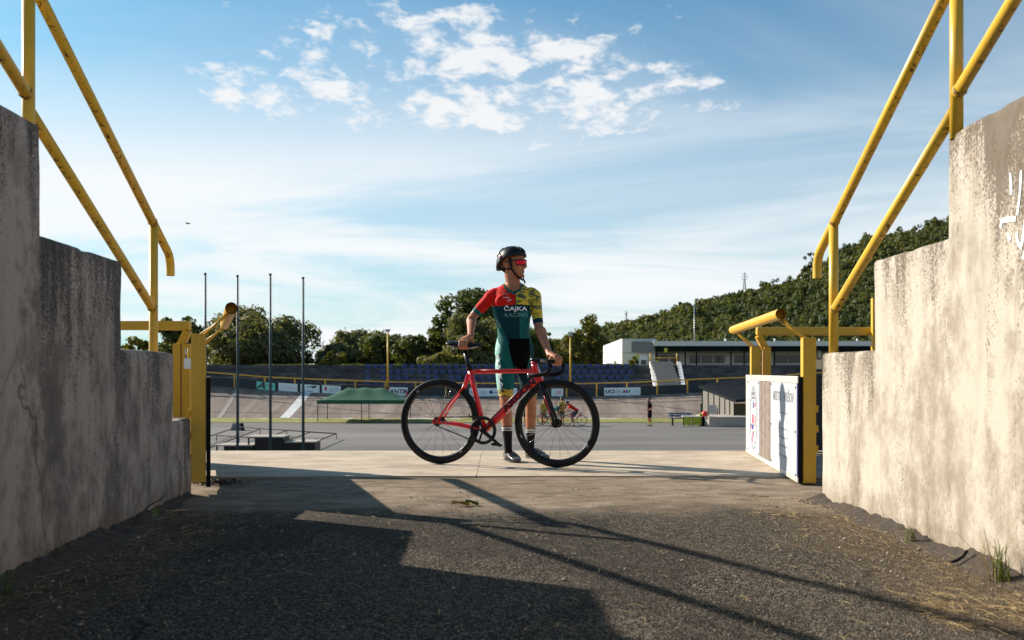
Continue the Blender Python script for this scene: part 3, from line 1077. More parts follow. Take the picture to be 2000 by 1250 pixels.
# ------------------------------------------------------------------ swing gates and the fixed fence
def gate_leaf(name, label, near, far, zb, face, sign):
    """leaf from its free (near) end to its hinge (far); face=+1/-1: passage side is +x / -x of the leaf"""
    near = Vector((*near, 0)); far = Vector((*far, 0))
    root = empty(name, near, label=label, cat='gate', group='yellow framed swing gate leaves')
    d = (far - near); Lg = d.length; d.normalize()
    n = Vector((-d.y, d.x, 0))
    if n.x * face < 0: n = -n
    M = Matrix((d, n, Vector((0, 0, 1)))).transposed().to_4x4()

    def B(nm, lo, hi, mt, par=root, bev=0.003):
        m = MB(); m.x = M
        m.box(lo, hi)
        return m.build(nm, mt, par, bevel=bev)
    # box posts at both ends, on the far side of the boards
    for s0 in (0.0, Lg - 0.09):
        B('post', (s0, -0.085, zb), (s0 + 0.09, -0.002, 0.945), MT['gate'], bev=0.004)
    B('lower_rail', (0.09, -0.06, zb + 0.06), (Lg - 0.09, -0.02, zb + 0.11), MT['gate'])
    B('upper_rail', (0.09, -0.06, 0.60), (Lg - 0.09, -0.02, 0.65), MT['gate'])
    bo = B('backing_board', (-0.004, 0.0, min(zb, 0.045) + 0.004), (Lg + 0.004, 0.024, 0.690), MT['blackmat'], bev=0.002)
    # hinges / latch
    B('hinge', (Lg, -0.05, 0.30), (Lg + 0.05, -0.02, 0.36), MT['gate'], bev=0.002)
    B('hinge', (Lg, -0.05, 0.78), (Lg + 0.05, -0.02, 0.84), MT['gate'], bev=0.002)
    lt = MB(); lt.x = M
    lt.box((0.02, -0.125, 0.74), (0.06, -0.085, 0.80)); lt.loft([(0.04, -0.11, 0.80), (0.04, -0.11, 0.86)], 0.008, 8)
    lt.build('latch', MT['steel'], root)
    for zz in (0.20, 0.33, 0.46):
        B('side_tab', (0.03, -0.105, zz), (0.05, -0.085, zz + 0.045), MT['gate'], bev=0.001)
    # the overhanging top rail and its struts
    m = MB(); m.x = M
    m.loft([(-0.02, 0.14, 1.095), (Lg + 0.05, 0.14, 1.095)], 0.036, 24, side=(0, 0, 1), cap=False)
    m.loft([(-0.02, 0.14, 1.095), (Lg + 0.05, 0.14, 1.095)], 0.033, 24, side=(0, 0, 1), cap=False)
    m.build('top_tube', MT['gate'], root)
    for xx in (0.05, Lg - 0.02):
        m = MB(); m.x = M
        m.ring((xx, 0.14, 1.095), (1, 0, 0), 0.0, [(0.0, -0.001), (0.0325, -0.001), (0.0325, 0.001), (0.0, 0.001)], 20)
        m.build('tube_stop', MT['gate'], root)
    for s0 in (0.045, Lg - 0.045):
        m = MB(); m.x = M
        m.loft([(s0, -0.01, 0.94), (s0, 0.12, 1.07)], 0.009, 10)
        m.build('strut', MT['gate'], root)
        m = MB(); m.x = M
        m.loft([(s0 + (0.12 if s0 < 1 else -0.12), 0.13, 1.065), (s0 + (0.03 if s0 < 1 else -0.03), -0.04, 0.94)], 0.006, 8)
        m.build('strut', MT['gate'], root)
    if sign:
        sign(root, M, Lg, zb, B)
    return root


def gate_sign(root, M, Lg, zb, B):
    # pale trim top and bottom, two white boards, weathered planks between
    B('top_trim', (0.0, 0.0245, 0.648), (Lg, 0.034, 0.694), MT['trim'])
    B('bottom_trim', (0.0, 0.0245, zb + 0.002), (Lg, 0.034, zb + 0.036), MT['trim'])
    B('end_trim', (Lg - 0.07, 0.0245, zb + 0.037), (Lg - 0.002, 0.033, 0.647), MT['trim'])
    b1 = B('sign_board', (1.66, 0.0245, zb + 0.037), (Lg - 0.071, 0.032, 0.647), MT['offwhite'], bev=0.001)
    b2 = B('sign_board', (0.03, 0.0245, zb + 0.037), (1.08, 0.032, 0.647), MT['offwhite'], bev=0.001)
    B('blue_edge', (0.0, 0.0245, zb + 0.037), (0.029, 0.0335, 0.647), MT['navy'])
    z0 = 1.082
    for k in range(6):
        w_ = (1.658 - 1.082) / 6
        B('plank', (z0 + k * w_ + 0.002, 0.0245, zb + 0.037), (z0 + (k + 1) * w_ - 0.002, 0.029 + 0.001 * (k % 2), 0.647), MT['board_wood'], bev=0.001)
    for (a, b_) in ((1.70, 0.63), (1.70, 0.05), (2.30, 0.63), (2.30, 0.05), (1.05, 0.63), (1.05, 0.06), (0.06, 0.62), (0.06, 0.05), (1.06, 0.33), (0.07, 0.33)):
        m = MB(); m.x = M
        m.ring((a, 0.0335, b_), (0, 1, 0), 0.0, [(0, 0), (0.008, 0), (0.006, 0.003), (0, 0.003)], 10)
        m.build('screw', MT['blackmat'], root)

    # lettering: reading direction on this face runs from the hinge towards the free end
    def T(par, s_, u, z_, size, mt, sx=1.0, bold=0.0):
        o_ = M @ Vector((u, 0.0328, z_))
        mm = axes(o_, M.to_3x3() @ Vector((-1, 0, 0)), (0, 0, 1))
        return text_obj('lettering', s_, size, mt, par, mm, 0.0005, sx=sx, bold=bold)
    # board near the free end
    T(b2, 'MESTO', 0.80, 0.545, 0.092, MT['print_grey'], 1.15, 0.001)
    T(b2, 'PREŠOV', 0.33, 0.545, 0.092, MT['print_grey'], 1.15, 0.001)
    for k, zz in enumerate((0.43, 0.32, 0.26, 0.20, 0.13)):
        m = MB(); m.x = M
        m.box((0.36, 0.0322, zz), (0.72, 0.0330, zz + 0.006))
        m.build('printed_line', MT['print_grey'], b2)
    MT['print_pale'] = S('pale_print', (0.62, 0.63, 0.66), 0.5)
    for (u0, u1, z0_, z1_) in ((0.40, 0.52, 0.335, 0.415), (0.30, 0.38, 0.335, 0.395), (0.36, 0.56, 0.215, 0.25), (0.36, 0.58, 0.145, 0.19)):
        m = MB(); m.x = M
        m.box((u0, 0.0322, z0_), (u1, 0.0328, z1_)); m.build('pale_print', MT['print_pale'], b2)
    # oval diagram on the other board
    cx_, cz_ = 1.98, 0.335
    m = MB(); m.x = M
    pts = []
    for k in range(48):
        an = 2 * pi * k / 48
        pts.append((cx_ + 0.19 * cos(an) * (1 if abs(cos(an)) < 0.9 else 1), 0.0328, cz_ + 0.26 * sin(an)))
    m.loft(pts, (0.0006, 0.004), 6, side=(0, 1, 0), closed=True)
    m.build('oval_outline', MT['print_black'], b1)
    m = MB(); m.x = M
    pts = []
    for k in range(0, 28):
        an = 2 * pi * (k + 0.25) / 28
        c_ = Vector((cx_ + 0.235 * cos(an), 0.0325, cz_ + 0.215 * sin(an) + 0.0))
        m.cbox(c_, (0.012, 0.0008, 0.012))
    tag(m.build('oval_lettering', MT['print_grey'], b1), kind='stuff')
    m = MB(); m.x = M
    pts = [(cx_ - 0.10, 0.0328, 0.47), (cx_ - 0.06, 0.0328, 0.54), (cx_, 0.0328, 0.575), (cx_ + 0.06, 0.0328, 0.54), (cx_ + 0.10, 0.0328, 0.47)]
    m.loft(pts, (0.0006, 0.004), 6, side=(0, 1, 0)); m.build('emblem_mark', MT['print_black'], b1)
    T(b1, 'SAL', cx_, 0.535, 0.035, MT['print_black'], 1.6)
    T(b1, 'PREŠOV', cx_, 0.50, 0.022, MT['print_grey'], 2.0)
    for (mt, u, z_, w_, h_, tl) in (('print_blue', 2.00, 0.44, 0.05, 0.05, 0.02), ('print_red', 1.90, 0.445, 0.05, 0.035, 0.02), ('print_red', 2.02, 0.345, 0.06, 0.03, 0), ('print_red', 2.02, 0.31, 0.07, 0.05, 0),
                                   ('print_red', 1.90, 0.31, 0.03, 0.09, 0.02), ('print_blue', 2.03, 0.255, 0.08, 0.04, 0.01), ('print_red', 2.13, 0.245, 0.05, 0.02, 0), ('print_blue', 2.13, 0.265, 0.05, 0.02, 0),
                                   ('print_red', 2.04, 0.17, 0.03, 0.09, 0.02), ('print_blue', 1.98, 0.20, 0.02, 0.05, 0.01)):
        m = MB(); m.x = M
        m.prism([(u - w_ / 2, 0.0322, z_ - h_ / 2), (u + w_ / 2, 0.0322, z_ - h_ / 2), (u + w_ / 2 - tl, 0.0322, z_ + h_ / 2), (u - w_ / 2 - tl, 0.0322, z_ + h_ / 2)], (0, 0.0008, 0))
        m.build('emblem_mark', MT[mt], b1)


gate_leaf('swing_gate', 'open yellow gate leaf on the right carrying white printed boards', (1.875, 6.42), (2.115, 8.86), 0.004, -1, gate_sign)
gate_leaf('swing_gate', 'open yellow gate leaf by the shaded left wall, seen edge on', (-1.787, 5.82), (-2.41, 7.85), 0.078, 1, None)


def fence(name, label, x0, x1, y, zt, post_xs, extra=None):
    root = empty(name, (x0, y, 0), label=label, cat='fence', group='fixed yellow fence runs beside the gates')
    sg = 1 if x1 > x0 else -1

    def B(nm, lo, hi, mt):
        m = MB(); m.box((min(lo[0], hi[0]) - x0, lo[1] - y, lo[2]), (max(lo[0], hi[0]) - x0, hi[1] - y, hi[2]))
        return m.build(nm, mt, root, bevel=0.004)
    m = MB()
    m.bar((0, 0, zt), (x1 - x0, 0, zt), 0.072, 0.072)
    m.build('top_bar', MT['gate'], root, bevel=0.012, seg=3)
    m = MB()
    m.bar((sg * 0.02, 0.0, zt - 0.04), (sg * 0.085, 0.02, 0.93), 0.06, 0.05, side=(0, 1, 0))
    m.build('bracket', MT['gate'], root)
    for px in post_xs:
        B('post', (px - 0.031, y - 0.04, 0.0), (px + 0.031, y + 0.04, 0.945), MT['gate'])
    k = 0
    xx = x0 + sg * 0.2
    while abs(xx - x0) < abs(x1 - x0) - 0.1:
        xe = xx + sg * min(1.0, abs(x1 - xx))
        B('fence_board', (xx + sg * 0.005, y + 0.045, 0.01), (xe - sg * 0.005, y + 0.07, 0.69), MT['fenceboard'])
        xx = xe
    if extra:
        B('post', (extra[0] - 0.02, y - 0.11, 0.0), (extra[0] + 0.02, y - 0.06, extra[1]), MT['gate'])
    return root


fr = fence('fixed_fence', 'yellow barred fence behind the right wall', P(1478, 700, 8.93).x, 6.5, 8.95, 1.085, [P(1477, 700, 8.95).x, P(1497, 700, 8.95).x, 4.3, 6.3], (P(1704, 700, 8.9).x, 1.376))
fl = fence('fixed_fence', 'yellow barred fence behind the left wall', P(368, 636, 7.9).x, -7.5, 7.95, 1.09, [P(348, 700, 7.95).x, P(366, 700, 7.95).x, -4.6, -7.3])


# ------------------------------------------------------------------ the bicycle
BIKE_RZ = radians(-18.1)
BIKE_O = Vector((-0.566, 7.80, ZS))
BM = Matrix.Translation(BIKE_O) @ Matrix.Rotation(BIKE_RZ, 4, 'Z')


def wheel(bike, ax, name, rear):
    """rim mesh with tyre, hub and spokes as sub-parts; ax: axle centre"""
    R = 0.333
    m = MB()
    # deep rim
    m.ring(ax, (0, 1, 0), R - 0.014, [(0.0, -0.011), (0.002, 0.0), (0.0, 0.011), (-0.012, 0.0125), (-0.028, 0.0115), (-0.043, 0.004), (-0.046, 0.0), (-0.043, -0.004), (-0.028, -0.0115), (-0.012, -0.0125)], 96)
    rim = m.build(name, MT['carbon'], bike)
    m = MB()
    m.ring(ax, (0, 1, 0), R - 0.0125, [(0.0125 * cos(a), 0.0122 * sin(a)) for a in [2 * pi * k / 12 for k in range(12)]], 96)
    m.build('tyre', MT['rubber'], rim)
    m = MB()
    w = 0.05 if not rear else 0.055
    m.loft([ax + Vector((0, -w, 0)), ax + Vector((0, w, 0))], 0.010, 16)
    m.loft([ax + Vector((0, -w * 0.72, 0)), ax + Vector((0, -w * 0.72 + 0.006, 0))], 0.027 if rear else 0.033, 24)
    m.loft([ax + Vector((0, w * 0.72 - 0.006, 0)), ax + Vector((0, w * 0.72, 0))], 0.027 if rear else 0.033, 24)
    m.loft([ax + Vector((0, -w * 0.7, 0)), ax + Vector((0, w * 0.7, 0))], 0.019 if rear else 0.026, 20)
    m.build('hub', MT['carbon'], rim)
    n = 20
    for k in range(n):
        an = 2 * pi * (k + 0.3) / n
        sd = 1 if k % 2 else -1
        tw = (0.55 if (k // 2) % 2 else -0.55) if rear else (0.5 if (k // 2) % 2 else -0.5)
        ha = an + tw
        p = ax + Vector((0.024 * cos(ha), sd * w * 0.68, 0.024 * sin(ha)))
        q = ax + Vector(((R - 0.058) * cos(an), sd * 0.002, (R - 0.058) * sin(an)))
        s_ = MB()
        s_.loft([p, q], 0.0011, 5)
        s_.build('spoke', MT['spoke'], rim)
    # valve and rim lettering
    s_ = MB()
    an = radians(215 if not rear else 70)
    s_.loft([ax + Vector(((R - 0.06) * cos(an), 0, (R - 0.06) * sin(an))), ax + Vector(((R - 0.115) * cos(an), 0, (R - 0.115) * sin(an)))], 0.0022, 6)
    s_.build('valve', MT['steel'], rim)
    for k, an in enumerate((radians(128), radians(-52)) if rear else (radians(200), radians(-35))):
        c_ = ax + Vector(((R - 0.038) * cos(an), -0.0128, (R - 0.038) * sin(an)))
        rd = Vector((cos(an), 0, sin(an))); tg = Vector((sin(an), 0, -cos(an)))
        if sin(an) < 0: rd, tg = -rd, -tg
        text_obj('rim_lettering', 'AC', 0.019, MT['print_white'], rim, axes(c_, tg, rd), 0.0004, shear=0.3)
    return rim


MT['print_white'] = S('white_lettering', (0.80, 0.80, 0.80), 0.5, var=0.03)


def sec_tube(m, pts, rads, n=16):
    """frame tube; rads (half height in plane, half width lateral)"""
    m.loft(pts, rads, n, side=(0, 1, 0))


def make_bicycle():
    root = empty('bicycle', BIKE_O, BIKE_RZ, 'red track racing bicycle with black deep rims held by the cyclist', 'bicycle')
    V = Vector
    ra = V((0, 0, 0.333)); fa = V((0.950, 0, 0.333))
    bb = V((0.375, 0, 0.272)); sc = V((0.250, 0, 0.738)); ht = V((0.772, 0, 0.778)); hb = V((0.822, 0, 0.645))
    # frame: main tubes
    m = MB()
    m.loft([bb + V((0, -0.034, 0)), bb + V((0, 0.034, 0))], 0.026, 24)
    sec_tube(m, [bb, bb.lerp(sc, 0.3), bb.lerp(sc, 0.7), sc + (sc - bb) * 0.03], [(0.016, 0.021), (0.014, 0.019), (0.014, 0.019), (0.0145, 0.019)], 18)
    fr = m.build('frame', MT['red'], root)
    m = MB()
    dA = bb + V((0.005, 0, 0.005)); dB = V((0.808, 0, 0.676))
    sec_tube(m, [dA, dA.lerp(dB, 0.15), dA.lerp(dB, 0.6), dA.lerp(dB, 0.92), dB], [(0.02, 0.026), (0.019, 0.031), (0.018, 0.034), (0.018, 0.030), (0.016, 0.024)], 18)
    m.build('down_tube', MT['red'], fr)
    m = MB()
    tA = V((0.258, 0, 0.722)); tB = V((0.778, 0, 0.728))
    sec_tube(m, [tA, tA.lerp(tB, 0.1), tA.lerp(tB, 0.55), tA.lerp(tB, 0.9), tB], [(0.014, 0.020), (0.0155, 0.0185), (0.0165, 0.0165), (0.0175, 0.015), (0.017, 0.019)], 18)
    m.build('top_tube', MT['red'], fr)
    m = MB()
    d_ = (hb - ht).normalized()
    sec_tube(m, [ht - d_ * 0.004, ht + d_ * 0.02, ht.lerp(hb, 0.5), hb - d_ * 0.02, hb + d_ * 0.004], [(0.019, 0.024), (0.018, 0.025), (0.017, 0.023), (0.020, 0.028), (0.021, 0.030)], 20)
    m.build('head_tube', MT['red'], fr)
    # white head badge strip and dark graphics on the tubes
    m = MB()
    fwd = V((-d_.z, 0, d_.x)) * -1
    fwd = V((0.934, 0, 0.357))
    m.loft([ht + d_ * 0.015 + fwd * 0.018, ht.lerp(hb, 0.5) + fwd * 0.0175, hb - d_ * 0.012 + fwd * 0.021], (0.010, 0.008), 10, side=(0, 1, 0))
    m.build('head_badge', MT['white'], fr)
    for sd in (-1, 1):
        m = MB()
        for k in range(3): pass
        a = V((0, 0, 0))
        ax_p = V((0, sd * 0.052, 0.333))
        sec_tube(m, [ax_p + V((0.005, 0, 0.012)), ax_p + V((0.09, -sd * 0.012, 0.14)), V((0.205, sd * 0.026, 0.60)), V((0.244, sd * 0.010, 0.705))], [(0.008, 0.0085), (0.0075, 0.0085), (0.007, 0.009), (0.008, 0.012)], 12)
        m.build('seat_stay', MT['red'], fr)
        m = MB()
        sec_tube(m, [ax_p + V((0.012, 0, -0.004)), V((0.16, sd * 0.043, 0.312)), V((0.30, sd * 0.030, 0.283)), bb + V((-0.012, sd * 0.016, 0))], [(0.0085, 0.012), (0.008, 0.0115), (0.009, 0.012), (0.011, 0.014)], 12)
        m.build('chain_stay', MT['red'], fr)
        m = MB()
        m.prism([ax_p + V(q) for q in ((-0.045, 0, 0.012), (0.02, 0, 0.022), (0.035, 0, 0.0), (0.03, 0, -0.016), (-0.04, 0, -0.014), (-0.044, 0, -0.004), (-0.012, 0, -0.003), (-0.012, 0, 0.004), (-0.045, 0, 0.004))], (0, sd * 0.006, 0))
        m.build('dropout', MT['red'], fr, bevel=0.002)
        m = MB()
        m.loft([ax_p + V((0, sd * 0.006, 0)), ax_p + V((0, sd * 0.018, 0))], 0.010, 6)
        m.build('axle_nut', MT['steel'], fr)
    # down tube graphics: dark letters on the drive side
    dd = (dB - dA).normalized(); up_ = V((-dd.z, 0, dd.x))
    cc = dA.lerp(dB, 0.66) + V((0, -0.0182, 0)) + up_ * 0.003
    t_ = text_obj('tube_lettering', 'ARGON', 0.062, MT['darkred'], fr, axes(cc, dd, up_), 0.0012, sx=1.5, bold=0.003)
    m = MB()
    m.loft([dA.lerp(dB, 0.12) + up_ * 0.026 + V((0, -0.010, 0)), dA.lerp(dB, 0.60) + up_ * 0.030 + V((0, -0.0115, 0)), dA.lerp(dB, 0.9) + up_ * 0.026 + V((0, -0.012, 0))], (0.006, 0.0055), 8, side=(0, 1, 0))
    m.build('dark_stripe', MT['darkred'], fr)
    m = MB()
    m.loft([dA.lerp(dB, 0.36) - up_ * 0.027 + V((0, -0.010, 0)), dA.lerp(dB, 0.52) - up_ * 0.026 + V((0, -0.013, 0)), dA.lerp(dB, 0.80) - up_ * 0.019 + V((0, -0.0155, 0))], [(0.004, 0.003), (0.006, 0.010), (0.004, 0.006)], 8, side=(0, 1, 0))
    m.build('white_stripe', MT['white'], fr)
    m = MB()
    m.loft([tA.lerp(tB, 0.10) + V((0, -0.008, 0.011)), tA.lerp(tB, 0.5) + V((0, -0.008, 0.0105)), tA.lerp(tB, 0.97) + V((0, -0.012, 0.003))], [(0.006, 0.003), (0.007, 0.004), (0.006, 0.004)], 8, side=(0, 1, 0))
    m.build('dark_stripe', MT['darkred'], fr)
    # fork
    for sd in (-1, 1):
        m = MB()
        sec_tube(m, [hb + d_ * 0.012 + V((0, sd * 0.012, 0)), hb + d_ * 0.035 + V((0.004, sd * 0.031, 0)), hb.lerp(fa, 0.55) + V((-0.002, sd * 0.041, 0)), fa + V((-0.006, sd * 0.047, 0.01)), fa + V((0.004, sd * 0.048, -0.014))],
                 [(0.018, 0.020), (0.013, 0.019), (0.011, 0.016), (0.008, 0.011), (0.006, 0.008)], 14)
        fk = m.build('fork_blade', MT['carbon'], root)
        m = MB()
        p_ = hb.lerp(fa, 0.30)
        m.loft([p_ + V((0.0, sd * 0.046, 0.0)), hb.lerp(fa, 0.75) + V((-0.002, sd * 0.053, 0))], (0.003, 0.004), 8, side=(0, 1, 0))
        m.build('red_stripe', MT['red'], fk)
    m = MB()
    sec_tube(m, [hb + d_ * 0.003, hb + d_ * 0.03], [(0.030, 0.026), (0.034, 0.022)], 18)
    m.build('fork_crown', MT['carbon'], root)
    wheel(root, ra, 'rear_wheel', True)
    wheel(root, fa, 'front_wheel', False)
    # seat post, saddle
    m = MB()
    sd_ = (sc - bb).normalized()
    sec_tube(m, [sc - sd_ * 0.01, sc + sd_ * 0.05, sc + sd_ * 0.155], [(0.0115, 0.019), (0.0115, 0.018), (0.0115, 0.017)], 16)
    m.build('seat_post', MT['carbon'], root)
    m = MB()
    m.ring(sc + sd_ * 0.008, sd_, 0.017, [(0.0, -0.009), (0.007, -0.009), (0.007, 0.009), (0.0, 0.009)], 24)
    m.build('seat_clamp', MT['blackmat'], root)
    m = MB()
    secs = [(0.068, 0.947, 0.050, 0.010), (0.078, 0.950, 0.066, 0.016), (0.11, 0.946, 0.070, 0.020), (0.16, 0.937, 0.060, 0.021), (0.21, 0.931, 0.040, 0.020), (0.26, 0.929, 0.025, 0.018), (0.32, 0.927, 0.021, 0.015), (0.345, 0.923, 0.016, 0.011), (0.350, 0.921, 0.006, 0.005)]
    vs_, fs_ = [], []
    n = 20
    for (x, z, a, b_) in secs:
        for j in range(n):
            an = 2 * pi * j / n
            yy = a * cos(an); zz = b_ * sin(an)
            if zz < 0: zz *= 1.2; yy *= 0.96
            vs_.append((x, yy, z + zz - 0.25 * (yy * yy) / 0.07))
    k = len(secs)
    for i in range(k - 1):
        for j in range(n):
            fs_.append((i * n + j, i * n + (j + 1) % n, (i + 1) * n + (j + 1) % n, (i + 1) * n + j))
    fs_ += [tuple(range(n)), tuple(range((k - 1) * n, k * n))]
    m.smooth = True
    m.add(vs_, fs_)
    sdl = m.build('saddle', MT['black'], root)
    for sd in (-1, 1):
        m = MB()
        m.loft([(0.09, sd * 0.022, 0.928), (0.13, sd * 0.022, 0.905), (0.24, sd * 0.022, 0.902), (0.33, sd * 0.012, 0.918)], 0.0035, 8)
        m.build('saddle_rail', MT['steel'], sdl)
    m = MB()
    tp = sc + sd_ * 0.165
    m.cbox(tp + V((0.0, 0, 0.003)), (0.05, 0.055, 0.024))
    m.build('saddle_clamp', MT['blackmat'], root, bevel=0.006)
    # stem and drop bar
    m = MB()
    m.ring(ht - d_ * 0.012, d_, 0.0145, [(0.0, -0.011), (0.007, -0.011), (0.004, 0.011), (0.0, 0.011)], 24)
    m.build('spacer', MT['red'], root)
    m = MB()
    bc = V((0.852, 0, 0.806))
    sec_tube(m, [ht - d_ * 0.030 + V((-0.014, 0, 0)), ht - d_ * 0.030 + V((0.008, 0, 0.002)), bc.lerp(ht - d_ * 0.03, 0.3), bc], [(0.019, 0.020), (0.017, 0.018), (0.015, 0.016), (0.018, 0.018)], 14)
    m.loft([bc + V((0, -0.022, 0)), bc + V((0, 0.022, 0))], 0.022, 20)
    m.build('stem', MT['black'], root)
    m = MB()
    half = [V((0.852, 0.0, 0.806)), V((0.853, 0.05, 0.806)), V((0.862, 0.10, 0.803)), V((0.885, 0.145, 0.799)), V((0.918, 0.175, 0.795)), V((0.945, 0.186, 0.782)), V((0.957, 0.190, 0.760)), V((0.950, 0.191, 0.735)), V((0.930, 0.192, 0.714)), V((0.900, 0.192, 0.702)), V((0.860, 0.192, 0.697)), V((0.790, 0.192, 0.695))]
    full = [V((p.x, -p.y, p.z)) for p in reversed(half)] + half[1:]
    m.loft(full, [0.0125 if abs(p.y) < 0.12 else 0.0155 for p in full], 14, side=(0.3, 0, 1))
    hbx = m.build('handlebar', MT['blackmat'], root)
    for sd in (-1, 1):
        m = MB()
        m.loft([(0.792, sd * 0.192, 0.695), (0.783, sd * 0.192, 0.695)], 0.0165, 16)
        m.build('bar_plug', MT['steel'], hbx)
    # crank set, chain, pedals
    m = MB()
    cy = -0.044
    R_ = 0.099
    m.ring(bb + V((0, cy, 0)), (0, 1, 0), R_, [(0.0, -0.002), (0.004, 0.0), (0.0, 0.002), (-0.016, 0.002), (-0.016, -0.002)], 72)
    ca = radians(-38)
    for k in range(5):
        an = ca + 2 * pi * k / 5
        e = V((cos(an), 0, sin(an)))
        m.bar(bb + V((0, cy - 0.002, 0)) + e * 0.015, bb + V((0, cy - 0.002, 0)) + e * (R_ - 0.010), 0.014, 0.008, side=(0, 1, 0))
    crs = m.build('chainring', MT['black'], root)
    m = MB()
    for k in range(48):
        an = 2 * pi * k / 48
        e = V((cos(an), 0, sin(an)))
        m.cbox(bb + V((0, cy, 0)) + e * (R_ + 0.0055), (0.005, 0.003, 0.005))
    m.build('ring_teeth', MT['chain'], crs)
    for (sd, an) in ((-1, ca), (1, ca + pi)):
        m = MB()
        e = V((cos(an), 0, sin(an)))
        o_ = bb + V((0, sd * 0.060, 0))
        sec_tube(m, [o_ - e * 0.018, o_ + e * 0.03, o_ + e * 0.12, o_ + e * 0.165 + V((0, sd * 0.006, 0)), o_ + e * 0.180 + V((0, sd * 0.006, 0))], [(0.008, 0.016), (0.008, 0.017), (0.007, 0.013), (0.007, 0.014), (0.005, 0.008)], 14)
        m.loft([bb + V((0, sd * 0.03, 0)), o_ + V((0, sd * 0.010, 0))], 0.017, 20)
        cr = m.build('crank_arm', MT['black'], root)
        pc = o_ + e * 0.165 + V((0, sd * 0.045, 0))
        m = MB()
        m.loft([pc + V((0, -sd * 0.045, 0)), pc + V((0, sd * 0.02, 0))], 0.008, 12)
        m.cbox(pc + V((-0.004, 0, 0.002)), (0.052, 0.05, 0.020))
        m.cbox(pc + V((0.030, 0, -0.006)), (0.022, 0.046, 0.016))
        m.cbox(pc + V((-0.034, 0, 0.004)), (0.016, 0.030, 0.012))
        m.build('pedal', MT['blackmat'], cr, bevel=0.004)
    m = MB()
    m.ring(V((0, cy, 0.333)), (0, 1, 0), 0.030, [(0.0, -0.002), (0.003, 0.0), (0.0, 0.002), (-0.016, 0.002), (-0.016, -0.002)], 32)
    m.build('sprocket', MT['chain'], root)
    # chain: upper and lower run, wrapped
    pth = []
    for k in range(9):
        an = radians(95 + 170 * k / 8)
        pth.append(V((0.034 * cos(an), cy, 0.333 + 0.034 * sin(an))))
    for k in range(21):
        an = radians(-100 + 190 * k / 20)
        pth.append(V((bb.x + 0.105 * cos(an), cy, bb.z + 0.105 * sin(an))))
    dense = []
    nn = len(pth)
    for i in range(nn):
        p, q = pth[i], pth[(i + 1) % nn]
        L_ = (q - p).length
        c_ = max(1, int(L_ / 0.0127))
        for j in range(c_):
            dense.append(p.lerp(q, j / c_))
    m = MB()
    for i, p in enumerate(dense):
        q = dense[(i + 1) % len(dense)]
        m.bar(p, q, 0.006 if i % 2 else 0.0045, 0.0085, side=(0, 0, 1) if abs((q - p).normalized().z) < 0.9 else (1, 0, 0))
    m.build('chain', MT['chain'], root)
    return root


bike = make_bicycle()

# ------------------------------------------------------------------ people
from mathutils.bvhtree import BVHTree


V = Vector


def remesh(m, voxel, name='body'):
    """union of the lofted volumes as one continuous surface -> numpy verts, quads"""
    me = m.mesh(name, fix=True)
    o = bpy.data.objects.new(name, me)
    COL.objects.link(o)
    md = o.modifiers.new('r', 'REMESH'); md.mode = 'VOXEL'; md.voxel_size = voxel; md.adaptivity = 0.0
    bpy.context.view_layer.update()
    ev = o.evaluated_get(bpy.context.evaluated_depsgraph_get())
    em = ev.to_mesh()
    nv = len(em.vertices)
    co = np.empty(nv * 3, dtype=np.float32); em.vertices.foreach_get('co', co)
    nf = len(em.polygons)
    fs = np.empty(nf * 4, dtype=np.int32)
    lt = np.empty(nf, dtype=np.int32); em.polygons.foreach_get('loop_total', lt)
    if (lt != 4).any():
        fl = [tuple(p.vertices) for p in em.polygons]
        fs = np.array([f if len(f) == 4 else (*f, f[-1]) for f in fl], dtype=np.int32)
    else:
        em.polygons.foreach_get('vertices', fs); fs = fs.reshape(-1, 4)
    ev.to_mesh_clear()
    bpy.data.objects.remove(o); bpy.data.meshes.remove(me)
    return co.reshape(-1, 3).astype(np.float64), fs


def laplace(co, fs, w, it):
    e = np.vstack([fs[:, [0, 1]], fs[:, [1, 2]], fs[:, [2, 3]], fs[:, [3, 0]]])
    deg = np.bincount(e[:, 0], minlength=len(co)) + np.bincount(e[:, 1], minlength=len(co))
    deg = np.maximum(deg, 1)[:, None]
    for _ in range(it):
        s_ = np.zeros_like(co)
        for k in range(3):
            s_[:, k] = np.bincount(e[:, 0], co[e[:, 1], k], minlength=len(co)) + np.bincount(e[:, 1], co[e[:, 0], k], minlength=len(co))
        co = co + (s_ / deg - co) * w[:, None]
    return co


def vnormals(co, fs):
    a = co[fs[:, 2]] - co[fs[:, 0]]; b = co[fs[:, 3]] - co[fs[:, 1]]
    n = np.cross(a, b)
    vn = np.zeros_like(co)
    for k in range(4):
        for c in range(3):
            vn[:, c] += np.bincount(fs[:, k], n[:, c], minlength=len(co))
    return vn / np.maximum(np.linalg.norm(vn, axis=1), 1e-9)[:, None]


def shell(name, co, fs, vn, sel, off, mats, midx, parent):
    """clothing: the chosen faces lifted off the body, closing onto the skin at their edge"""
    f = fs[sel]
    used = np.unique(f)
    mp = -np.ones(len(co), dtype=np.int64); mp[used] = np.arange(len(used))
    allc = np.bincount(fs.ravel(), minlength=len(co)); selc = np.bincount(f.ravel(), minlength=len(co))
    border = (selc < allc)[used]
    o = np.where(border, off * 0.35, off)
    v = co[used] + vn[used] * o[:, None]
    return mesh_np(name, v, mp[f], mats, parent, smooth=True, midx=midx[sel])


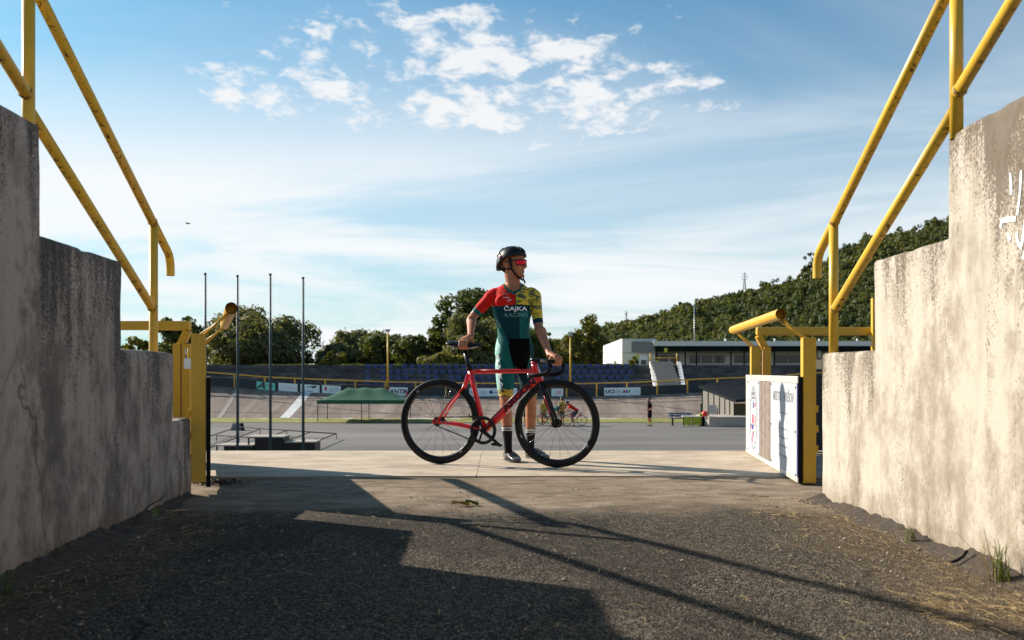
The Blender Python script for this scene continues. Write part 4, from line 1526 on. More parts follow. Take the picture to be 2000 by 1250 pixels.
def bone_dist(c, bones):
    """index of nearest bone (distance / radius) and position along it"""
    best = np.full(len(c), 1e9); bi = np.zeros(len(c), dtype=int); bt = np.zeros(len(c))
    for k, (a, b, r) in enumerate(bones):
        a = np.array(a); b = np.array(b)
        d = b - a
        t = np.clip(((c - a) @ d) / (d @ d), 0, 1)
        dist = np.linalg.norm(c - (a + t[:, None] * d), axis=1) / r
        w = dist < best
        best[w] = dist[w]; bi[w] = k; bt[w] = t[w]
    return bi, bt


def head_frame(org, yaw, pitch=0.0, roll=0.0):
    f = Vector((sin(yaw), -cos(yaw), 0)); u = Vector((0, 0, 1)); r = f.cross(u)
    M = Matrix((r, f, u)).transposed().to_4x4()
    M.translation = org
    return M @ Matrix.Rotation(pitch, 4, 'X') @ Matrix.Rotation(roll, 4, 'Y')


def add_head(m, H, s=1.0):
    x0 = m.x
    m.x = H @ Matrix.Scale(s, 4)
    m.ball((0, -0.012, 0.035), (0.076, 0.097, 0.088), 24, 16)
    m.loft([(0, 0.012, 0.06), (0, 0.018, 0.03), (0, 0.022, -0.015), (0, 0.026, -0.05), (0, 0.036, -0.08), (0, 0.050, -0.105), (0, 0.058, -0.121)],
           [(0.068, 0.078), (0.071, 0.080), (0.068, 0.078), (0.062, 0.070), (0.052, 0.058), (0.037, 0.042), (0.018, 0.022)], 24)
    m.ball((0, 0.092, 0.030), (0.048, 0.012, 0.012), 14, 8)          # brow
    m.loft([(0, 0.094, 0.018), (0, 0.106, -0.004), (0, 0.117, -0.025), (0, 0.108, -0.036)], [(0.010, 0.012), (0.011, 0.012), (0.015, 0.012), (0.010, 0.008)], 12)  # nose
    m.ball((0, 0.089, -0.056), (0.024, 0.010, 0.006), 12, 8)
    m.ball((0, 0.087, -0.069), (0.021, 0.010, 0.0065), 12, 8)
    m.ball((0, 0.083, -0.098), (0.022, 0.016, 0.016), 12, 8)         # chin
    for sd in (-1, 1):
        m.ball((sd * 0.042, 0.075, -0.020), (0.024, 0.018, 0.018), 12, 8)   # cheek
        m.ball((sd * 0.079, -0.014, -0.008), (0.008, 0.019, 0.031), 12, 10)  # ear
    m.x = x0


def fist(m, c, A, D, rad, fr=0.0088, sweep=215, flat=1.0, spread=0.0185, thumb=1):
    """hand closed round the axis A through c; palm lies on side D, fingers wrap from there in the sense A x D"""
    A = A.normalized(); D = (D - A * D.dot(A)).normalized(); E = A.cross(D)
    m.loft([c + D * (rad + 0.030) - E * 0.030, c + D * (rad + 0.022) - E * 0.008, c + D * (rad + 0.014) + E * 0.016], [(0.030, 0.017), (0.040, 0.018), (0.040, 0.013)], 14, side=tuple(A))
    for k in range(4):
        o = A * ((k - 1.5) * spread)
        ln = (0.92, 1.0, 0.97, 0.84)[k]
        pts = []
        for q in range(8):
            an = radians(18 + sweep * ln * q / 7)
            rr = rad + fr + (0.006 if q in (1, 4) else 0.0)
            pts.append(c + o + D * (rr * cos(an)) + E * (rr * flat * sin(an)))
        m.loft(pts, [fr * 1.12, fr * 1.12, fr * 1.05, fr, fr, fr * 0.95, fr * 0.9, fr * 0.7], 10, side=tuple(A))
    o = A * (thumb * 0.040)
    pts = [c + o * 0.7 + D * (rad + 0.020) - E * 0.018, c + o * 1.25 + D * (rad + 0.008) - E * 0.020, c + o * 1.35 + D * (rad - 0.010) - E * (rad * flat + 0.008), c + o * 1.1 - D * 0.012 - E * (rad * flat + 0.006)]
    m.loft(pts, [0.013, 0.0115, 0.0105, 0.008], 10, side=tuple(A))


def body_lofts(m, J):
    m.loft([s_[0] for s_ in J['spine']], [(s_[1], s_[2]) for s_ in J['spine']], 28, side=tuple(J['side']))
    m.loft(J['neck'], J['neckr'], 18, side=tuple(J['side']))
    for sh_in, sh, el, wr, k in J['arms']:
        up = el - sh; lo = wr - el
        m.ball(sh + up * 0.10, (0.056 * k, 0.056 * k, 0.062 * k), 12, 8)
        m.ball(el + lo * 0.25 + V((0.008 if sh.x > 0 else -0.008, 0, 0)), (0.042 * k, 0.042 * k, 0.060 * k), 12, 8)
        m.loft([sh_in, sh_in.lerp(sh, 0.6), sh, sh + up * 0.25, sh + up * 0.55, sh + up * 0.85, el, el + lo * 0.22, el + lo * 0.5, el + lo * 0.8, wr, wr + lo.normalized() * 0.025],
               [0.050 * k, 0.057 * k, 0.055 * k, 0.050 * k, 0.046 * k, 0.041 * k, 0.039 * k, 0.0425 * k, 0.038 * k, (0.030 * k, 0.027 * k), (0.027 * k, 0.022 * k), (0.028 * k, 0.022 * k)], 18, side=(1, 0, 0))
    for hp, kn, an, k in J['legs']:
        th = kn - hp; sh = an - kn
        fw = J.get('fw', V((0, -1, 0))); bk = -fw
        m.ball(kn + fw * 0.022 * k, (0.040 * k, 0.040 * k, 0.046 * k), 12, 8)
        m.ball(kn + sh * 0.30 + bk * 0.018 * k + V((0.012, 0, 0)), (0.040 * k, 0.046 * k, 0.085 * k), 12, 8)
        m.ball(hp + th * 0.62 + fw * 0.020 * k, (0.056 * k, 0.055 * k, 0.11 * k), 12, 8)
        m.loft([hp - th * 0.06, hp + th * 0.12, hp + th * 0.35, hp + th * 0.62, hp + th * 0.86, kn, kn + sh * 0.14, kn + sh * 0.30, kn + sh * 0.5, kn + sh * 0.72, kn + sh * 0.9, an + sh * 0.02],
               [(0.075 * k, 0.08 * k), (0.083 * k, 0.090 * k), (0.080 * k, 0.086 * k), (0.071 * k, 0.076 * k), (0.058 * k, 0.062 * k), (0.052 * k, 0.056 * k), (0.049 * k, 0.055 * k), (0.050 * k, 0.060 * k), (0.044 * k, 0.052 * k), (0.034 * k, 0.039 * k), (0.030 * k, 0.034 * k), (0.031 * k, 0.035 * k)], 20, side=(1, 0, 0))


def shoe(m, heel, toe, w=0.046, h=0.075):
    """closed low shoe from heel to toe on the ground"""
    d = toe - heel
    L_ = d.length; d.normalize()
    sd = Vector((-d.y, d.x, 0))
    g = heel.z
    secs = [(0.0, 0.55, 0.048), (0.02, 0.72, h * 0.95), (0.25, 0.78, h), (0.42, 0.85, h * 0.86), (0.62, 1.0, h * 0.62), (0.82, 0.95, h * 0.46), (0.95, 0.62, h * 0.36), (1.0, 0.30, h * 0.26)]
    n = 16
    vs_, fs_ = [], []
    for (t_, a, hh) in secs:
        c_ = heel + d * (L_ * t_)
        for j in range(n):
            an = 2 * pi * j / n
            yy = cos(an); zz = sin(an)
            zv = 0.004 + (hh - 0.004) * ((zz + 1) / 2) ** (0.8)
            wx = w * a * (abs(yy) ** 0.8) * (1 if yy > 0 else -1) * (1.0 if zz < 0 else 0.96)
            vs_.append(c_ + sd * wx + Vector((0, 0, zv)))
    for i in range(len(secs) - 1):
        for j in range(n):
            fs_.append((i * n + j, i * n + (j + 1) % n, (i + 1) * n + (j + 1) % n, (i + 1) * n + j))
    k = len(secs) - 1
    fs_ += [tuple(range(n)), tuple(range(k * n, k * n + n))]
    m.smooth = True
    m.add(vs_, fs_)
    m.smooth = False


def helmet_parts(root, H, s=1.0, detail=True, mt='black'):
    n, k = 36, 16
    vs_, fs_ = [], []

    def hp(az, t_, lift=0.0):
        """az: 0 front, pi back; t_: 0 crown .. 1 rim"""
        fr_ = cos(az)
        rim = 0.050 + 0.0 * fr_ if fr_ > 0 else 0.050 + 0.082 * fr_
        rim = 0.050 + (0.012 if fr_ > 0 else 0.088) * fr_
        th = t_ * radians(90)
        lw = 0.106 + lift; ll = (0.126 if fr_ > 0 else 0.142) + lift
        hh = 0.118 + lift
        x = lw * sin(th) ** 0.85 * sin(az); y = ll * sin(th) ** 0.85 * cos(az) - 0.014
        zc = 0.034
        z = zc + hh * cos(th) ** 0.9 if t_ < 1 else zc
        # pull the rim down to its line
        z = z + (rim - zc) * (t_ ** 3)
        return Vector((x, y, z))
    for i in range(k + 1):
        for j in range(n):
            vs_.append(hp(2 * pi * j / n, max(i / k, 0.001)))
    for i in range(k):
        for j in range(n):
            fs_.append((i * n + j, i * n + (j + 1) % n, (i + 1) * n + (j + 1) % n, (i + 1) * n + j))
    # inner lip
    b = len(vs_)
    for j in range(n):
        p = vs_[k * n + j]
        vs_.append(Vector((p.x * 0.86, p.y * 0.88, p.z + 0.010)))
    for j in range(n):
        fs_.append((k * n + j, k * n + (j + 1) % n, b + (j + 1) % n, b + j))
    m = MB(); m.x = H @ Matrix.Scale(s, 4); m.smooth = True
    m.add(vs_, fs_)
    hel = m.build('helmet', MT[mt], root)
    if not detail:
        return hel

    def strip(nm, path, w, h, mt_, lift=0.002):
        m = MB(); m.x = H @ Matrix.Scale(s, 4)
        m.loft([hp(a, t_, lift) for a, t_ in path], (w, h), 8, side=(0, 0, 1))
        m.build(nm, MT[mt_], hel)
    for az0 in (2.15, 2.75, -2.15, -2.75):
        strip('vent', [(az0, 0.35), (az0 * 1.0, 0.5), (az0, 0.68)], 0.006, 0.006, 'blackmat', 0.001)
    for az0 in (2.35, 2.0, -2.35):
        strip('silver_stripe', [(az0 + 0.05, 0.42), (az0, 0.58), (az0 - 0.04, 0.76)], 0.0035, 0.0035, 'helm_silver', 0.002)
    strip('teal_stripe', [(0.35, 0.30), (0.30, 0.45), (0.28, 0.62)], 0.004, 0.003, 's_pale', 0.002)
    for k_, mt_ in enumerate(('white', 'print_blue', 'print_red')):
        strip('flag_mark', [(2.02 - 0.09 * k_, 0.80), (2.02 - 0.09 * k_, 0.92)], 0.004, 0.003, mt_, 0.0015)
    for (az0, t0, t1) in ((0.0, 0.25, 0.8), (0.5, 0.3, 0.7), (-0.5, 0.3, 0.7), (1.1, 0.30, 0.62)):
        strip('vent', [(az0, t0), (az0, (t0 + t1) / 2), (az0, t1)], 0.006, 0.005, 'blackmat', 0.0005)
    return hel


MT['helm_silver'] = S('helmet_silver', (0.45, 0.46, 0.47), 0.3, 0.4)

# ---- the cyclist
YH = 8.12
root = empty('person', (0.06, 8.08, ZS), label='cyclist in red, yellow and teal skinsuit standing behind the red bicycle', cat='person')
RO = Vector((0.06, 8.08, ZS))


def px_y(px, py, Y):
    return P(px, py, Y)


sp = [(P(1006, 716, YH), 0.070, 0.075), (P(1006, 704, YH), 0.135, 0.105), (P(1005, 690, YH), 0.160, 0.116), (P(1004, 674, YH), 0.150, 0.112), (P(1003, 656, YH - 0.01), 0.128, 0.096), (P(1003, 640, YH - 0.01), 0.128, 0.098),
      (P(1001, 618, YH - 0.01), 0.146, 0.108), (P(1000, 596, YH), 0.162, 0.114), (P(1001, 580, YH + 0.01), 0.165, 0.105), (P(1002, 567, YH + 0.02), 0.145, 0.082), (P(1002, 558, YH + 0.03), 0.095, 0.062), (P(1002, 552, YH + 0.03), 0.060, 0.050)]
J = dict(spine=sp, side=V((1, -0.06, 0)))
Horg = P(1003, 517, YH)
H = head_frame(Horg, radians(57), radians(2))
J['neck'] = [P(1002, 566, YH + 0.025), P(1002, 552, YH + 0.012), H @ V((0, -0.026, -0.075)), H @ V((0, -0.012, -0.02))]
J['neckr'] = [0.068, 0.060, 0.057, 0.056]
saddle_c = BM @ V((0.215, 0.0, 0.930))
u_b = (BM.to_3x3() @ V((1, 0, 0))).normalized(); n_b = (BM.to_3x3() @ V((0, 1, 0))).normalized()
bar_c = BM @ V((0.905, 0.168, 0.797))
bar_ax = (BM.to_3x3() @ V((0.70, 0.70, -0.10))).normalized()
r_wr = P(919, 657, 7.83)
l_wr = P(1073, 691, 7.76)
J['arms'] = [(P(975, 572, YH + 0.02), P(961, 578, YH + 0.02), P(922, 620, 8.16), r_wr, 0.93),
             (P(1030, 571, YH + 0.02), P(1044, 577, YH + 0.01), P(1052, 638, 8.04), l_wr, 0.95)]
r_an = P(993, 884, 8.02); l_an = P(1036, 878, 8.30)
J['legs'] = [(P(986, 704, YH), P(988, 786, 8.03), r_an, 0.93), (P(1026, 704, YH + 0.02), P(1037, 786, 8.20), l_an, 0.93)]
m = MB()
body_lofts(m, J)
for sx_ in (-1, 1):
    m.ball(P(1000 + sx_ * 17, 588, YH - 0.075), (0.066, 0.036, 0.050), 14, 10)
    m.ball(P(1001 + sx_ * 30, 606, YH + 0.01), (0.030, 0.07, 0.085), 12, 8)
add_head(m, H)
fist(m, saddle_c + V((0, 0, 0.0)) - n_b * 0.008, u_b, V((0, 0, 1)), 0.024, 0.0095, 175, 1.35, 0.0195, thumb=1)
fist(m, bar_c, bar_ax, (V((0, 0, 1)) + n_b * -0.3), 0.015, 0.0085, 225, 0.95, 0.0165, thumb=-1)
m.loft([r_wr, r_wr.lerp(saddle_c + V((0, 0, 0.05)), 0.5), saddle_c + V((0, 0, 0.048)) - n_b * 0.0], [(0.026, 0.022), (0.030, 0.022), (0.036, 0.018)], 14, side=tuple(u_b))
m.loft([l_wr, l_wr.lerp(bar_c + V((0, 0, 0.04)), 0.5), bar_c + V((0, 0, 0.034))], [(0.026, 0.022), (0.028, 0.021), (0.031, 0.016)], 14, side=tuple(bar_ax))
co, fs = remesh(m, 0.0042)
# soften the joints, keep hands and face crisp
dh = np.minimum(np.linalg.norm(co - np.array(saddle_c), axis=1), np.linalg.norm(co - np.array(bar_c), axis=1))
df = np.linalg.norm(co - np.array(Horg), axis=1)
w = np.where((dh < 0.11), 0.30, np.where(df < 0.15, 0.35, 0.6))
co = laplace(co, fs, w, 3)
w2 = np.where((dh < 0.14) | (df < 0.16), 0.0, 0.6)
co = laplace(co, fs, w2, 14)
vn = vnormals(co, fs)
if ((co - co.mean(0)) * vn).sum() < 0:
    vn = -vn; fs = fs[:, ::-1]
fc = co[fs].mean(1)
px = 1000 + F * fc[:, 0] / fc[:, 1]; py = HOR - F * (fc[:, 2] - HC) / fc[:, 1]
A = J['arms']; Lg = J['legs']
bones = [(sp[1][0], sp[8][0], 0.14), (J['neck'][1], J['neck'][2], 0.06), (Horg - V((0, 0, 0.03)), Horg + V((0, 0, 0.06)), 0.09),
         (A[0][1], A[0][2], 0.05), (A[0][2], A[0][3], 0.045), (A[1][1], A[1][2], 0.05), (A[1][2], A[1][3], 0.045),
         (Lg[0][0] + V((0, 0, -0.05)), Lg[0][1], 0.075), (Lg[0][1], Lg[0][2], 0.05), (Lg[1][0] + V((0, 0, -0.05)), Lg[1][1], 0.075), (Lg[1][1], Lg[1][2], 0.05),
         (A[0][3], saddle_c, 0.04), (A[1][3], bar_c, 0.04), (J['neck'][0], J['neck'][1], 0.055)]
bi, bt = bone_dist(fc, bones)
neck_top = np.interp(px, [972, 981, 990, 1003, 1014, 1021, 1032], [546, 549, 563, 569.5, 564, 552, 546])
rear = fc[:, 1] > YH + 0.03
neck_top = np.where(rear, 548, neck_top)
torso = np.isin(bi, [0, 13]) | ((bi == 1) & (py > 552))
suit = torso & (py > neck_top) & (py < 780)
suit |= (bi == 3) & (bt < 0.80)
suit |= (bi == 5) & (bt < 0.92)
suit |= np.isin(bi, [7, 8, 9, 10]) & (py < 775.5)
hand = np.isin(bi, [11, 12])
suit &= ~hand & ~np.isin(bi, [2, 4, 6])
SM = ['s_dark', 's_red', 's_camo', 's_teal', 's_pale', 's_black', 's_collar']
mi = np.zeros(len(fs), dtype=int)
line = np.interp(px, [960, 968, 990, 1007, 1020, 1040], [600, 598, 597, 594.5, 594.5, 596])
# trunk
mi[:] = 0
side_l = np.interp(py, [598, 620, 640, 665, 690, 720, 760], [966, 972, 980, 992, 996, 1003, 1012])
mi[torso & (px < side_l)] = 3
mi[torso & (px > 1014.5) & (py > 608)] = 3
mi[torso & (px > 1036)] = 0
mi[(py > 652) & (px < np.interp(py, [652, 668, 676, 690, 730], [970, 974, 978.5, 976, 971])) & ~np.isin(bi, [3, 5])] = 4
blk = (py > 661) & (px > np.interp(py, [661, 680, 700, 720, 730], [994, 995, 999, 1007, 1014])) & (px < np.interp(py, [661, 690, 715], [1034, 1035.5, 1030]))
mi[blk & np.isin(bi, [0, 7, 9])] = 5
up = torso & (py < line)
mi[up & (px < 1007)] = 1
mi[up & (px >= 1007)] = 2
# legs
lr = (bi == 7) | (bi == 8)
mi[lr & (py > 716) & (px >= 976)] = 3
mi[lr & (py > 716) & (px < np.interp(py, [716, 760], [972, 981]))] = 4  # pale side panel plus the sunlit outer edge of the thigh, painted in
ll = (bi == 9) | (bi == 10)
mi[ll & (py > 716)] = 0
mi[(lr | ll) & (py > 760.5)] = 2
# sleeves and collar
mi[(bi == 3)] = 1
mi[(bi == 3) & (bt > 0.66)] = 3
mi[(bi == 5)] = 2
mi[(bi == 5) & (bt > 0.78)] = 0
mi[torso & (py < neck_top + 6.5) & (px > 979) & (px < 1024)] = 6
o = mesh_np('body', co - np.array(RO), fs, [MT['skin'], MT['lip']], root, smooth=True)
hl = (H.inverted() @ Matrix.Identity(4))
hm = np.array(H.inverted())
lc = fc @ hm[:3, :3].T + hm[:3, 3]
lipm = (np.abs(lc[:, 0]) < 0.024) & (lc[:, 1] > 0.09) & (lc[:, 2] < -0.050) & (lc[:, 2] > -0.076) & (df.mean() > 0)
o.data.polygons.foreach_set('material_index', lipm.astype(np.int32))
suit_o = shell('skinsuit', co - np.array(RO), fs, vn, suit, 0.0035, [MT[k] for k in SM], mi, root)
# socks with three white bands
lrb = np.isin(bi, [8]); llb = np.isin(bi, [10])
for sel0, y0 in ((lrb & (py > 832), 832), (llb & (py > 835.5), 835.5)):
    bi_ = np.zeros(len(fs), dtype=int)
    q = py - y0
    for (a, b_) in ((1.6, 3.2), (4.6, 6.2), (7.6, 9.2)):
        bi_[(q > a) & (q < b_)] = 1
    shell('sock', co - np.array(RO), fs, vn, sel0, 0.0045, [MT['blackmat'], MT['print_white']], bi_, root)
# shoes
MT['shoe'] = S('shoe_dark_grey', (0.085, 0.085, 0.09), 0.35, var=0.3, scale=18, coat=0.3)
MT['shoe_sole'] = S('shoe_sole', (0.015, 0.015, 0.015), 0.6)
for heel, toe in ((P(989, 0, 8.10), P(1013, 0, 7.86)), (P(1030, 0, 8.345), P(1071, 0, 8.17))):
    heel.z = ZS + 0.006; toe.z = ZS + 0.006
    m = MB(); m.x = Matrix.Translation(-RO)
    shoe(m, heel, toe, 0.047, 0.082)
    sh_o = m.build('shoe', MT['shoe'], root)
    m = MB(); m.x = Matrix.Translation(-RO)
    d = (toe - heel).normalized(); sd = V((-d.y, d.x, 0))
    for t_, hgt in ((0.42, 0.073), (0.56, 0.060), (0.68, 0.050)):
        c_ = heel + (toe - heel) * t_
        pts = [c_ + sd * (0.047 * cos(a)) + V((0, 0, 0.012 + (hgt - 0.006) * max(0, sin(a)) ** 0.7)) for a in [pi * q / 8 for q in range(9)]]
        m.loft(pts, (0.008, 0.003), 8, side=tuple(d))
    m.build('shoe_strap', MT['black'], sh_o)
    m = MB(); m.x = Matrix.Translation(-RO)
    m.loft([heel + V((0, 0, 0.002)), heel.lerp(toe, 0.3) + V((0, 0, 0.0)), heel.lerp(toe, 0.7), toe + V((0, 0, 0.006))], [(0.03, 0.008), (0.034, 0.007), (0.044, 0.007), (0.020, 0.006)], 12, side=tuple(sd))
    m.build('shoe_sole', MT['shoe_sole'], sh_o)
HL = Matrix.Translation(-RO) @ H
helmet_parts(root, HL)
# hair below the helmet at the nape and temple
m = MB(); m.x = HL
m.loft([(0, -0.085, 0.03), (0, -0.096, 0.0), (0, -0.090, -0.035), (0, -0.072, -0.055)], [(0.062, 0.02), (0.060, 0.018), (0.052, 0.016), (0.036, 0.010)], 14)
for sd in (-1, 1):
    m.loft([(sd * 0.074, 0.012, 0.045), (sd * 0.073, 0.016, 0.0), (sd * 0.069, 0.018, -0.02)], [(0.005, 0.014), (0.005, 0.010), (0.003, 0.004)], 8)
m.build('hair', MT['hair'], root)
# sunglasses
m = MB(); m.x = HL
vs_, fs_ = [], []
nl = 24
for i in range(nl + 1):
    a = radians(-62 + 124 * i / nl)
    for (zz, rr) in ((0.027, 1.0), (0.010, 1.03), (-0.008 - 0.007 * abs(sin(2 * a)), 1.0)):
        if abs(a) < 0.16 and zz < 0: zz = 0.0
        vs_.append((0.078 * sin(a) * rr, 0.034 + 0.078 * cos(a) * rr, zz))
for i in range(nl):
    for j in range(2):
        fs_.append((i * 3 + j, (i + 1) * 3 + j, (i + 1) * 3 + j + 1, i * 3 + j + 1))
m.smooth = True
m.add(vs_, fs_)
gl = m.build('sunglasses', MT['lens'], root)
m = MB(); m.x = HL
for row in (0, 2):
    m.loft([vs_[i * 3 + row] for i in range(0, nl + 1, 2)], 0.0042, 8)
for sd in (0, nl):
    e = V(vs_[sd * 3])
    s1 = 1 if e.x > 0 else -1
    m.loft([vs_[sd * 3], vs_[sd * 3 + 2]], 0.0034, 8)
    m.loft([e, V((s1 * 0.081, 0.03, 0.020)), V((s1 * 0.083, -0.02, 0.016))], 0.0036, 8)
m.build('glasses_frame', MT['black'], gl)
# straps and chin buckle
for sd in (-1, 1):
    m = MB(); m.x = HL
    m.loft([(sd * 0.088, 0.030, 0.045), (sd * 0.080, 0.026, 0.0), (sd * 0.075, 0.030, -0.045), (sd * 0.060, 0.052, -0.088), (sd * 0.030, 0.075, -0.120), (0.0, 0.088, -0.132)], [(0.0022, 0.008)] * 6, 8, side=(1, 0, 0))
    m.loft([(sd * 0.084, -0.075, 0.0), (sd * 0.080, -0.035, -0.035), (sd * 0.076, 0.026, -0.045)], [(0.002, 0.007)] * 3, 8, side=(1, 0, 0))
    m.build('chin_strap', MT['blackmat'], root)
m = MB(); m.x = HL
m.loft([(0.0, 0.076, -0.130), (0.0, 0.094, -0.134), (0.0, 0.104, -0.150), (0.0, 0.102, -0.165)], [(0.009, 0.007), (0.010, 0.008), (0.009, 0.006), (0.007, 0.004)], 10)
m.build('strap_buckle', MT['black'], root)

# lettering on the suit, laid onto its surface
bv = BVHTree.FromPolygons([tuple(v) for v in co], [tuple(int(i) for i in f) for f in fs])


def on_suit(name, s_, pxc, pyc, wpx, hpx, mt, rot=0.0, bold=0.0, shear=0.0, lift=0.0062, kern=1.0):
    cu = bpy.data.curves.new('lettering', 'FONT')
    cu.body = s_; cu.size = 1.0; cu.align_x = 'CENTER'; cu.align_y = 'CENTER'; cu.offset = bold; cu.shear = shear; cu.resolution_u = 3; cu.space_character = kern
    t = bpy.data.objects.new('lettering', cu); COL.objects.link(t)
    bpy.context.view_layer.update()
    me = bpy.data.meshes.new_from_object(t.evaluated_get(bpy.context.evaluated_depsgraph_get()))
    bpy.data.objects.remove(t)
    lay(name, me, pxc, pyc, wpx, hpx, mt, rot, lift)


def lay(name, me, pxc, pyc, wpx, hpx, mt, rot, lift=0.0062):
    c = np.array([v.co[:] for v in me.vertices])
    lo, hi = c.min(0), c.max(0)
    for v in me.vertices:
        a = ((v.co.x - lo[0]) / max(hi[0] - lo[0], 1e-6) - 0.5) * wpx
        b_ = ((v.co.y - lo[1]) / max(hi[1] - lo[1], 1e-6) - 0.5) * hpx
        X = pxc + a * cos(rot) + b_ * sin(rot); Yp = pyc + a * sin(rot) - b_ * cos(rot)
        tgt = P(X, Yp, YH)
        org = V((tgt.x, tgt.y - 0.5, tgt.z))
        hit = bv.ray_cast(org, V((0, 1, 0)), 1.0)
        if hit[0] is None:
            hit = bv.find_nearest(tgt)
        p = hit[0] + V((0, -lift, 0)) if hit[1] is None else hit[0] + (hit[1] if hit[1].y < 0 else -hit[1]) * (lift * 0.75) + V((0, -lift * 0.3, 0))
        v.co = p - RO
    me.materials.clear()
    return link(name, me, suit_o, [MT[mt]])


on_suit('chest_lettering', 'ČAJKA', 1007, 604.5, 44, 13.5, 'print_white', -0.01, 0.022)
on_suit('chest_lettering', 'RACING', 1008.5, 616.5, 43, 7.5, 's_pale', -0.03, -0.012, kern=1.1)
on_suit('thigh_lettering', 'ČAJKA', 976.5, 726, 66, 11, 'print_white', radians(82), 0.02)
on_suit('chest_mark', 'ıılıı', 989, 583, 12, 3, 'print_white')
on_suit('chest_mark', 'CP', 995, 589, 9, 4.5, 'print_white', shear=0.5)
on_suit('chest_mark', 'ılıı', 988, 576, 11, 3, 's_pale')
on_suit('side_lettering', 'ıılı', 975, 632, 16, 4, 's_pale', radians(62))
zm = MB()
zm.add([(x, y / 12, 0) for y in range(13) for x in (0, 1)], [(2 * i, 2 * i + 1, 2 * i + 3, 2 * i + 2) for i in range(12)])
lay('zip', zm.mesh('zip'), 1006.8, 583, 1.2, 25, 'black', 0.0, 0.0055)
on_suit('belly_mark', 'L', 1027, 655, 5, 6, 'print_black')


# ------------------------------------------------------------------ infield things
def at(px, Y):
    return (px - 1000) / F * Y


# flagpoles
for k, (px, py, lab) in enumerate(((401, 537, 'tall bare flagpole rising behind the left gate, leftmost of the four'), (464, 541, 'tall bare flagpole, second from the left of the row'), (528, 538, 'tall bare flagpole standing before the highest podium block'), (592, 545, 'tall bare flagpole before the right podium block'))):
    Yp = 35.0
    zt = HC + (HOR - py) / F * Yp
    r_ = empty('flagpole', (at(px, Yp), Yp, ZI), label=lab, cat='flagpole', group='row of flagpoles behind the podium')
    h = zt - ZI
    m = MB(); m.loft([(0, 0, 0), (0, 0, h * 0.5), (0, 0, h)], [0.050, 0.042, 0.030], 12)
    m.build('shaft', MT['tealpole'], r_)
    m = MB(); m.ball((0, 0, h + 0.03), (0.055, 0.055, 0.05), 10, 6)
    m.build('finial', MT['tealpole'], r_)
    m = MB(); m.loft([(0, 0, 0), (0, 0, 0.25)], 0.075, 12); m.cbox((0, 0, 0.01), (0.3, 0.3, 0.02))
    m.build('base', MT['tealpole'], r_)
    m = MB(); m.loft([(0.055, 0, 0.9), (0.05, 0, h - 0.05)], 0.005, 5); m.cbox((0.055, 0, 1.0), (0.03, 0.02, 0.14))
    m.build('halyard', MT['tealpole'], r_)

# winners' podium: three decks on dark boxes
Yp = 37.6
for (x0, x1, b0, b1, py, lab) in ((420, 494, 437, 492, 869, 'lowest podium block, left of the highest one'), (482, 554, 497, 553, 852.5, 'highest podium block with a wide pale deck'), (556, 616, 559, 615, 862.5, 'right podium block behind the right flagpole')):
    zt = HC - (py - HOR) / F * Yp
    r_ = empty('podium_block', (at((x0 + x1) / 2, Yp), Yp, ZI), label=lab, cat='podium', group='blocks of the winners podium')
    h = zt - ZI
    xa_, xb_ = at(x0, Yp) - r_.location.x, at(x1, Yp) - r_.location.x
    m = MB(); m.box((xa_, 0, h - 0.05), (xb_, 1.15, h)); m.build('deck', MT['kerb'], r_, bevel=0.008)
    ba, bb_ = at(b0, Yp) - r_.location.x, at(b1, Yp) - r_.location.x
    m = MB(); m.box((ba, 0.03, 0.02), (bb_, 1.1, h - 0.052)); m.build('front_board', MT['black'], r_, bevel=0.008)
    if ba - xa_ > 0.15:
        for yy in (0.05, 1.05):
            m = MB(); m.box((xa_ + 0.03, yy, 0), (xa_ + 0.08, yy + 0.05, h - 0.052)); m.build('leg', MT['blackmat'], r_)
# tubular backdrop frame lying on low feet behind the podium
fr_ = empty('banner_frame', (at(530, 40), 43, ZI), label='thin black tube frame lying flat behind the podium', cat='frame')
def gp(px, py, z=ZI + 0.28):
    Y = (HC - z) * F / (py - HOR)
    return V((at(px, Y), Y, z))
outer = [gp(464, 834), gp(657, 847), gp(600, 868), gp(398, 872), gp(398, 856)]
segs = [(gp(464, 834), gp(657, 847)), (gp(657, 847), gp(596, 870)), (gp(464, 834), gp(392, 858)), (gp(508, 838), gp(405, 876)), (gp(560, 841), gp(500, 862)), (gp(606, 844), gp(548, 866)), (gp(423, 850.5), gp(600, 861.5))]
for a, b_ in segs:
    m = MB(); m.loft([a - fr_.location, b_ - fr_.location], 0.026, 8); m.build('tube', MT['blackmat'], fr_)
for p in (gp(464, 834), gp(657, 847), gp(560, 841), gp(423, 850.5), gp(508, 838)):
    q = p - fr_.location
    m = MB(); m.loft([(q.x, q.y, 0), q], 0.02, 8); m.build('foot', MT['blackmat'], fr_)
# grey box by the grass at the far left
r_ = empty('equipment_case', (at(455, 57), 57.5, ZI), label='small grey case lying where the asphalt meets the grass', cat='case')
m = MB(); m.prism([(-0.3, 0, 0), (0.34, 0, 0), (0.30, 0, 0.42), (-0.16, 0, 0.42)], (0, 0.4, 0)); m.build('shell', MT['print_grey'], r_, bevel=0.02)
m = MB(); m.prism([(0.35, -0.02, 0), (0.46, -0.02, 0), (0.36, -0.02, 0.40), (0.31, -0.02, 0.42)], (0, 0.4, 0)); m.build('end_panel', MT['blackmat'], r_)

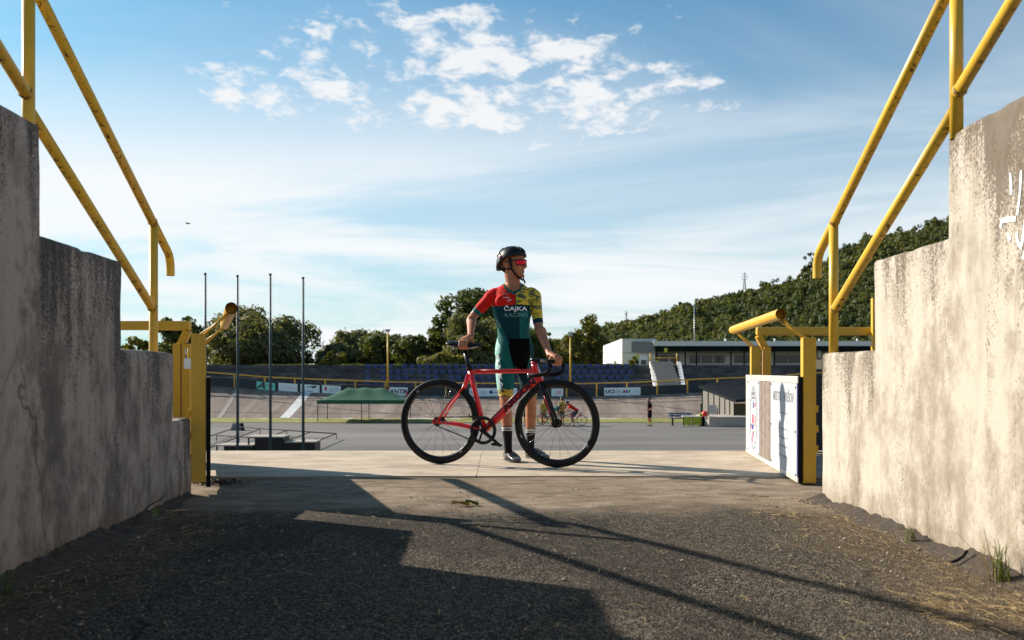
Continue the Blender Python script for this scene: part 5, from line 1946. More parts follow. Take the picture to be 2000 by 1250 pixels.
# green pop-up tent
Y0 = 66.6; D_ = 3.6
r_ = empty('pop_up_tent', (at(706, Y0), Y0, ZI), label='low green pop-up tent with open sides on the far verge', cat='tent')
W2 = at(793, Y0) - at(706, Y0) + 0.0
ze = HC - (789 - HOR) / F * Y0 - ZI; zv = HC - (781.5 - HOR) / F * Y0 - ZI; zp = HC - (756.5 - HOR) / F * (Y0 + D_ / 2) - ZI
rp = W2 * 0.40
NU, NVv = 24, 10
vs, fs = [], []
for i in range(NU + 1):
    for j in range(NVv + 1):
        u = -1 + 2 * i / NU; v_ = -1 + 2 * j / NVv
        x = u * W2; y = D_ / 2 + v_ * D_ / 2
        # hipped roof: two peaks with a sagging ridge
        du = max(0.0, (abs(x) - rp) / (W2 - rp)); dv = abs(v_)
        t_ = max(du, dv)
        hgt = (1 - t_) ** 1.25
        ridge = 1.0 - 0.06 * cos(pi * min(1, abs(x) / rp)) * 0 - 0.10 * (1 - abs(2 * min(1, abs(x) / rp) - 1)) * (1 if abs(x) < rp else 0)
        vs.append((x, y, zv + (zp - zv) * hgt * ridge + 0.02 * nz(x, y, 1.5)))
for i in range(NU):
    for j in range(NVv):
        a = i * (NVv + 1) + j
        fs.append((a, a + NVv + 1, a + NVv + 2, a + 1))
mesh_np('canopy', vs, fs, MT['tent'], r_, smooth=True)
for (lo, hi) in (((-W2, -0.01, ze), (W2, 0.01, zv)), ((-W2, D_ - 0.01, ze), (W2, D_ + 0.01, zv)), ((-W2 - 0.01, 0.012, ze), (-W2 + 0.01, D_ - 0.012, zv)), ((W2 - 0.01, 0.012, ze), (W2 + 0.01, D_ - 0.012, zv))):
    m = MB(); m.box(lo, hi); m.build('valance', MT['tent'], r_)
for x in (-W2 + 0.05, 0, W2 - 0.05):
    for y in (0.05, D_ - 0.05):
        m = MB(); m.bar((x, y, 0.0), (x, y, zv - 0.02), 0.045, 0.045, side=(1, 0, 0)); m.build('leg', MT['blackmat'], r_)


# ---- small figures on the infield
def far_person(name, label, loc, yaw, h=1.75, pose='stand', cols=('s_black', 's_black', 'skin'), cap=None, group=None, bike_lean=0, helm=False, socks=None):
    """posed figure, facing local -Y turned by yaw"""
    root = empty(name, loc, yaw, label=label, cat='person', group=group)
    k = h / 1.75
    V_ = lambda *a: Vector(a) * k
    if pose == 'stand':
        pel, che, nk, hd = V_(0, 0, 0.93), V_(0, -0.02, 1.28), V_(0, -0.02, 1.46), V_(0, -0.05, 1.60)
        arms = [(V_(-0.10, -0.01, 1.40), V_(-0.185, 0.0, 1.38), V_(-0.22, 0.06, 1.10), V_(-0.17, -0.14, 0.98), 1.0), (V_(0.10, -0.01, 1.40), V_(0.185, 0.0, 1.38), V_(0.21, 0.07, 1.10), V_(0.16, -0.14, 0.99), 1.0)]
        legs = [(V_(-0.09, 0, 0.88), V_(-0.10, -0.04, 0.48), V_(-0.10, 0.0, 0.09), 1.0), (V_(0.09, 0.02, 0.88), V_(0.10, 0.0, 0.48), V_(0.10, 0.08, 0.09), 1.0)]
        feet = [(V_(-0.10, 0.05, 0), V_(-0.12, -0.21, 0)), (V_(0.10, 0.13, 0), V_(0.12, -0.13, 0))]
        hp_ = 0.05
    elif pose == 'ride':
        pel, che, nk, hd = V_(0, 0.22, 0.98), V_(0, -0.14, 1.22), V_(0, -0.30, 1.32), V_(0, -0.42, 1.42)
        arms = [(V_(-0.10, -0.22, 1.27), V_(-0.18, -0.24, 1.25), V_(-0.20, -0.36, 1.03), V_(-0.19, -0.55, 0.90), 1.0), (V_(0.10, -0.22, 1.27), V_(0.18, -0.24, 1.25), V_(0.20, -0.36, 1.03), V_(0.19, -0.55, 0.90), 1.0)]
        legs = [(V_(-0.09, 0.20, 0.94), V_(-0.10, -0.14, 0.70), V_(-0.10, 0.03, 0.32), 1.0), (V_(0.09, 0.22, 0.94), V_(0.10, -0.05, 0.52), V_(0.22, 0.05, 0.10), 1.0)]
        feet = [(V_(-0.10, 0.09, 0.24), V_(-0.10, -0.15, 0.22)), (V_(0.22, 0.10, 0), V_(0.22, -0.15, 0))]
        hp_ = 0.5
    else:  # bent over a machine
        pel, che, nk, hd = V_(0, 0.10, 0.92), V_(0, -0.20, 1.12), V_(0, -0.36, 1.18), V_(0, -0.50, 1.22)
        arms = [(V_(-0.10, -0.27, 1.15), V_(-0.18, -0.30, 1.12), V_(-0.20, -0.34, 0.88), V_(-0.16, -0.50, 0.72), 1.0), (V_(0.10, -0.27, 1.15), V_(0.18, -0.30, 1.12), V_(0.20, -0.34, 0.88), V_(0.16, -0.50, 0.72), 1.0)]
        legs = [(V_(-0.09, 0.10, 0.88), V_(-0.10, 0.0, 0.48), V_(-0.10, 0.08, 0.09), 1.0), (V_(0.09, 0.12, 0.88), V_(0.10, 0.06, 0.48), V_(0.10, 0.16, 0.09), 1.0)]
        feet = [(V_(-0.10, 0.13, 0), V_(-0.12, -0.13, 0)), (V_(0.10, 0.21, 0), V_(0.12, -0.05, 0))]
        hp_ = 0.4
    ax_ = (che - pel).normalized()
    spn = [(pel - ax_ * 0.10 * k, 0.10 * k, 0.09 * k), (pel - ax_ * 0.02 * k, 0.155 * k, 0.11 * k), (pel + ax_ * 0.10 * k, 0.135 * k, 0.10 * k), (pel.lerp(che, 0.6), 0.145 * k, 0.105 * k), (che, 0.165 * k, 0.115 * k), (che.lerp(nk, 0.55), 0.15 * k, 0.095 * k), (nk, 0.07 * k, 0.06 * k)]
    Hd = Matrix.Translation(hd) @ Matrix(((-1, 0, 0, 0), (0, -1, 0, 0), (0, 0, 1, 0), (0, 0, 0, 1)))
    Jd = dict(spine=spn, side=V((1, 0, 0)), neck=[nk - ax_ * 0.03 * k, nk, Hd @ V((0, -0.02, -0.05))], neckr=[0.07 * k, 0.06 * k, 0.055 * k], arms=arms, legs=legs)
    m = MB()
    body_lofts(m, Jd)
    add_head(m, Hd, k)
    for a_ in arms:
        d = (a_[3] - a_[2]).normalized()
        m.loft([a_[3], a_[3] + d * 0.05, a_[3] + d * 0.09], [(0.022, 0.026), (0.034, 0.018), (0.028, 0.014)], 10, side=(1, 0, 0))
        for q in range(4):
            o_ = V((1, 0, 0)) * ((q - 1.5) * 0.016)
            m.loft([a_[3] + d * 0.085 + o_, a_[3] + d * 0.125 + o_ + V((0, -0.006, -0.006)), a_[3] + d * 0.145 + o_ + V((0, -0.02, -0.016))], [0.009, 0.009, 0.007], 6)
        m.loft([a_[3] + d * 0.03, a_[3] + d * 0.07 + V((-0.03 if a_[3].x > 0 else 0.03, -0.02, 0)), a_[3] + d * 0.10 + V((-0.03 if a_[3].x > 0 else 0.03, -0.03, 0))], [0.012, 0.010, 0.008], 6)
    co, fs = remesh(m, 0.011)
    co = laplace(co, fs, np.full(len(co), 0.45), 4)
    vn = vnormals(co, fs)
    if ((co - co.mean(0)) * vn).sum() < 0:
        vn = -vn; fs = fs[:, ::-1]
    fc = co[fs].mean(1)
    bones = [(pel, che, 0.14), (che, nk, 0.12), (nk, hd, 0.06), (hd - V((0, 0, 0.05)), hd + V((0, 0, 0.06)), 0.10)]
    for a_ in arms: bones += [(a_[1], a_[2], 0.05), (a_[2], a_[3] + (a_[3] - a_[2]) * 0.6, 0.045)]
    for l_ in legs: bones += [(l_[0], l_[1], 0.08), (l_[1], l_[2], 0.055)]
    bi, bt = bone_dist(fc, bones)
    body = mesh_np('body', co, fs, [MT['skin']], root, smooth=True)
    top = np.isin(bi, [0, 1]) | (np.isin(bi, [4, 6]) & (bt < 0.7))
    low = np.isin(bi, [8, 10]) & (bt < 0.95)
    z0 = np.zeros(len(fs), dtype=int)
    shell('jersey', co, fs, vn, top, 0.006, [MT[cols[0]]], z0, root)
    shell('shorts', co, fs, vn, low, 0.006, [MT[cols[1]]], z0, root)
    if socks:
        shell('sock', co, fs, vn, np.isin(bi, [9, 11]) & (bt > 0.62), 0.006, [MT[socks]], z0, root)
    for a_, b_ in feet:
        m = MB(); shoe(m, a_, b_, 0.046, 0.08); m.build('shoe', MT['shoe'], root)
    if helm:
        helmet_parts(root, Hd, k, detail=False)
    else:
        m = MB(); m.x = Hd @ Matrix.Scale(k, 4)
        m.ball((0, -0.02, 0.052), (0.082, 0.098, 0.080), 14, 10); m.build('hair', MT[cap or 'hair'], root)
    return root


def far_bike(name, label, loc, yaw, col='red', group='bicycles of the group on the infield'):
    r_ = empty(name, loc, yaw, label=label, cat='bicycle', group=group)
    bbp = V((0.375, 0, 0.272)); sc = V((0.25, 0, 0.74)); ht = V((0.775, 0, 0.78)); hb = V((0.82, 0, 0.65)); ra = V((0, 0, 0.333)); fa = V((0.95, 0, 0.333))
    m = MB()
    for a, b_, r in ((bbp, sc, 0.017), (bbp, hb.lerp(ht, 0.2), 0.022), (sc, ht, 0.016), (ht, hb, 0.02), (ra + V((0, 0.05, 0)), sc, 0.009), (ra + V((0, -0.05, 0)), sc, 0.009), (ra + V((0, 0.05, 0)), bbp, 0.01), (ra + V((0, -0.05, 0)), bbp, 0.01)):
        m.loft([a, b_], r, 8)
    m.build('frame', MT[col], r_)
    m = MB()
    for s_ in (-1, 1): m.loft([hb, hb + V((0.02, s_ * 0.04, -0.04)), fa + V((0, s_ * 0.05, 0))], 0.011, 8)
    m.build('fork', MT['black'], r_)
    for a in (ra, fa):
        m = MB(); m.ring(a, (0, 1, 0), 0.32, [(0.013, 0), (0, 0.012), (-0.022, 0.008), (-0.03, 0), (-0.022, -0.008), (0, -0.012)], 40)
        for q in range(10):
            an = 2 * pi * q / 10
            m.loft([a, a + V((0.30 * cos(an), 0, 0.30 * sin(an)))], 0.0018, 4)
        m.loft([a + V((0, -0.05, 0)), a + V((0, 0.05, 0))], 0.02, 10)
        m.build('wheel', MT['rubber'], r_)
    m = MB(); m.loft([sc, sc + V((-0.035, 0, 0.17))], 0.014, 8); m.build('seat_post', MT['black'], r_)
    m = MB(); m.loft([(0.09, 0, 0.93), (0.15, 0, 0.935), (0.25, 0, 0.93), (0.35, 0, 0.92)], [(0.05, 0.014), (0.065, 0.02), (0.035, 0.018), (0.014, 0.012)], 10, side=(0, 1, 0)); m.build('saddle', MT['black'], r_)
    m = MB()
    hp = [(0.85, 0.0, 0.83), (0.85, 0.18, 0.83), (0.94, 0.2, 0.82), (0.96, 0.2, 0.77), (0.92, 0.2, 0.71), (0.82, 0.2, 0.70)]
    m.loft([(x, -y, z) for x, y, z in reversed(hp)] + hp[1:], 0.014, 8, side=(0.3, 0, 1)); m.loft([(0.775, 0, 0.81), (0.85, 0, 0.83)], 0.017, 8)
    m.build('handlebar', MT['black'], r_)
    m = MB(); m.ring(bbp + V((0, -0.045, 0)), (0, 1, 0), 0.095, [(0, -0.003), (0, 0.003), (-0.02, 0.003), (-0.02, -0.003)], 28)
    m.bar(bbp + V((0.12, -0.06, -0.12)), bbp + V((0, -0.06, 0)), 0.02, 0.015); m.bar(bbp + V((-0.12, 0.06, 0.12)), bbp + V((0, 0.06, 0)), 0.02, 0.015)
    m.build('crankset', MT['black'], r_)
    return r_


far_person('person', 'lone man in black sportswear and lime socks standing on the infield', (at(1269, 62), 62, ZI), radians(-80), 1.78, 'stand', ('s_black', 's_black'), cap='black', socks='lime')
YG = 62.5
GP = 'cyclists gathered on the infield'
far_person('person', 'cyclist in teal shorts seen between the fork and the leg of the main rider', (at(1062, YG), YG, ZI), radians(20), 1.70, 'stand', ('s_camo', 's_teal'), group=GP, helm=False)
far_person('person', 'cyclist in yellow top standing upright, seen through the front wheel of the red bicycle', (at(1098, YG + 0.6), YG + 0.6, ZI), radians(-160), 1.78, 'stand', ('s_camo', 's_dark'), group=GP, helm=True)
far_person('person', 'cyclist leaning forward on a white wheeled bicycle, rightmost of the group', (at(1120, YG), YG, ZI), radians(-90), 1.72, 'ride', ('s_red', 's_dark'), group=GP, helm=True)
far_person('person', 'cyclist in teal leaning over handlebars left of the upright one', (at(1080, YG + 0.3), YG + 0.3, ZI), radians(75), 1.70, 'bend', ('s_teal', 's_black'), group=GP, helm=True)
far_person('person', 'cyclist half hidden behind the leg of the main rider, leftmost of the group', (at(1028, YG + 0.4), YG + 0.4, ZI), radians(-30), 1.68, 'stand', ('s_teal', 's_black'), group=GP)
far_bike('bicycle', 'small red bicycle ridden by the rightmost of the far group', (at(1107, YG), YG, ZI), radians(2), 'red')
far_bike('bicycle', 'small dark bicycle beside the upright far cyclist', (at(1088, YG + 1.1), YG + 1.1, ZI), radians(176), 'black')
far_bike('bicycle', 'small red bicycle between the far cyclists on the left', (at(1050, YG - 0.6), YG - 0.6, ZI), radians(15), 'red')

# benches, table, box by the panelled shed
r_ = empty('bench', (at(1331, 62.5), 62.5, ZI), label='blue slatted bench on the infield beside the lime covered table', cat='bench')
for k in range(3):
    m = MB(); m.box((-0.75, 0.12 * k, 0.44), (0.75, 0.12 * k + 0.09, 0.48)); m.build('seat_slat', MT['wood_bench'], r_, bevel=0.005)
for k in range(2):
    m = MB(); m.box((-0.75, 0.40, 0.56 + 0.14 * k), (0.75, 0.43, 0.66 + 0.14 * k)); m.build('back_slat', MT['wood_bench'], r_, bevel=0.005)
for x in (-0.55, 0.5):
    for y in (0.02, 0.38):
        m = MB(); m.box((x, y, 0), (x + 0.05, y + 0.05, 0.44 if y < 0.2 else 0.8)); m.build('leg', MT['blackmat'], r_)
r_ = empty('table', (at(1354, 62), 62.2, ZI), label='low table hung with lime cloth on the infield', cat='table')
m = MB(); m.box((-0.62, 0, 0.58), (0.62, 0.7, 0.62)); m.build('table_top', MT['white'], r_, bevel=0.01)
for x0, x1 in ((-0.58, -0.06), (0.02, 0.56)):
    m = MB(); m.box((x0, 0.02, 0.06), (x1, 0.04, 0.58)); m.build('hanging_cloth', MT['lime'], r_)
for x in (-0.6, -0.02, 0.56):
    m = MB(); m.box((x, 0.0, 0), (x + 0.04, 0.04, 0.58)); m.build('leg', MT['blackmat'], r_)
r_ = empty('storage_box', (at(1376, 62.3), 62.3, ZI), label='black box at the end of the lime table', cat='box')
m = MB(); m.box((-0.26, 0, 0), (0.26, 0.6, 0.50)); m.build('body', MT['blackmat'], r_, bevel=0.015)
m = MB(); m.box((-0.28, -0.02, 0.502), (0.28, 0.62, 0.55)); m.build('lid', MT['black'], r_, bevel=0.015)
r_ = empty('barrel_cooler', (at(1377, 62.3), 62.45, ZI + 0.552), label='bright red cooler drum standing on the black box', cat='cooler')
m = MB(); m.loft([(0, 0, 0), (0, 0, 0.05), (0, 0, 0.28), (0, 0, 0.33)], [0.15, 0.19, 0.19, 0.13], 16); m.build('drum', MT['brightred'], r_)
m = MB(); m.loft([(0, 0, 0.331), (0, 0, 0.37)], [0.12, 0.09], 16); m.build('lid', MT['brightred'], r_)
m = MB(); m.cbox((0.24, -0.05, 0.12), (0.12, 0.05, 0.05)); m.build('tap', MT['white'], r_)
r_ = empty('carry_bag', (at(1369, 62.1), 62.1, ZI + 0.62), label='small yellow bag on the end of the lime table', cat='bag')
m = MB(); m.ball((0, 0, 0.09), (0.13, 0.1, 0.09), 10, 6); m.build('bag_body', MT['lime'], r_)
m = MB(); m.loft([(-0.05, 0, 0.16), (0, 0, 0.23), (0.05, 0, 0.16)], 0.012, 6); m.build('handle', MT['lime'], r_)

# panelled shed set into the turn, on a low curved wall
r_ = empty('panelled_shed', (at(1372, 66), 66, ZI), label='dark roofed shed with tall grey panels beside the far turn', cat='shed')
zb_ = HC - (816 - HOR) / F * 66 - ZI
pts_s = [(1372, 763, 67.5), (1383, 766, 66.9), (1394, 770, 66.3), (1405, 774, 65.6), (1415.5, 778, 64.9), (1425, 781, 64.2), (1433.5, 785, 63.5)]
for k in range(6):
    a = P(pts_s[k][0] + 0.9, pts_s[k][1], pts_s[k][2]); b_ = P(pts_s[k + 1][0] - 0.9, pts_s[k + 1][1], pts_s[k + 1][2])
    m = MB()
    q = [V((a.x, a.y, ZI + zb_)), V((b_.x, b_.y, ZI + zb_)), b_, a]
    m.prism([p - r_.location for p in q], (0.06, 0.10, 0))
    m.build('panel', MT['shed'], r_, bevel=0.01)
for k in range(7):
    a = P(*pts_s[k])
    m = MB(); p = a - r_.location
    m.box((p.x - 0.03, p.y + 0.05, zb_), (p.x + 0.03, p.y + 0.12, p.z)); m.build('batten', MT['roofdark'], r_)
m = MB()
ra_ = P(1364, 757, 68.2) - r_.location; rb_ = P(1438, 786, 62.8) - r_.location
m.prism([ra_, rb_, rb_ + V((6.5, 3.0, 0.35)), ra_ + V((6.5, 3.0, 0.9))], (0, 0, 0.16))
m.build('roof', MT['roofdark'], r_)
m = MB()
m.box((0.3, 2.4, zb_), (4.4, 2.5, 1.2)); m.build('back_wall', MT['shed'], r_)
m = MB(); a = P(1383, 791, 66.2) - r_.location
m.prism([a, a + V((0.46, -0.35, 0.0)), V((a.x + 0.50, a.y - 0.45, 0.55)), V((a.x + 0.05, a.y - 0.1, 0.55))], (0.0, -0.04, 0)); m.build('leaning_sheet', MT['print_grey'], r_)
r_ = empty('low_wall', (at(1390, 61.5), 61.5, ZI), label='low pale curved concrete wall below the panelled shed', cat='wall')
poly = []
nn = 14
for k in range(nn + 1):
    an = radians(180 - 95 * k / nn)
    poly.append((at(1450, 61) - r_.location.x - 0.15 + 2.3 * cos(an) * 0.75, 1.9 * (1 - sin(an)) * 1.0 - 0.2, 0))
hw = HC - (816 - HOR) / F * 61.5 - ZI
m = MB()
lo_ = at(1381, 61.5) - r_.location.x; hi_ = at(1462, 61.5) - r_.location.x + 2.0
front = [(lo_, 0.5, 0), (lo_ + 0.15, 0.12, 0), (lo_ + 0.5, 0.0, 0), (hi_ - 2.3, 0.0, 0), (hi_ - 1.9, 0.12, 0), (hi_ - 1.6, 0.45, 0), (hi_ - 1.5, 3.6, 0), (lo_, 3.6, 0)]
m.prism(front, (0, 0, hw)); m.build('wall_body', MT['kerb'], r_, bevel=0.03)
m = MB(); m.prism([(x * 1.0, y - 0.04 if y < 3 else y, hw + 0.002) for x, y, z in front], (0, 0, 0.05)); m.build('coping', MT['kerb'], r_, bevel=0.01)

# ------------------------------------------------------------------ far fence, sponsor boards, stand
YF = YB1 + 0.05
ff = empty('far_fence', (0, YF, -1.2), label='long yellow railed fence along the top of the far banking', cat='fence')
o0 = ff.location
xs_ = [-34 + 2.0 * k for k in range(30)]
px_posts = [458, 518, 580, 638, 698, 757, 820, 1171, 1230, 1289, 1348, 1407]
m = MB()
m.loft([V((x, YF, zrail(x))) - o0 for x in np.linspace(-34, 26, 60)], 0.045, 8, side=(0, 0, 1)); m.build('top_rail', MT['gate'], ff)
x = at(458, YF)
while x > -34: x -= 2.38
while x < 26:
    z_ = zrail(x)
    m = MB(); m.box((x - 0.05 - o0.x, -0.02, z_ - 1.05 - o0.z), (x + 0.05 - o0.x, 0.07, z_ - 0.04 - o0.z)); m.build('post', MT['gate'], ff)
    xn = x + 2.38
    za, zb2 = zrail(x), zrail(xn)
    m = MB()
    m.prism([V((x + 0.06, YF - 0.06, za - 1.06)) - o0, V((xn - 0.06, YF - 0.06, zb2 - 1.06)) - o0, V((xn - 0.06, YF - 0.06, zb2 - 0.36)) - o0, V((x + 0.06, YF - 0.06, za - 0.36)) - o0], (0, 0.03, 0))
    m.build('fence_board', MT['fenceboard'], ff)
    x = xn


def sponsor(label, px0, px1, pyt0, pyt1, hpx, col, deco):
    Yb = YF - 0.14
    a = P(px0, pyt0, Yb); b_ = P(px1, pyt1, Yb)
    hh = hpx / F * Yb
    r_ = empty('sponsor_board', ((a.x + b_.x) / 2, Yb, (a.z + b_.z) / 2 - hh), label=label, cat='sign', group='sponsor boards on the far fence')
    c_ = r_.location
    m = MB()
    m.prism([a - c_, b_ - c_, b_ - c_ - V((0, 0, hh)), a - c_ - V((0, 0, hh))], (0, 0.04, 0))
    bd = m.build('board', MT[col], r_)
    xx = (b_ - a).normalized()
    deco(bd, xx, hh, (b_ - a).length)
    return r_


def txt(bd, s_, u, v_, size, mt, xx, hh, sx=1.0, bold=0.0, shear=0.0):
    text_obj('lettering', s_, size, MT[mt], bd, axes(xx * u + V((0, -0.006, hh * v_)), xx, (0, 0, 1)), 0.002, sx=sx, bold=bold, shear=shear)


def quad(bd, pts, mt, nm='printed_shape'):
    m = MB(); m.prism([V((u, -0.002, v_)) for u, v_ in pts], (0, -0.006, 0)); m.build(nm, MT[mt], bd)


MT['cyanboard'] = S('cyan_green_board', (0.14, 0.55, 0.50), 0.5)
MT['paleboard'] = S('white_board_in_shade', (0.62, 0.76, 0.82), 0.5, var=0.04)  # white boards, with the bluish tone of their shade mixed into the colour
MT['print_pink'] = S('pink_print', (0.70, 0.35, 0.42), 0.5)


def d_A(bd, xx, hh, L):
    txt(bd, 'A', -L * 0.28, 0.5, 0.75, 'print_black', xx, hh, 1.3, 0.02, 0.4)
    txt(bd, 'arriva', L * 0.2, 0.62, 0.2, 'print_black', xx, hh, 1.2)
    txt(bd, 'group', L * 0.25, 0.32, 0.16, 'print_white', xx, hh, 1.2)


def d_2(bd, xx, hh, L):
    txt(bd, 'S comp', L * 0.05, 0.5, 0.28, 'print_pink', xx, hh, 1.2, 0.0, 0.3)


def d_3(bd, xx, hh, L):
    pts = [(-0.35, hh * 0.55), (-0.2, hh * 0.75), (0.35, hh * 0.85), (0.55, hh * 0.9), (0.45, hh * 0.6), (0.15, hh * 0.48), (0.2, hh * 0.68), (-0.1, hh * 0.66)]
    quad(bd, pts, 'print_black')
    txt(bd, 'z silne', -0.1, 0.2, 0.22, 'navy', xx, hh, 1.3)


def d_4(bd, xx, hh, L):
    quad(bd, [(-L * 0.36, hh * 0.82), (-L * 0.24, hh * 0.82), (-L * 0.24, hh * 0.5), (-L * 0.30, hh * 0.34), (-L * 0.36, hh * 0.5)], 'print_red')
    for k in range(3):
        quad(bd, [(-L * 0.12, hh * (0.7 - 0.2 * k)), (L * 0.40, hh * (0.7 - 0.2 * k)), (L * 0.40, hh * (0.65 - 0.2 * k)), (-L * 0.12, hh * (0.65 - 0.2 * k))], 'print_grey')


def d_5(bd, xx, hh, L):
    quad(bd, [(-L / 2, hh * 0.98), (-L * 0.38, hh * 0.98), (-L / 2, hh * 0.55)], 'print_red')
    quad(bd, [(L / 2, hh * 0.6), (L / 2, hh * 0.02), (L * 0.36, hh * 0.02)], 'print_red')
    txt(bd, 'ANTIK', 0.02, 0.48, 0.44, 'print_black', xx, hh, 1.15, 0.015, 0.3)
    quad(bd, [(-L * 0.40, hh * 0.55), (-L * 0.33, hh * 0.62), (-L * 0.34, hh * 0.40)], 'print_red')


def d_6(bd, xx, hh, L):
    txt(bd, 'UCI', -L * 0.40, 0.5, 0.26, 'print_black', xx, hh, 1.2, 0.01)
    for k in range(3):
        quad(bd, [(-L * 0.28, hh * (0.62 - 0.14 * k)), (-L * 0.14, hh * (0.62 - 0.14 * k)), (-L * 0.14, hh * (0.58 - 0.14 * k)), (-L * 0.28, hh * (0.58 - 0.14 * k))], 'print_grey')
    m = MB(); m.ring((-L * 0.05, -0.004, hh * 0.5), (0, 1, 0), 0.0, [(0, 0), (0.13, 0), (0.13, 0.004), (0, 0.004)], 16); m.build('printed_shape', MT['print_blue'], bd)
    txt(bd, 'eurovia', L * 0.12, 0.5, 0.26, 'print_blue', xx, hh, 1.2)


def d_7(bd, xx, hh, L):
    quad(bd, [(-0.05, hh * 0.75), (0.28, hh * 0.75), (0.28, hh * 0.3), (-0.05, hh * 0.3)], 'print_pink')


def d_8(bd, xx, hh, L):
    txt(bd, 'UCI', -L * 0.34, 0.5, 0.36, 'print_black', xx, hh, 1.2, 0.015)
    for k in range(3):
        quad(bd, [(-L * 0.20, hh * (0.66 - 0.16 * k)), (-L * 0.02, hh * (0.66 - 0.16 * k)), (-L * 0.02, hh * (0.62 - 0.16 * k)), (-L * 0.20, hh * (0.62 - 0.16 * k))], 'print_grey')
    quad(bd, [(0.02, hh * 0.35), (0.12, hh * 0.72), (0.26, hh * 0.66), (0.16, hh * 0.3)], 'print_red')
    quad(bd, [(0.24, hh * 0.30), (0.32, hh * 0.7), (0.42, hh * 0.66), (0.36, hh * 0.3)], 'print_blue')
    quad(bd, [(0.44, hh * 0.32), (0.46, hh * 0.68), (0.62, hh * 0.68), (0.60, hh * 0.32)], 'print_green')
    txt(bd, 'čistí', L * 0.40, 0.5, 0.18, 'print_grey', xx, hh, 1.2)


sponsor('cyan board with a big slanted black letter A', 501, 537.5, 745, 748.5, 15, 'cyanboard', d_A)
sponsor('pale board with faint pink lettering right of the cyan one', 544, 581, 747.5, 750, 15.5, 'paleboard', d_2)
sponsor('pale board with a black swoosh mark above the white stripe', 587, 624, 750, 752.5, 15.5, 'paleboard', d_3)
sponsor('pale board with a red shield left of the green tent', 629, 665.5, 752, 754, 15.5, 'paleboard', d_4)
sponsor('white board with red corners reading ANTIK beside the tent', 758, 797, 756, 757, 16, 'paleboard', d_5)
sponsor('long pale board behind the thigh of the main rider', 917, 1010, 758, 758, 16, 'paleboard', d_6)
sponsor('small pale square board framed by the front wheel', 1077, 1100, 759, 759, 15, 'paleboard', d_7)
sponsor('long pale board reading UCI right of the front wheel', 1180, 1251, 757.5, 756.5, 15.5, 'paleboard', d_8)

# stand: four concrete tiers with blue seats
st = empty('concrete_stand', (0, 79.2, -1.4), label='long stepped concrete stand with rows of blue seats beyond the track', cat='stand')
so = st.location
ST_Z0 = -0.90; RI, DE = 0.47, 1.15
for k in range(4):
    m = MB()
    y0 = 79.4 + k * DE
    vs_, n_ = [], 60
    for i in range(n_ + 1):
        x = -62 + 88 * i / n_
        up_ = (zrail(x) + 0.24) * 0.35 * (3 - k) / 3 if abs(x) > 9 else 0
        zt = ST_Z0 + RI * (k + 1) + max(0, up_)
        vs_ += [V((x, y0, -2.2)) - so, V((x, y0, zt)) - so, V((x, y0 + DE, zt)) - so]
    m.add(vs_, [(3 * i, 3 * i + 3, 3 * i + 4, 3 * i + 1) for i in range(n_)] + [(3 * i + 1, 3 * i + 4, 3 * i + 5, 3 * i + 2) for i in range(n_)])
    m.build('tier', MT['tier'], st)
m = MB(); m.box((-62 - so.x, 84.0 - 0.06 - so.y, 0.5 - so.z), (26 - so.x, 84.06 - so.y, 1.24 - so.z)); m.build('back_wall', MT['tier'], st)
sm = MB()
sm.box((-0.20, -0.02, 0.0), (0.20, 0.36, 0.035)); sm.box((-0.20, 0.33, 0.036), (0.20, 0.37, 0.30))
seat_me = sm.mesh('seat'); seat_me.materials.append(MT['seat'])
n_seat = 0
for k in range(4):
    y0 = 79.4 + k * DE
    zt = ST_Z0 + RI * (k + 1)
    x = at(716, y0)
    while x < at(1238, y0):
        if random.random() > 0.10 and not (at(960, y0) < x < at(962, y0)):
            s_ = bpy.data.objects.new('seat', seat_me); COL.objects.link(s_); s_.parent = st
            s_.location = (x - so.x + random.uniform(-0.02, 0.02), y0 + 0.38 - so.y, zt - so.z + 0.05); n_seat += 1
        x += 0.47 * 1.32
# opposite stairway between two sloping parapets
r_ = empty('stairway', (at(1300, 80), 80, -1.2), label='concrete stairway between two pale sloping parapets in the far stand', cat='stairs')
for (t0, b0) in ((1268, 1277), (1322, 1331)):
    m = MB()
    p0 = P(t0, 706, 84.2); p1 = P(b0, 754, 78.9)
    q = [p0, p1, V((p1.x, p1.y, -2.2)), V((p0.x, p0.y, -2.2))]
    m.prism([p - r_.location for p in q], (0.34, 0.0, 0)); m.build('parapet', MT['plaster'], r_, bevel=0.02)
for k in range(8):
    m = MB()
    ya_ = 79.1 + k * 0.63; z1 = -0.55 + 0.26 * (k + 1)
    m.box((at(1279, 81) - r_.location.x, ya_ - 80, -0.8), (at(1323, 81) - r_.location.x, ya_ + 0.63 - 80, z1 + 1.2)); m.build('step', MT['kerb'], r_)
for px_ in (1270, 1322):
    m = MB(); a = P(px_, 710, 84.3) - r_.location; b_ = P(px_, 689, 84.3) - r_.location
    m.loft([a, b_], 0.05, 8); m.build('post', MT['gate'], r_)
m = MB(); m.loft([P(1270, 699, 84.3) - r_.location, P(1322, 699, 84.3) - r_.location], 0.03, 8); m.build('cross_rail', MT['gate'], r_)

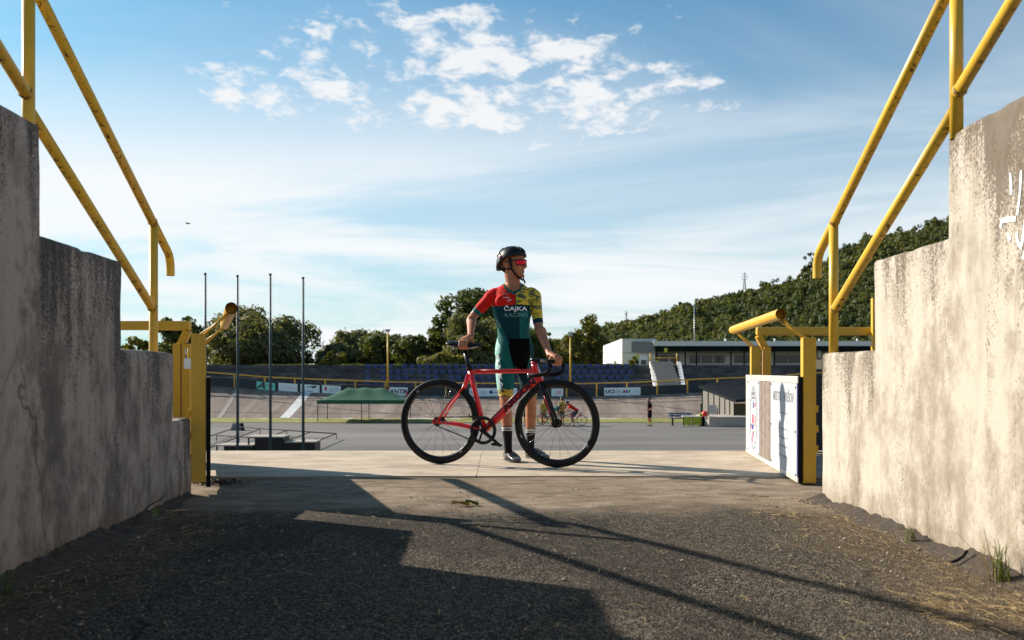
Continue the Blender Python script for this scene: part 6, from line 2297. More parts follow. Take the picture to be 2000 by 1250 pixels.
# small bush, signs
for (px_, py0, py1, lab) in ((1300.5, 680, 688, 'small yellow sign plate on a dark post by the stairway'), (1283, 703, 708, 'small yellow sign plate low beside the stairway'), (1245.5, 693, 700, 'small yellow sign plate above the bush')):
    Yb = 86
    a = P(px_, (py0 + py1) / 2, Yb)
    r_ = empty('sign_plate', (a.x, Yb, 1.15), label=lab, cat='sign', group='small yellow sign plates above the far stand')
    hz = a.z - 1.15; s2 = (py1 - py0) / F * Yb / 2
    m = MB(); m.box((-s2 * 0.8, -0.02, hz - s2), (s2 * 0.8, 0.0, hz + s2)); m.build('plate', MT['lime'], r_)
    m = MB(); m.loft([(0, 0.02, 0), (0, 0.02, hz + s2)], 0.03, 8); m.build('post', MT['roofdark'], r_)

# club house: white block and long canopied wing
YC = 100.0
r_ = empty('clubhouse', (at(1200, YC), YC, 1.15), label='long white flat roofed clubhouse with a pale canopy above the stand', cat='building')
c0 = r_.location
def cp(px_, py_, Y): return P(px_, py_, Y) - c0
m = MB()
zt1 = cp(1215, 664, YC - 4).z; zt0 = cp(1178, 675, YC).z
A0 = cp(1178, 700, YC + 6); B0 = cp(1215, 700, YC - 4); C0 = cp(1281, 700, YC - 3.4)
D0 = V((C0.x + 1, YC + 8 - c0.y, 0)); E0 = V((A0.x + 1.2, YC + 10 - c0.y, 0))
def wallq(a, b_, za, zb3, nm='wall', mt='plaster'):
    m = MB(); dn = (b_ - a).cross(V((0, 0, 1))).normalized() * -0.2
    m.prism([V((a.x, a.y, -0.1)), V((b_.x, b_.y, -0.1)), V((b_.x, b_.y, zb3)), V((a.x, a.y, za))], dn)
    return m.build(nm, MT[mt], r_)
wallq(A0, B0, zt0, zt1); wallq(B0, C0, zt1, zt1 - 0.02); wallq(C0, D0, zt1, zt1); wallq(E0, A0, zt0, zt0)
m = MB(); m.prism([V((p.x, p.y, z)) for p, z in ((A0, zt0 + 0.01), (B0, zt1 + 0.01), (C0, zt1 + 0.01), (D0, zt1 + 0.01), (E0, zt0 + 0.01))], (0, 0, 0.12)); m.build('roof', MT['roofsheet'], r_)
def panel(nm, x0_, y0_, x1_, y1_, Y, mt, dpt=0.08, par=None):
    m = MB(); a = cp(x0_, y0_, Y); b_ = cp(x1_, y1_, Y)
    m.box((a.x, a.y - dpt, min(a.z, b_.z)), (b_.x, a.y, max(a.z, b_.z))); return m.build(nm, MT[mt], par or r_)
panel('upper_panel', 1234, 667, 1276, 688, YC - 3.85, 'print_grey')
dr = panel('door', 1248, 695, 1264, 713, YC - 3.75, 'white', 0.10)
panel('door_glass', 1252, 703, 1262, 712, YC - 3.86, 'glass', 0.02, dr)
# wing
YW = 99.0
wz = cp(1300, 682, YW).z
m = MB(); a = cp(1284, 700, YW); b_ = cp(1790, 700, YW)
m.box((a.x, a.y, -0.1), (b_.x, a.y + 6, wz + 0.3)); m.build('wing_wall', MT['plaster'], r_)
m = MB(); a = cp(1276, 676, YW - 3.2); b_ = cp(1800, 676, YW - 3.2)
zt_ = cp(1300, 666, YW - 3.2).z
m.box((a.x, a.y, a.z + 0.02), (b_.x, a.y + 9.5, zt_)); m.build('canopy_roof', MT['roofsheet'], r_)
m = MB(); m.box((a.x + 0.3, a.y + 0.3, a.z - 0.45), (b_.x - 0.1, a.y + 3.0, a.z + 0.012)); m.build('soffit', MT['roofdark'], r_)
for (x0_, x1_, y0_) in ((1287, 1305, 694), (1309, 1327, 694), (1345, 1416, 694), (1433, 1490, 694), (1512, 1590, 694), (1640, 1700, 694)):
    w_ = panel('window', x0_, y0_, x1_, 709, YW - 0.02, 'glass', 0.06)
    nmu = 3 if x1_ - x0_ > 40 else 1
    for k in range(nmu + 1):
        xx_ = x0_ + (x1_ - x0_) * k / nmu
        panel('mullion', xx_ - 0.6, y0_ - 0.5, xx_ + 0.6, 709.5, YW - 0.08, 'white', 0.05, w_)
for px_ in (1281, 1338, 1360, 1427, 1453, 1512, 1570, 1640):
    panel('column', px_ - 1.2, 676.5, px_ + 1.2, 716, YW - 2.9, 'roofdark', 0.12)
for px_ in (1417, 1513, 1600, 1674):
    m = MB(); p_ = cp(px_, 664, YW - 2.5); m.loft([p_ - V((0, 0, 0.15)), p_ + V((0, 0, 0.12))], 0.09, 8); m.build('roof_vent', MT['white'], r_)
panel('eaves_beam', 1284, 713, 1790, 717, YW - 3.3, 'roofdark', 0.1)

# lamp masts on the far fence line
for (px_, py_, pb, lab) in ((757.5, 648, 757, 'yellow lamp mast rising from the stand behind the tent'), (1114, 657, 757, 'yellow lamp mast right of the handlebar')):
    Ym = 79.0
    a = P(px_, py_, Ym); zb4 = P(px_, pb, Ym).z
    r_ = empty('lamp_mast', (a.x, Ym, zb4 - 0.5), label=lab, cat='lamp', group='yellow lamp masts along the far stand')
    h = a.z - zb4 + 0.5
    m = MB(); m.loft([(0, 0, 0), (0, 0, h)], [0.075, 0.06], 10); m.build('mast', MT['gate'], r_)
    m = MB(); m.box((-0.17, -0.2, h + 0.002), (0.17, 0.15, h + 0.20)); m.box((-0.12, -0.24, h + 0.03), (0.12, -0.2, h + 0.17)); m.build('lamp_head', MT['lampmetal'], r_, bevel=0.02)
# cable slung across the far side
r_ = empty('overhead_cable', (at(430, 80), 80, HC), label='thin dark cable slung across in front of the far trees', cat='cable')
m = MB()
cps = [P(360, 676, 80), P(520, 681, 80), P(640, 688, 80), P(757, 687, 80), P(900, 693, 80), P(1114, 688, 80), P(1270, 690, 80), P(1480, 688, 80)]
m.loft([p - r_.location for p in cps], 0.016, 5, side=(0, 1, 0)); m.build('cable', MT['roofdark'], r_)

# lattice pylons on the hill, a thin mast
def pylon(px_, pt, pb, Y, lab):
    a = P(px_, pt, Y); b_ = P(px_, pb, Y)
    r_ = empty('pylon', b_, label=lab, cat='pylon')
    h = a.z - b_.z
    for sx in (-1, 1):
        for sy in (-1, 1):
            m = MB(); m.loft([(sx * h * 0.10, sy * h * 0.10, -3), (sx * h * 0.03, sy * h * 0.03, h * 0.6), (sx * 0.05, sy * 0.05, h)], 0.13, 5); m.build('leg', MT['lampmetal'], r_)
    for k, (zz, w_) in enumerate(((0.62, 0.17), (0.76, 0.20), (0.90, 0.13))):
        m = MB(); m.loft([(-h * w_, 0, h * zz), (h * w_, 0, h * zz)], 0.14, 5); m.build('cross_arm', MT['lampmetal'], r_)
    for k in range(5):
        w0 = h * (0.10 - 0.014 * k)
        m = MB(); m.loft([(-w0, 0, h * 0.12 * k), (w0 * 0.85, 0, h * 0.12 * (k + 1))], 0.08, 4); m.loft([(w0, 0, h * 0.12 * k), (-w0 * 0.85, 0, h * 0.12 * (k + 1))], 0.08, 4); m.build('brace', MT['lampmetal'], r_)


pylon(1454, 532, 566, 520, 'lattice power pylon on the crest of the wooded hill')
pylon(1223, 608, 626, 540, 'tiny lattice pylon on the left end of the wooded ridge')
r_ = empty('thin_mast', P(1356, 668, 110), label='thin grey mast above the clubhouse canopy', cat='mast')
m = MB(); m.loft([(0, 0, -4.0), (0, 0, 4.2)], 0.05, 6); m.build('pole', MT['lampmetal'], r_)
m = MB(); m.loft([(-0.2, 0, 4.0), (0.2, 0, 4.0)], 0.03, 6); m.build('cross_piece', MT['lampmetal'], r_)


# ------------------------------------------------------------------ trees
def leaf_cloud(lumps, n_per_area, size, rng, flat=0.0):
    """leaf-sized quads spread over the shells of the given lumps (x,y,z,r) -> verts, faces"""
    V0, Fc = [], []
    allc = []
    alln = []
    for (x, y, z, rx, rz_) in lumps:
        n = max(12, int(n_per_area * (rx * rx * 2 + rx * rz_ * 2)))
        d = rng.normal(size=(n, 3)); d /= np.linalg.norm(d, axis=1)[:, None]
        rr = rng.uniform(0.55, 1.05, n) ** 0.6
        # wobble the shell so that the outline is uneven
        wob = 1 + 0.16 * np.sin(d[:, 0] * 5 + x * 3) * np.cos(d[:, 2] * 6 + z * 2) + rng.normal(0, 0.07, n)
        p = np.stack([x + d[:, 0] * rx * rr * wob, y + d[:, 1] * rx * rr * wob, z + d[:, 2] * rz_ * rr * wob], 1)
        allc.append(p); alln.append(d)
    c = np.vstack(allc); nd = np.vstack(alln)
    n = len(c)
    nd = nd + rng.normal(0, 0.38, (n, 3)); nd /= np.linalg.norm(nd, axis=1)[:, None]
    t = np.cross(nd, rng.normal(size=(n, 3))); t /= np.maximum(np.linalg.norm(t, axis=1), 1e-6)[:, None]
    b = np.cross(nd, t)
    s = size * rng.uniform(0.55, 1.35, n)[:, None]
    v = np.stack([c - t * s - b * s * 0.55, c + t * s * 0.9 - b * s * 0.5, c + t * s + b * s * 0.55, c - t * s * 0.8 + b * s * 0.6], 1).reshape(-1, 3)
    f = np.arange(n * 4).reshape(-1, 4)
    return v, f


def lump_set(rng, w, h, base, n, dome=1.0, top=1.0):
    """lumps that fill a crown of half width w and height h above base"""
    L = []
    for k in range(n):
        for _ in range(40):
            a = rng.uniform(0, 2 * pi); r = sqrt(rng.uniform(0, 1)); t = rng.uniform(0.0, 1)
            lim = (1 - abs(2 * t - 0.75) ** 2.2 * 0.62) if t < 0.375 else max(0.12, sqrt(max(0, 1 - ((t - 0.375) / 0.66) ** 2)) * dome)
            x, y, z = r * cos(a) * w * lim, r * sin(a) * w * lim, base + t * h
            rl = w * rng.uniform(0.24, 0.40)
            if z + rl * 0.6 < base + h * 1.03:
                break
        L.append((x, y, z, rl, rl * rng.uniform(0.7, 0.95)))
    return L


def tree(name, label, px0, px1, pyt, Y, mt, seed, base_z=1.1, trunk_h=0.14, dens=46, size=0.17, n=26, dome=1.0, group='trees beyond the far stand', extra=()):
    rng = np.random.default_rng(seed)
    cx = at((px0 + px1) / 2, Y); w = (px1 - px0) / 2 / F * Y
    zt = HC + (HOR - pyt) / F * Y
    h = zt - base_z
    r_ = empty(name, (cx, Y, base_z), label=label, cat='tree', group=group)
    L = lump_set(rng, w * 0.90, h * (1 - trunk_h) * 0.90, h * trunk_h, n, dome)
    for (qx, qy, qr) in extra:
        L.append((at(qx, Y) - cx, rng.uniform(-0.3, 0.3) * w, HC + (HOR - qy) / F * Y - base_z, qr, qr * 0.85))
    # ragged sprays on the outside of the crown
    for q in range(int(n * 0.9)):
        l = L[int(rng.integers(len(L)))]
        a = rng.normal(size=3); a /= np.linalg.norm(a); a[2] = abs(a[2]) * 0.8 - 0.1
        rr = l[3] * rng.uniform(0.16, 0.34)
        L.append((l[0] + a[0] * l[3] * 1.05, l[1] + a[1] * l[3] * 1.05, l[2] + a[2] * l[4] * 1.08, rr, rr * 0.9))
    v, f = leaf_cloud(L, dens, size, rng)
    cr_ = mesh_np('crown', v, f, MT[mt], r_)
    # trunk and limbs up into the lumps
    m = MB()
    r0 = 0.035 * h
    m.loft([(0, 0, -0.3), (0.02 * h, 0, h * trunk_h), (-0.01 * h, 0.01 * h, h * 0.45), (0.02 * h, 0, h * 0.72)], [r0, r0 * 0.8, r0 * 0.5, r0 * 0.15], 10)
    m.build('trunk', MT['bark'], r_)
    for k in range(7):
        l = L[int(rng.integers(len(L)))]
        m = MB()
        m.loft([(0, 0, h * (trunk_h + 0.05 * k)), (l[0] * 0.5, l[1] * 0.5, (h * (trunk_h + 0.05 * k) + l[2]) / 2), (l[0], l[1], l[2])], [r0 * 0.45, r0 * 0.25, r0 * 0.06], 6)
        m.build('limb', MT['bark'], r_)
    return r_


T = tree
T('broad_tree', 'large domed grey-green tree behind the flagpoles', 398, 604, 607, 97, 'leaf_c', 1, n=70, size=0.15, dens=46, dome=1.12, trunk_h=0.05, extra=[(470, 612, 1.0), (500, 610, 0.9), (440, 625, 1.0), (555, 650, 1.0), (575, 680, 1.1), (420, 640, 1.0)])
T('small_tree', 'dark bush tree at the left edge beside the left post', 236, 300, 655, 92, 'leaf_b', 2, n=14, trunk_h=0.05)
T('dark_tree', 'dark ragged tree behind the left fence bar', 300, 400, 612, 90, 'leaf_a', 3, n=40, trunk_h=0.05)
T('small_tree', 'low tree between the domed tree and the mid thicket', 566, 612, 684, 98, 'leaf_b', 4, n=12, trunk_h=0.05)
T('thicket_tree', 'olive tree left of the tent lamp mast, front of the thicket', 610, 710, 668, 100, 'leaf_c', 5, n=44, trunk_h=0.03)
T('thicket_tree', 'rounded yellow-green bush low in the thicket', 622, 680, 686, 92, 'leaf_b', 6, n=16, trunk_h=0.03)
T('thicket_tree', 'taller grey tree at the top of the thicket', 650, 775, 642, 106, 'leaf_c', 7, n=52, trunk_h=0.04)
T('thicket_tree', 'wide tree in the thicket behind the lamp mast', 685, 800, 648, 101, 'leaf_a', 8, n=50, trunk_h=0.03)
T('dark_tree', 'dark tree right of the tent lamp mast', 760, 842, 652, 95, 'leaf_a', 9, n=40, trunk_h=0.03)
T('tall_tree', 'tall dark tree left of the main rider', 822, 912, 600, 96, 'leaf_a', 10, n=58, trunk_h=0.05, extra=[(876, 590, 0.9), (868, 598, 0.8), (905, 580, 0.8)])
T('tall_tree', 'tall ragged tree top showing by the red sleeve', 862, 985, 574, 108, 'leaf_a', 11, n=60, trunk_h=0.06, extra=[(915, 578, 1.0), (935, 575, 0.9), (950, 585, 1.0)])
T('willow_tree', 'pale yellow-green tree behind the arm of the main rider', 866, 990, 608, 92, 'leaf_c', 12, n=56, trunk_h=0.03, dens=50, size=0.15)
T('low_tree', 'low leafy bush under the saddle', 815, 912, 690, 88, 'leaf_b', 13, n=20, trunk_h=0.02)
T('broad_tree', 'dark tree right behind the main rider', 950, 1080, 636, 100, 'leaf_a', 14, n=54, trunk_h=0.03)
T('spruce_tree', 'small dark pointed tree top above the left hand', 1062, 1090, 638, 150, 'leaf_a', 15, n=14, trunk_h=0.03, dome=0.7)
T('autumn_tree', 'yellowish tree beside the right lamp mast', 1070, 1150, 642, 118, 'leaf_b', 16, n=34, trunk_h=0.03)
T('autumn_tree', 'olive tree with ragged top left of the clubhouse', 1110, 1190, 622, 122, 'leaf_b', 17, n=36, trunk_h=0.04, extra=[(1155, 622, 0.7), (1145, 630, 0.8)])
T('dark_tree', 'dark hedge tree against the white clubhouse corner', 1120, 1184, 668, 124, 'leaf_a', 18, n=24, trunk_h=0.02)
T('small_tree', 'small round bush by the clubhouse door', 1229, 1250, 692, 90, 'leaf_b', 19, n=9, trunk_h=0.05, size=0.12)
T('hill_tree', 'single round tree standing up on the hill edge', 1566, 1600, 478, 400, 'leaf_h', 20, base_z=hill_h(at(1583, 400), 400) - 1, n=14, trunk_h=0.2, size=0.5, dens=6)

# the wood on the hillside: one mass of crowns
rng = np.random.default_rng(5)
protos, protos2 = [], []
for k in range(6):
    L = lump_set(rng, 0.9, 1.35, 0.10, 9, 1.1)
    protos.append(leaf_cloud(L, 140, 0.10, rng)); protos2.append(leaf_cloud(L, 80, 0.13, rng))
PV, PF, nb = [], [], 0
cnt = 0
for j in range(76):
    y = 196 + 262 * (j / 75) ** 1.1
    stepx = 3.5
    x = at(1085, y) + rng.uniform(0, 4)
    while x < at(1905, y):
        yy = y + rng.uniform(-2.5, 2.5)
        zg = hill_h(x, yy)
        s_ = rng.choice([1.5, 2.0, 2.5, 3.4]) * rng.uniform(0.85, 1.15) * (0.75 if yy > 425 else 1.0)
        pv, pf = (protos if y < 300 else protos2)[int(rng.integers(6))]
        # thin each crown with distance to keep it light
        keep = rng.random(len(pf)) < 1.1
        f_ = pf[keep]
        v_ = pv[f_.ravel()] * np.array([s_, s_, s_ * rng.uniform(0.9, 1.3)])
        a = rng.uniform(0, 2 * pi)
        c_, n_ = cos(a), sin(a)
        vx = v_[:, 0] * c_ - v_[:, 1] * n_ + x; vy = v_[:, 0] * n_ + v_[:, 1] * c_ + yy
        PV.append(np.stack([vx, vy, v_[:, 2] + zg - 0.6], 1)); PF.append(np.arange(len(v_)).reshape(-1, 4) + nb); nb += len(v_)
        cnt += 1
        x += stepx * rng.uniform(0.75, 1.3)
wd = mesh_np('hillside_wood', np.vstack(PV), np.vstack(PF), MT['leaf_h'])
tag(wd, 'dense green deciduous wood covering the hillside', 'wood', kind='stuff')

# rough grass and earth on the brow of the far stand
rng = np.random.default_rng(8)
n = 5200
x = rng.uniform(-34, 14, n); y = 84.05 + rng.uniform(0, 1.6, n)
hh = rng.uniform(0.05, 0.22, n) * (0.6 + 0.5 * np.sin(x * 1.3) * np.sin(x * 0.37 + 1))
hh = np.maximum(hh, 0.03)
a = rng.uniform(0, pi, n)
w_ = 0.035
z0 = 1.2
v = np.stack([np.stack([x - w_ * np.cos(a), y - w_ * np.sin(a), np.full(n, z0)], 1), np.stack([x + w_ * np.cos(a), y + w_ * np.sin(a), np.full(n, z0)], 1),
              np.stack([x + rng.normal(0, 0.06, n), y, z0 + hh], 1), np.stack([x - 0.02 + rng.normal(0, 0.05, n), y, z0 + hh * 0.9], 1)], 1).reshape(-1, 3)
tag(mesh_np('brow_grass', v, np.arange(4 * n).reshape(-1, 4), MT['grass']), 'strip of dry grass along the brow of the far stand', 'grass', kind='stuff')

# ------------------------------------------------------------------ foreground litter
def blades(n, place, lmin, lmax, w, rng, lift=0.004, curl=0.25):
    V_, F_ = [], []
    for i in range(n):
        x, y, an = place(rng)
        L_ = rng.uniform(lmin, lmax)
        d = np.array([cos(an), sin(an), 0]); s_ = np.array([-sin(an), cos(an), 0]) * w * rng.uniform(0.6, 1.3)
        z = gz(x, y) + lift + rng.uniform(0, 0.010)
        b = len(V_)
        k = rng.normal(0, curl)
        p0 = np.array([x, y, z]); p1 = p0 + d * L_ * 0.5 + s_ / w * 0.12 * k * L_ + [0, 0, rng.uniform(0.0, 0.010)]; p2 = p0 + d * L_ + s_ / w * 0.3 * k * L_ + [0, 0, rng.uniform(-0.002, 0.010)]
        nrm = np.array([0, 0, w * 0.7])
        for p in (p0, p1, p2):
            V_ += [p - s_, p + s_, p + nrm]
        for q in (0, 3):
            F_ += [(b + q, b + q + 1, b + q + 4, b + q + 3), (b + q + 1, b + q + 2, b + q + 5, b + q + 4), (b + q + 2, b + q, b + q + 3, b + q + 5)]
    return np.array(V_), np.array(F_)


def pl_right(rng):
    y = rng.uniform(2.4, 5.7)
    x = 1.74 - abs(rng.normal(0, 0.30)) * (1.15 - 0.1 * (y - 2.4))
    return x, y, rng.normal(2.6, 0.7)


def pl_left(rng):
    y = rng.uniform(3.0, 6.3)
    x = xl(min(y, 5.7)) + 0.03 + abs(rng.normal(0, 0.26))
    return x, y, rng.normal(0.7, 0.6)


rng = np.random.default_rng(21)
v, f = blades(850, pl_right, 0.010, 0.055, 0.0008, rng)
tag(mesh_np('straw_litter', v, f, MT['straw']), 'dry straw scattered along the foot of the sunlit right wall', 'straw', kind='stuff')
v, f = blades(260, pl_left, 0.015, 0.09, 0.0008, rng)
tag(mesh_np('straw_litter', v, f, MT['straw']), 'dry straw scattered along the foot of the shaded left wall', 'straw', kind='stuff')
v, f = blades(240, lambda r: (r.uniform(-1.6, 1.6), r.uniform(2.3, 6.6), r.uniform(0, pi)), 0.01, 0.07, 0.0012, rng)
tag(mesh_np('straw_litter', v, f, MT['straw']), 'stray straws strewn over the middle of the passage', 'straw', kind='stuff')
v, f = blades(200, lambda r: (1.25 + abs(r.normal(0, 0.22)), 3.05 + r.normal(0, 0.16), r.normal(2.7, 0.5)), 0.015, 0.075, 0.0010, rng, 0.003)
tag(mesh_np('straw_litter', v, f, MT['straw']), 'thick patch of tan straw in the lower right corner', 'straw', kind='stuff')


def pebbles(n, place, smin, smax, rng):
    base = np.array([(1, 0, 0), (-1, 0, 0), (0, 1, 0), (0, -1, 0), (0, 0, 1), (0, 0, -1)], float)
    fac = np.array([(0, 2, 4), (2, 1, 4), (1, 3, 4), (3, 0, 4), (2, 0, 5), (1, 2, 5), (3, 1, 5), (0, 3, 5)])
    V_, F_ = [], []
    for i in range(n):
        x, y = place(rng)
        s_ = rng.uniform(smin, smax) * (1 + 1.2 * (rng.random() > 0.95))
        a = rng.uniform(0, 2 * pi)
        b = base * np.array([s_, s_ * rng.uniform(0.6, 1), s_ * rng.uniform(0.4, 0.7)]) * rng.uniform(0.8, 1.2, (6, 1))
        b = np.stack([b[:, 0] * cos(a) - b[:, 1] * sin(a), b[:, 0] * sin(a) + b[:, 1] * cos(a), b[:, 2]], 1)
        V_.append(b + [x, y, gz(x, y) + s_ * 0.25]); F_.append(fac + 6 * i)
    return np.vstack(V_), np.vstack(F_)


def pl_peb(r):
    if r.random() < 0.5:
        return r.uniform(-1.7, 1.65), r.uniform(2.3, 6.4)
    sgn = 1 if r.random() < 0.5 else -1
    y = r.uniform(2.5, 5.8)
    return sgn * (1.70 - abs(r.normal(0, 0.25))), y


v, f = pebbles(3400, pl_peb, 0.002, 0.0055, rng)
tag(mesh_np('loose_grit', v, f, MT['pebble']), 'loose grit and small stones on the asphalt', 'grit', kind='stuff')


# crumbly earth banked against the walls
def earth(name, sgn, xw, y0, y1, label, seed):
    vs, fs = [], []
    ny, nx_ = 150, 9
    for i in range(ny + 1):
        y = y0 + (y1 - y0) * i / ny
        wd_ = 0.10 + 0.10 * (0.5 + nz(y, seed, 1.7)) + 0.05 * nz(y, seed, 7)
        hgt = 0.045 + 0.035 * nz(y, seed, 2.3) + 0.018 * nz(y, seed + 4, 11)
        for j in range(nx_ + 1):
            t_ = j / nx_
            x = xw(y) - sgn * (wd_ * t_ - 0.015)
            z = gz(x, y) - 0.006 + max(0, hgt) * (1 - t_) ** 1.5 + 0.010 * nz(x * 3, y * 3, 9, seed) * (1 - t_)
            vs.append((x, y, z))
    for i in range(ny):
        for j in range(nx_):
            a = i * (nx_ + 1) + j
            fs.append((a, a + 1, a + nx_ + 2, a + nx_ + 1))
    tag(mesh_np(name, vs, fs, MT['dirt'], smooth=True), label, 'earth', kind='stuff')


earth('banked_earth', 1, lambda y: XR, 2.3, 5.62, 'crumbly earth banked against the foot of the right wall', 3.0)
earth('banked_earth', -1, xl, 2.6, 5.72, 'crumbly earth banked against the foot of the left wall', 8.0)


def tuft(name, label, x, y, n, h, spread, mt, seed, lean=(0, 0)):
    rng = np.random.default_rng(seed)
    r_ = empty(name, (x, y, gz(x, y)), label=label, cat='grass', group='weeds at the foot of the walls')
    for i in range(n):
        a = rng.uniform(0, 2 * pi); L_ = h * rng.uniform(0.45, 1.0)
        d = V((cos(a) * spread * rng.uniform(0.2, 1) + lean[0], sin(a) * spread * rng.uniform(0.2, 1) * 0.6 + lean[1], 1)).normalized()
        dr = V((cos(a) + lean[0], sin(a), 0)) * rng.uniform(0.05, 0.35) * L_
        p0 = V((rng.normal(0, 0.012), rng.normal(0, 0.012), -0.01))
        p1 = p0 + d * L_ * 0.5; p2 = p0 + d * L_ * 0.85 + dr * 0.4; p3 = p0 + d * L_ + dr - V((0, 0, 0.12 * L_ * rng.random()))
        m = MB(); w0 = rng.uniform(0.0014, 0.0026)
        m.loft([p0, p1, p2, p3], [(w0, 0.0007), (w0 * 0.9, 0.0006), (w0 * 0.55, 0.0005), (0.0003, 0.0003)], 5, side=(-sin(a), cos(a), 0))
        m.build('blade', MT[mt], r_)


xg = XR - 0.06
tuft('grass_tuft', 'bright green grass tuft at the foot of the right wall, nearest the camera', xg, F * xg / (1955 - 1000), 34, 0.19, 0.30, 'blade', 1, (-0.05, 0))
tuft('grass_tuft', 'small grass tuft at the foot of the right wall, farther along', xg, F * xg / (1782 - 1000), 14, 0.13, 0.40, 'blade', 2, (-0.1, 0))
tuft('grass_tuft', 'tall thin dry stems leaning from the tuft by the right wall', xg - 0.02, F * (xg - 0.02) / (1940 - 1000), 6, 0.26, 0.55, 'straw', 3, (-0.35, 0.1))
tuft('weed_tuft', 'dim weed tuft at the very left edge by the shaded wall', -1.64, F * 1.64 / 985, 16, 0.15, 0.35, 'leafweed', 4)
tuft('weed_tuft', 'thin weeds at the foot of the shaded wall, middle', -1.74, F * 1.74 / 880, 9, 0.11, 0.4, 'leafweed', 5)
# dead twig with a leaf against the left wall
yt = F * 1.80 / 760
r_ = empty('wall_weed', (-1.76, yt, gz(-1.76, yt)), label='bent dark stem with one leaf against the shaded left wall', cat='weed')
m = MB(); m.loft([(0, 0, -0.01), (0.02, 0.02, 0.05), (0.06, 0.06, 0.10), (0.10, 0.10, 0.125), (0.12, 0.12, 0.15)], [0.005, 0.0045, 0.004, 0.003, 0.0015], 7); m.build('stem', MT['bark'], r_)
m = MB(); m.add([(0.085, 0.06, 0.10), (0.105, 0.07, 0.085), (0.10, 0.065, 0.055), (0.08, 0.05, 0.045), (0.075, 0.05, 0.075), (0.085, 0.062, 0.075)], [(0, 1, 5), (1, 2, 5), (2, 3, 5), (3, 4, 5), (4, 0, 5)]); m.build('leaf', MT['leafweed'], r_)
# black pipe stub by the right wall
yq = F * 1.70 / (1885 - 1000)
r_ = empty('cable_stub', (1.68, yq, gz(1.68, yq)), label='short black curved cable stub sticking out by the right wall', cat='cable')
m = MB(); m.loft([(-0.035, 0, 0.010), (-0.01, 0, 0.018), (0.012, 0, 0.032), (0.028, 0, 0.055)], 0.006, 8); m.build('stub', MT['blackmat'], r_)
# fallen curled leaves on the apron
yl = F * HC / (985 - HOR)
r_ = empty('fallen_leaf', (at(905, yl), yl, gz(0, yl) + 0.003), 0.2, label='curled yellow-brown fallen leaf on the concrete apron', cat='leaf')
vs_, fs_ = [], []
for i in range(9):
    t_ = i / 8
    w_ = 0.032 * sin(pi * min(1, t_ * 1.05 + 0.02)) + 0.002
    for j in range(5):
        s_ = (j - 2) / 2
        vs_.append((-0.065 + 0.10 * t_, s_ * w_ * 0.7, 0.006 + 0.014 * abs(s_) ** 1.5 + 0.007 * sin(5 * t_ + s_)))
for i in range(8):
    for j in range(4):
        fs_.append((i * 5 + j, (i + 1) * 5 + j, (i + 1) * 5 + j + 1, i * 5 + j + 1))
m = MB(); m.smooth = True; m.add(vs_, fs_); m.build('leaf_blade', MT['leafdry'], r_)
m = MB(); m.loft([(0.033, 0, 0.009), (0.055, 0.008, 0.008), (0.075, 0.004, 0.005)], 0.0015, 6); m.build('leaf_stalk', MT['leafdry'], r_)
r_ = empty('fallen_leaf', (at(925, yl), yl + 0.03, gz(0, yl) + 0.003), -0.3, label='smaller green-yellow fallen leaf touching the brown one', cat='leaf')
m = MB(); m.smooth = True; m.add([(x * 0.8, y * 0.9, z) for x, y, z in vs_], fs_); m.build('leaf_blade', MT['leafweed'], r_)
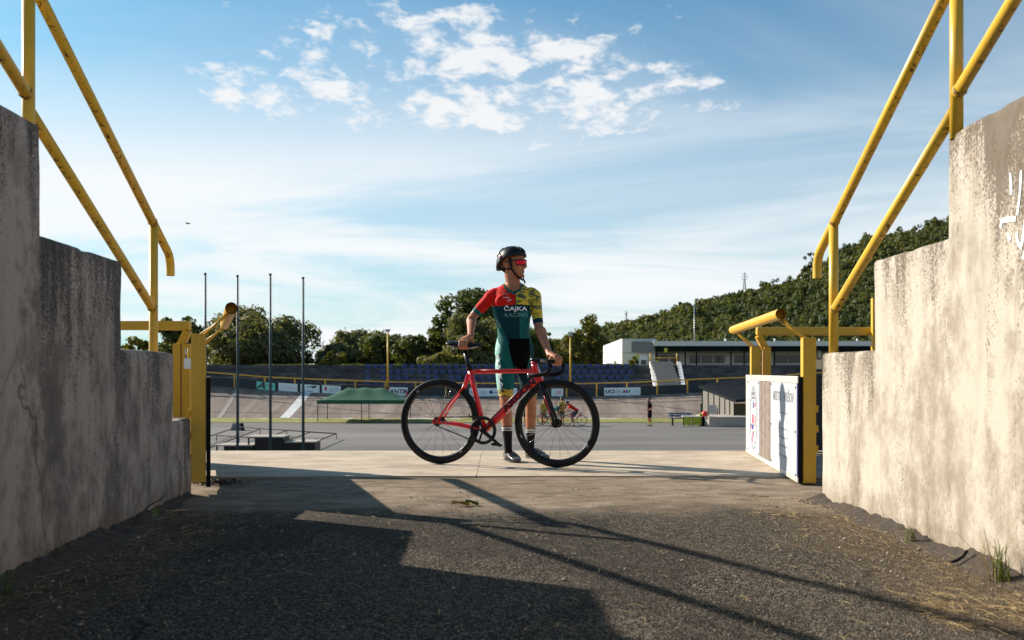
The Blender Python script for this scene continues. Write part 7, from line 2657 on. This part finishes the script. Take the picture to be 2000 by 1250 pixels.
# clod of dark leaf mould by the left gate post
r_ = empty('leaf_heap', (at(420, 6.45), 6.45, gz(0, 6.45)), label='little heap of dark dead leaves at the left gate post', cat='leaves')
rg = np.random.default_rng(3)
V_, F_ = [], []
for i in range(240):
    c_ = rg.normal(0, 1, 3) * [0.07, 0.05, 0.012]; c_[2] = abs(c_[2]) + 0.006
    t1 = rg.normal(0, 1, 3); t1 /= np.linalg.norm(t1); t2 = np.cross(t1, rg.normal(0, 1, 3)); t2 /= np.linalg.norm(t2)
    s_ = rg.uniform(0.006, 0.016)
    b = len(V_); V_ += [c_ - t1 * s_, c_ + t2 * s_ * 0.6, c_ + t1 * s_, c_ - t2 * s_ * 0.6]; F_.append((b, b + 1, b + 2, b + 3))
V_ = np.array(V_); V_[:, 2] = np.maximum(V_[:, 2], 0.001)
mesh_np('dead_leaves', V_, np.array(F_), MT['dirt'], r_)
# twigs
for (px_, py_, L_, an, lab) in ((1545, 1008, 0.20, 2.5, 'pale dry stalk lying on the asphalt near the right gate'), (1985, 1190, 0.16, 2.45, 'pale broken stalk in the lower right corner'), (1480, 968, 0.13, 2.8, 'small pale stalk on the apron before the right gate'), (330, 1000, 0.20, 0.5, 'pale dry stalk lying near the left wall')):
    y = F * HC / (py_ - HOR); x = at(px_, y)
    r_ = empty('dry_stalk', (x, y, gz(x, y) + 0.006), an, label=lab, cat='stalk', group='loose dry stalks on the ground')
    m = MB(); m.loft([(-L_ / 2, 0, 0.002), (-L_ * 0.1, 0.006, 0.004), (L_ * 0.2, -0.003, 0.003), (L_ / 2, 0.008, 0.002)], [0.003, 0.0034, 0.003, 0.0015], 6); m.build('stalk', MT['straw'], r_)
    m = MB(); m.loft([(L_ * 0.1, 0, 0.004), (L_ * 0.28, 0.02, 0.008)], 0.0014, 5); m.build('side_twig', MT['straw'], r_)
# a bird high over the left side
pb = P(367, 437, 60)
r_ = empty('bird', pb, label='tiny dark bird flying high at the left', cat='bird')
m = MB(); m.loft([(-0.14, 0, 0), (-0.05, 0, 0.01), (0.06, 0, 0.01), (0.13, 0, 0.015), (0.17, 0, 0.01)], [0.01, 0.035, 0.04, 0.025, 0.006], 8); m.build('body', MT['hair'], r_)
for s_ in (-1, 1):
    m = MB(); m.prism([(0.06, s_ * 0.02, 0.02), (0.02, s_ * 0.16, 0.05), (-0.06, s_ * 0.30, 0.03), (-0.06, s_ * 0.10, 0.03), (-0.05, s_ * 0.02, 0.02)], (0, 0, 0.006)); m.build('wing', MT['hair'], r_)
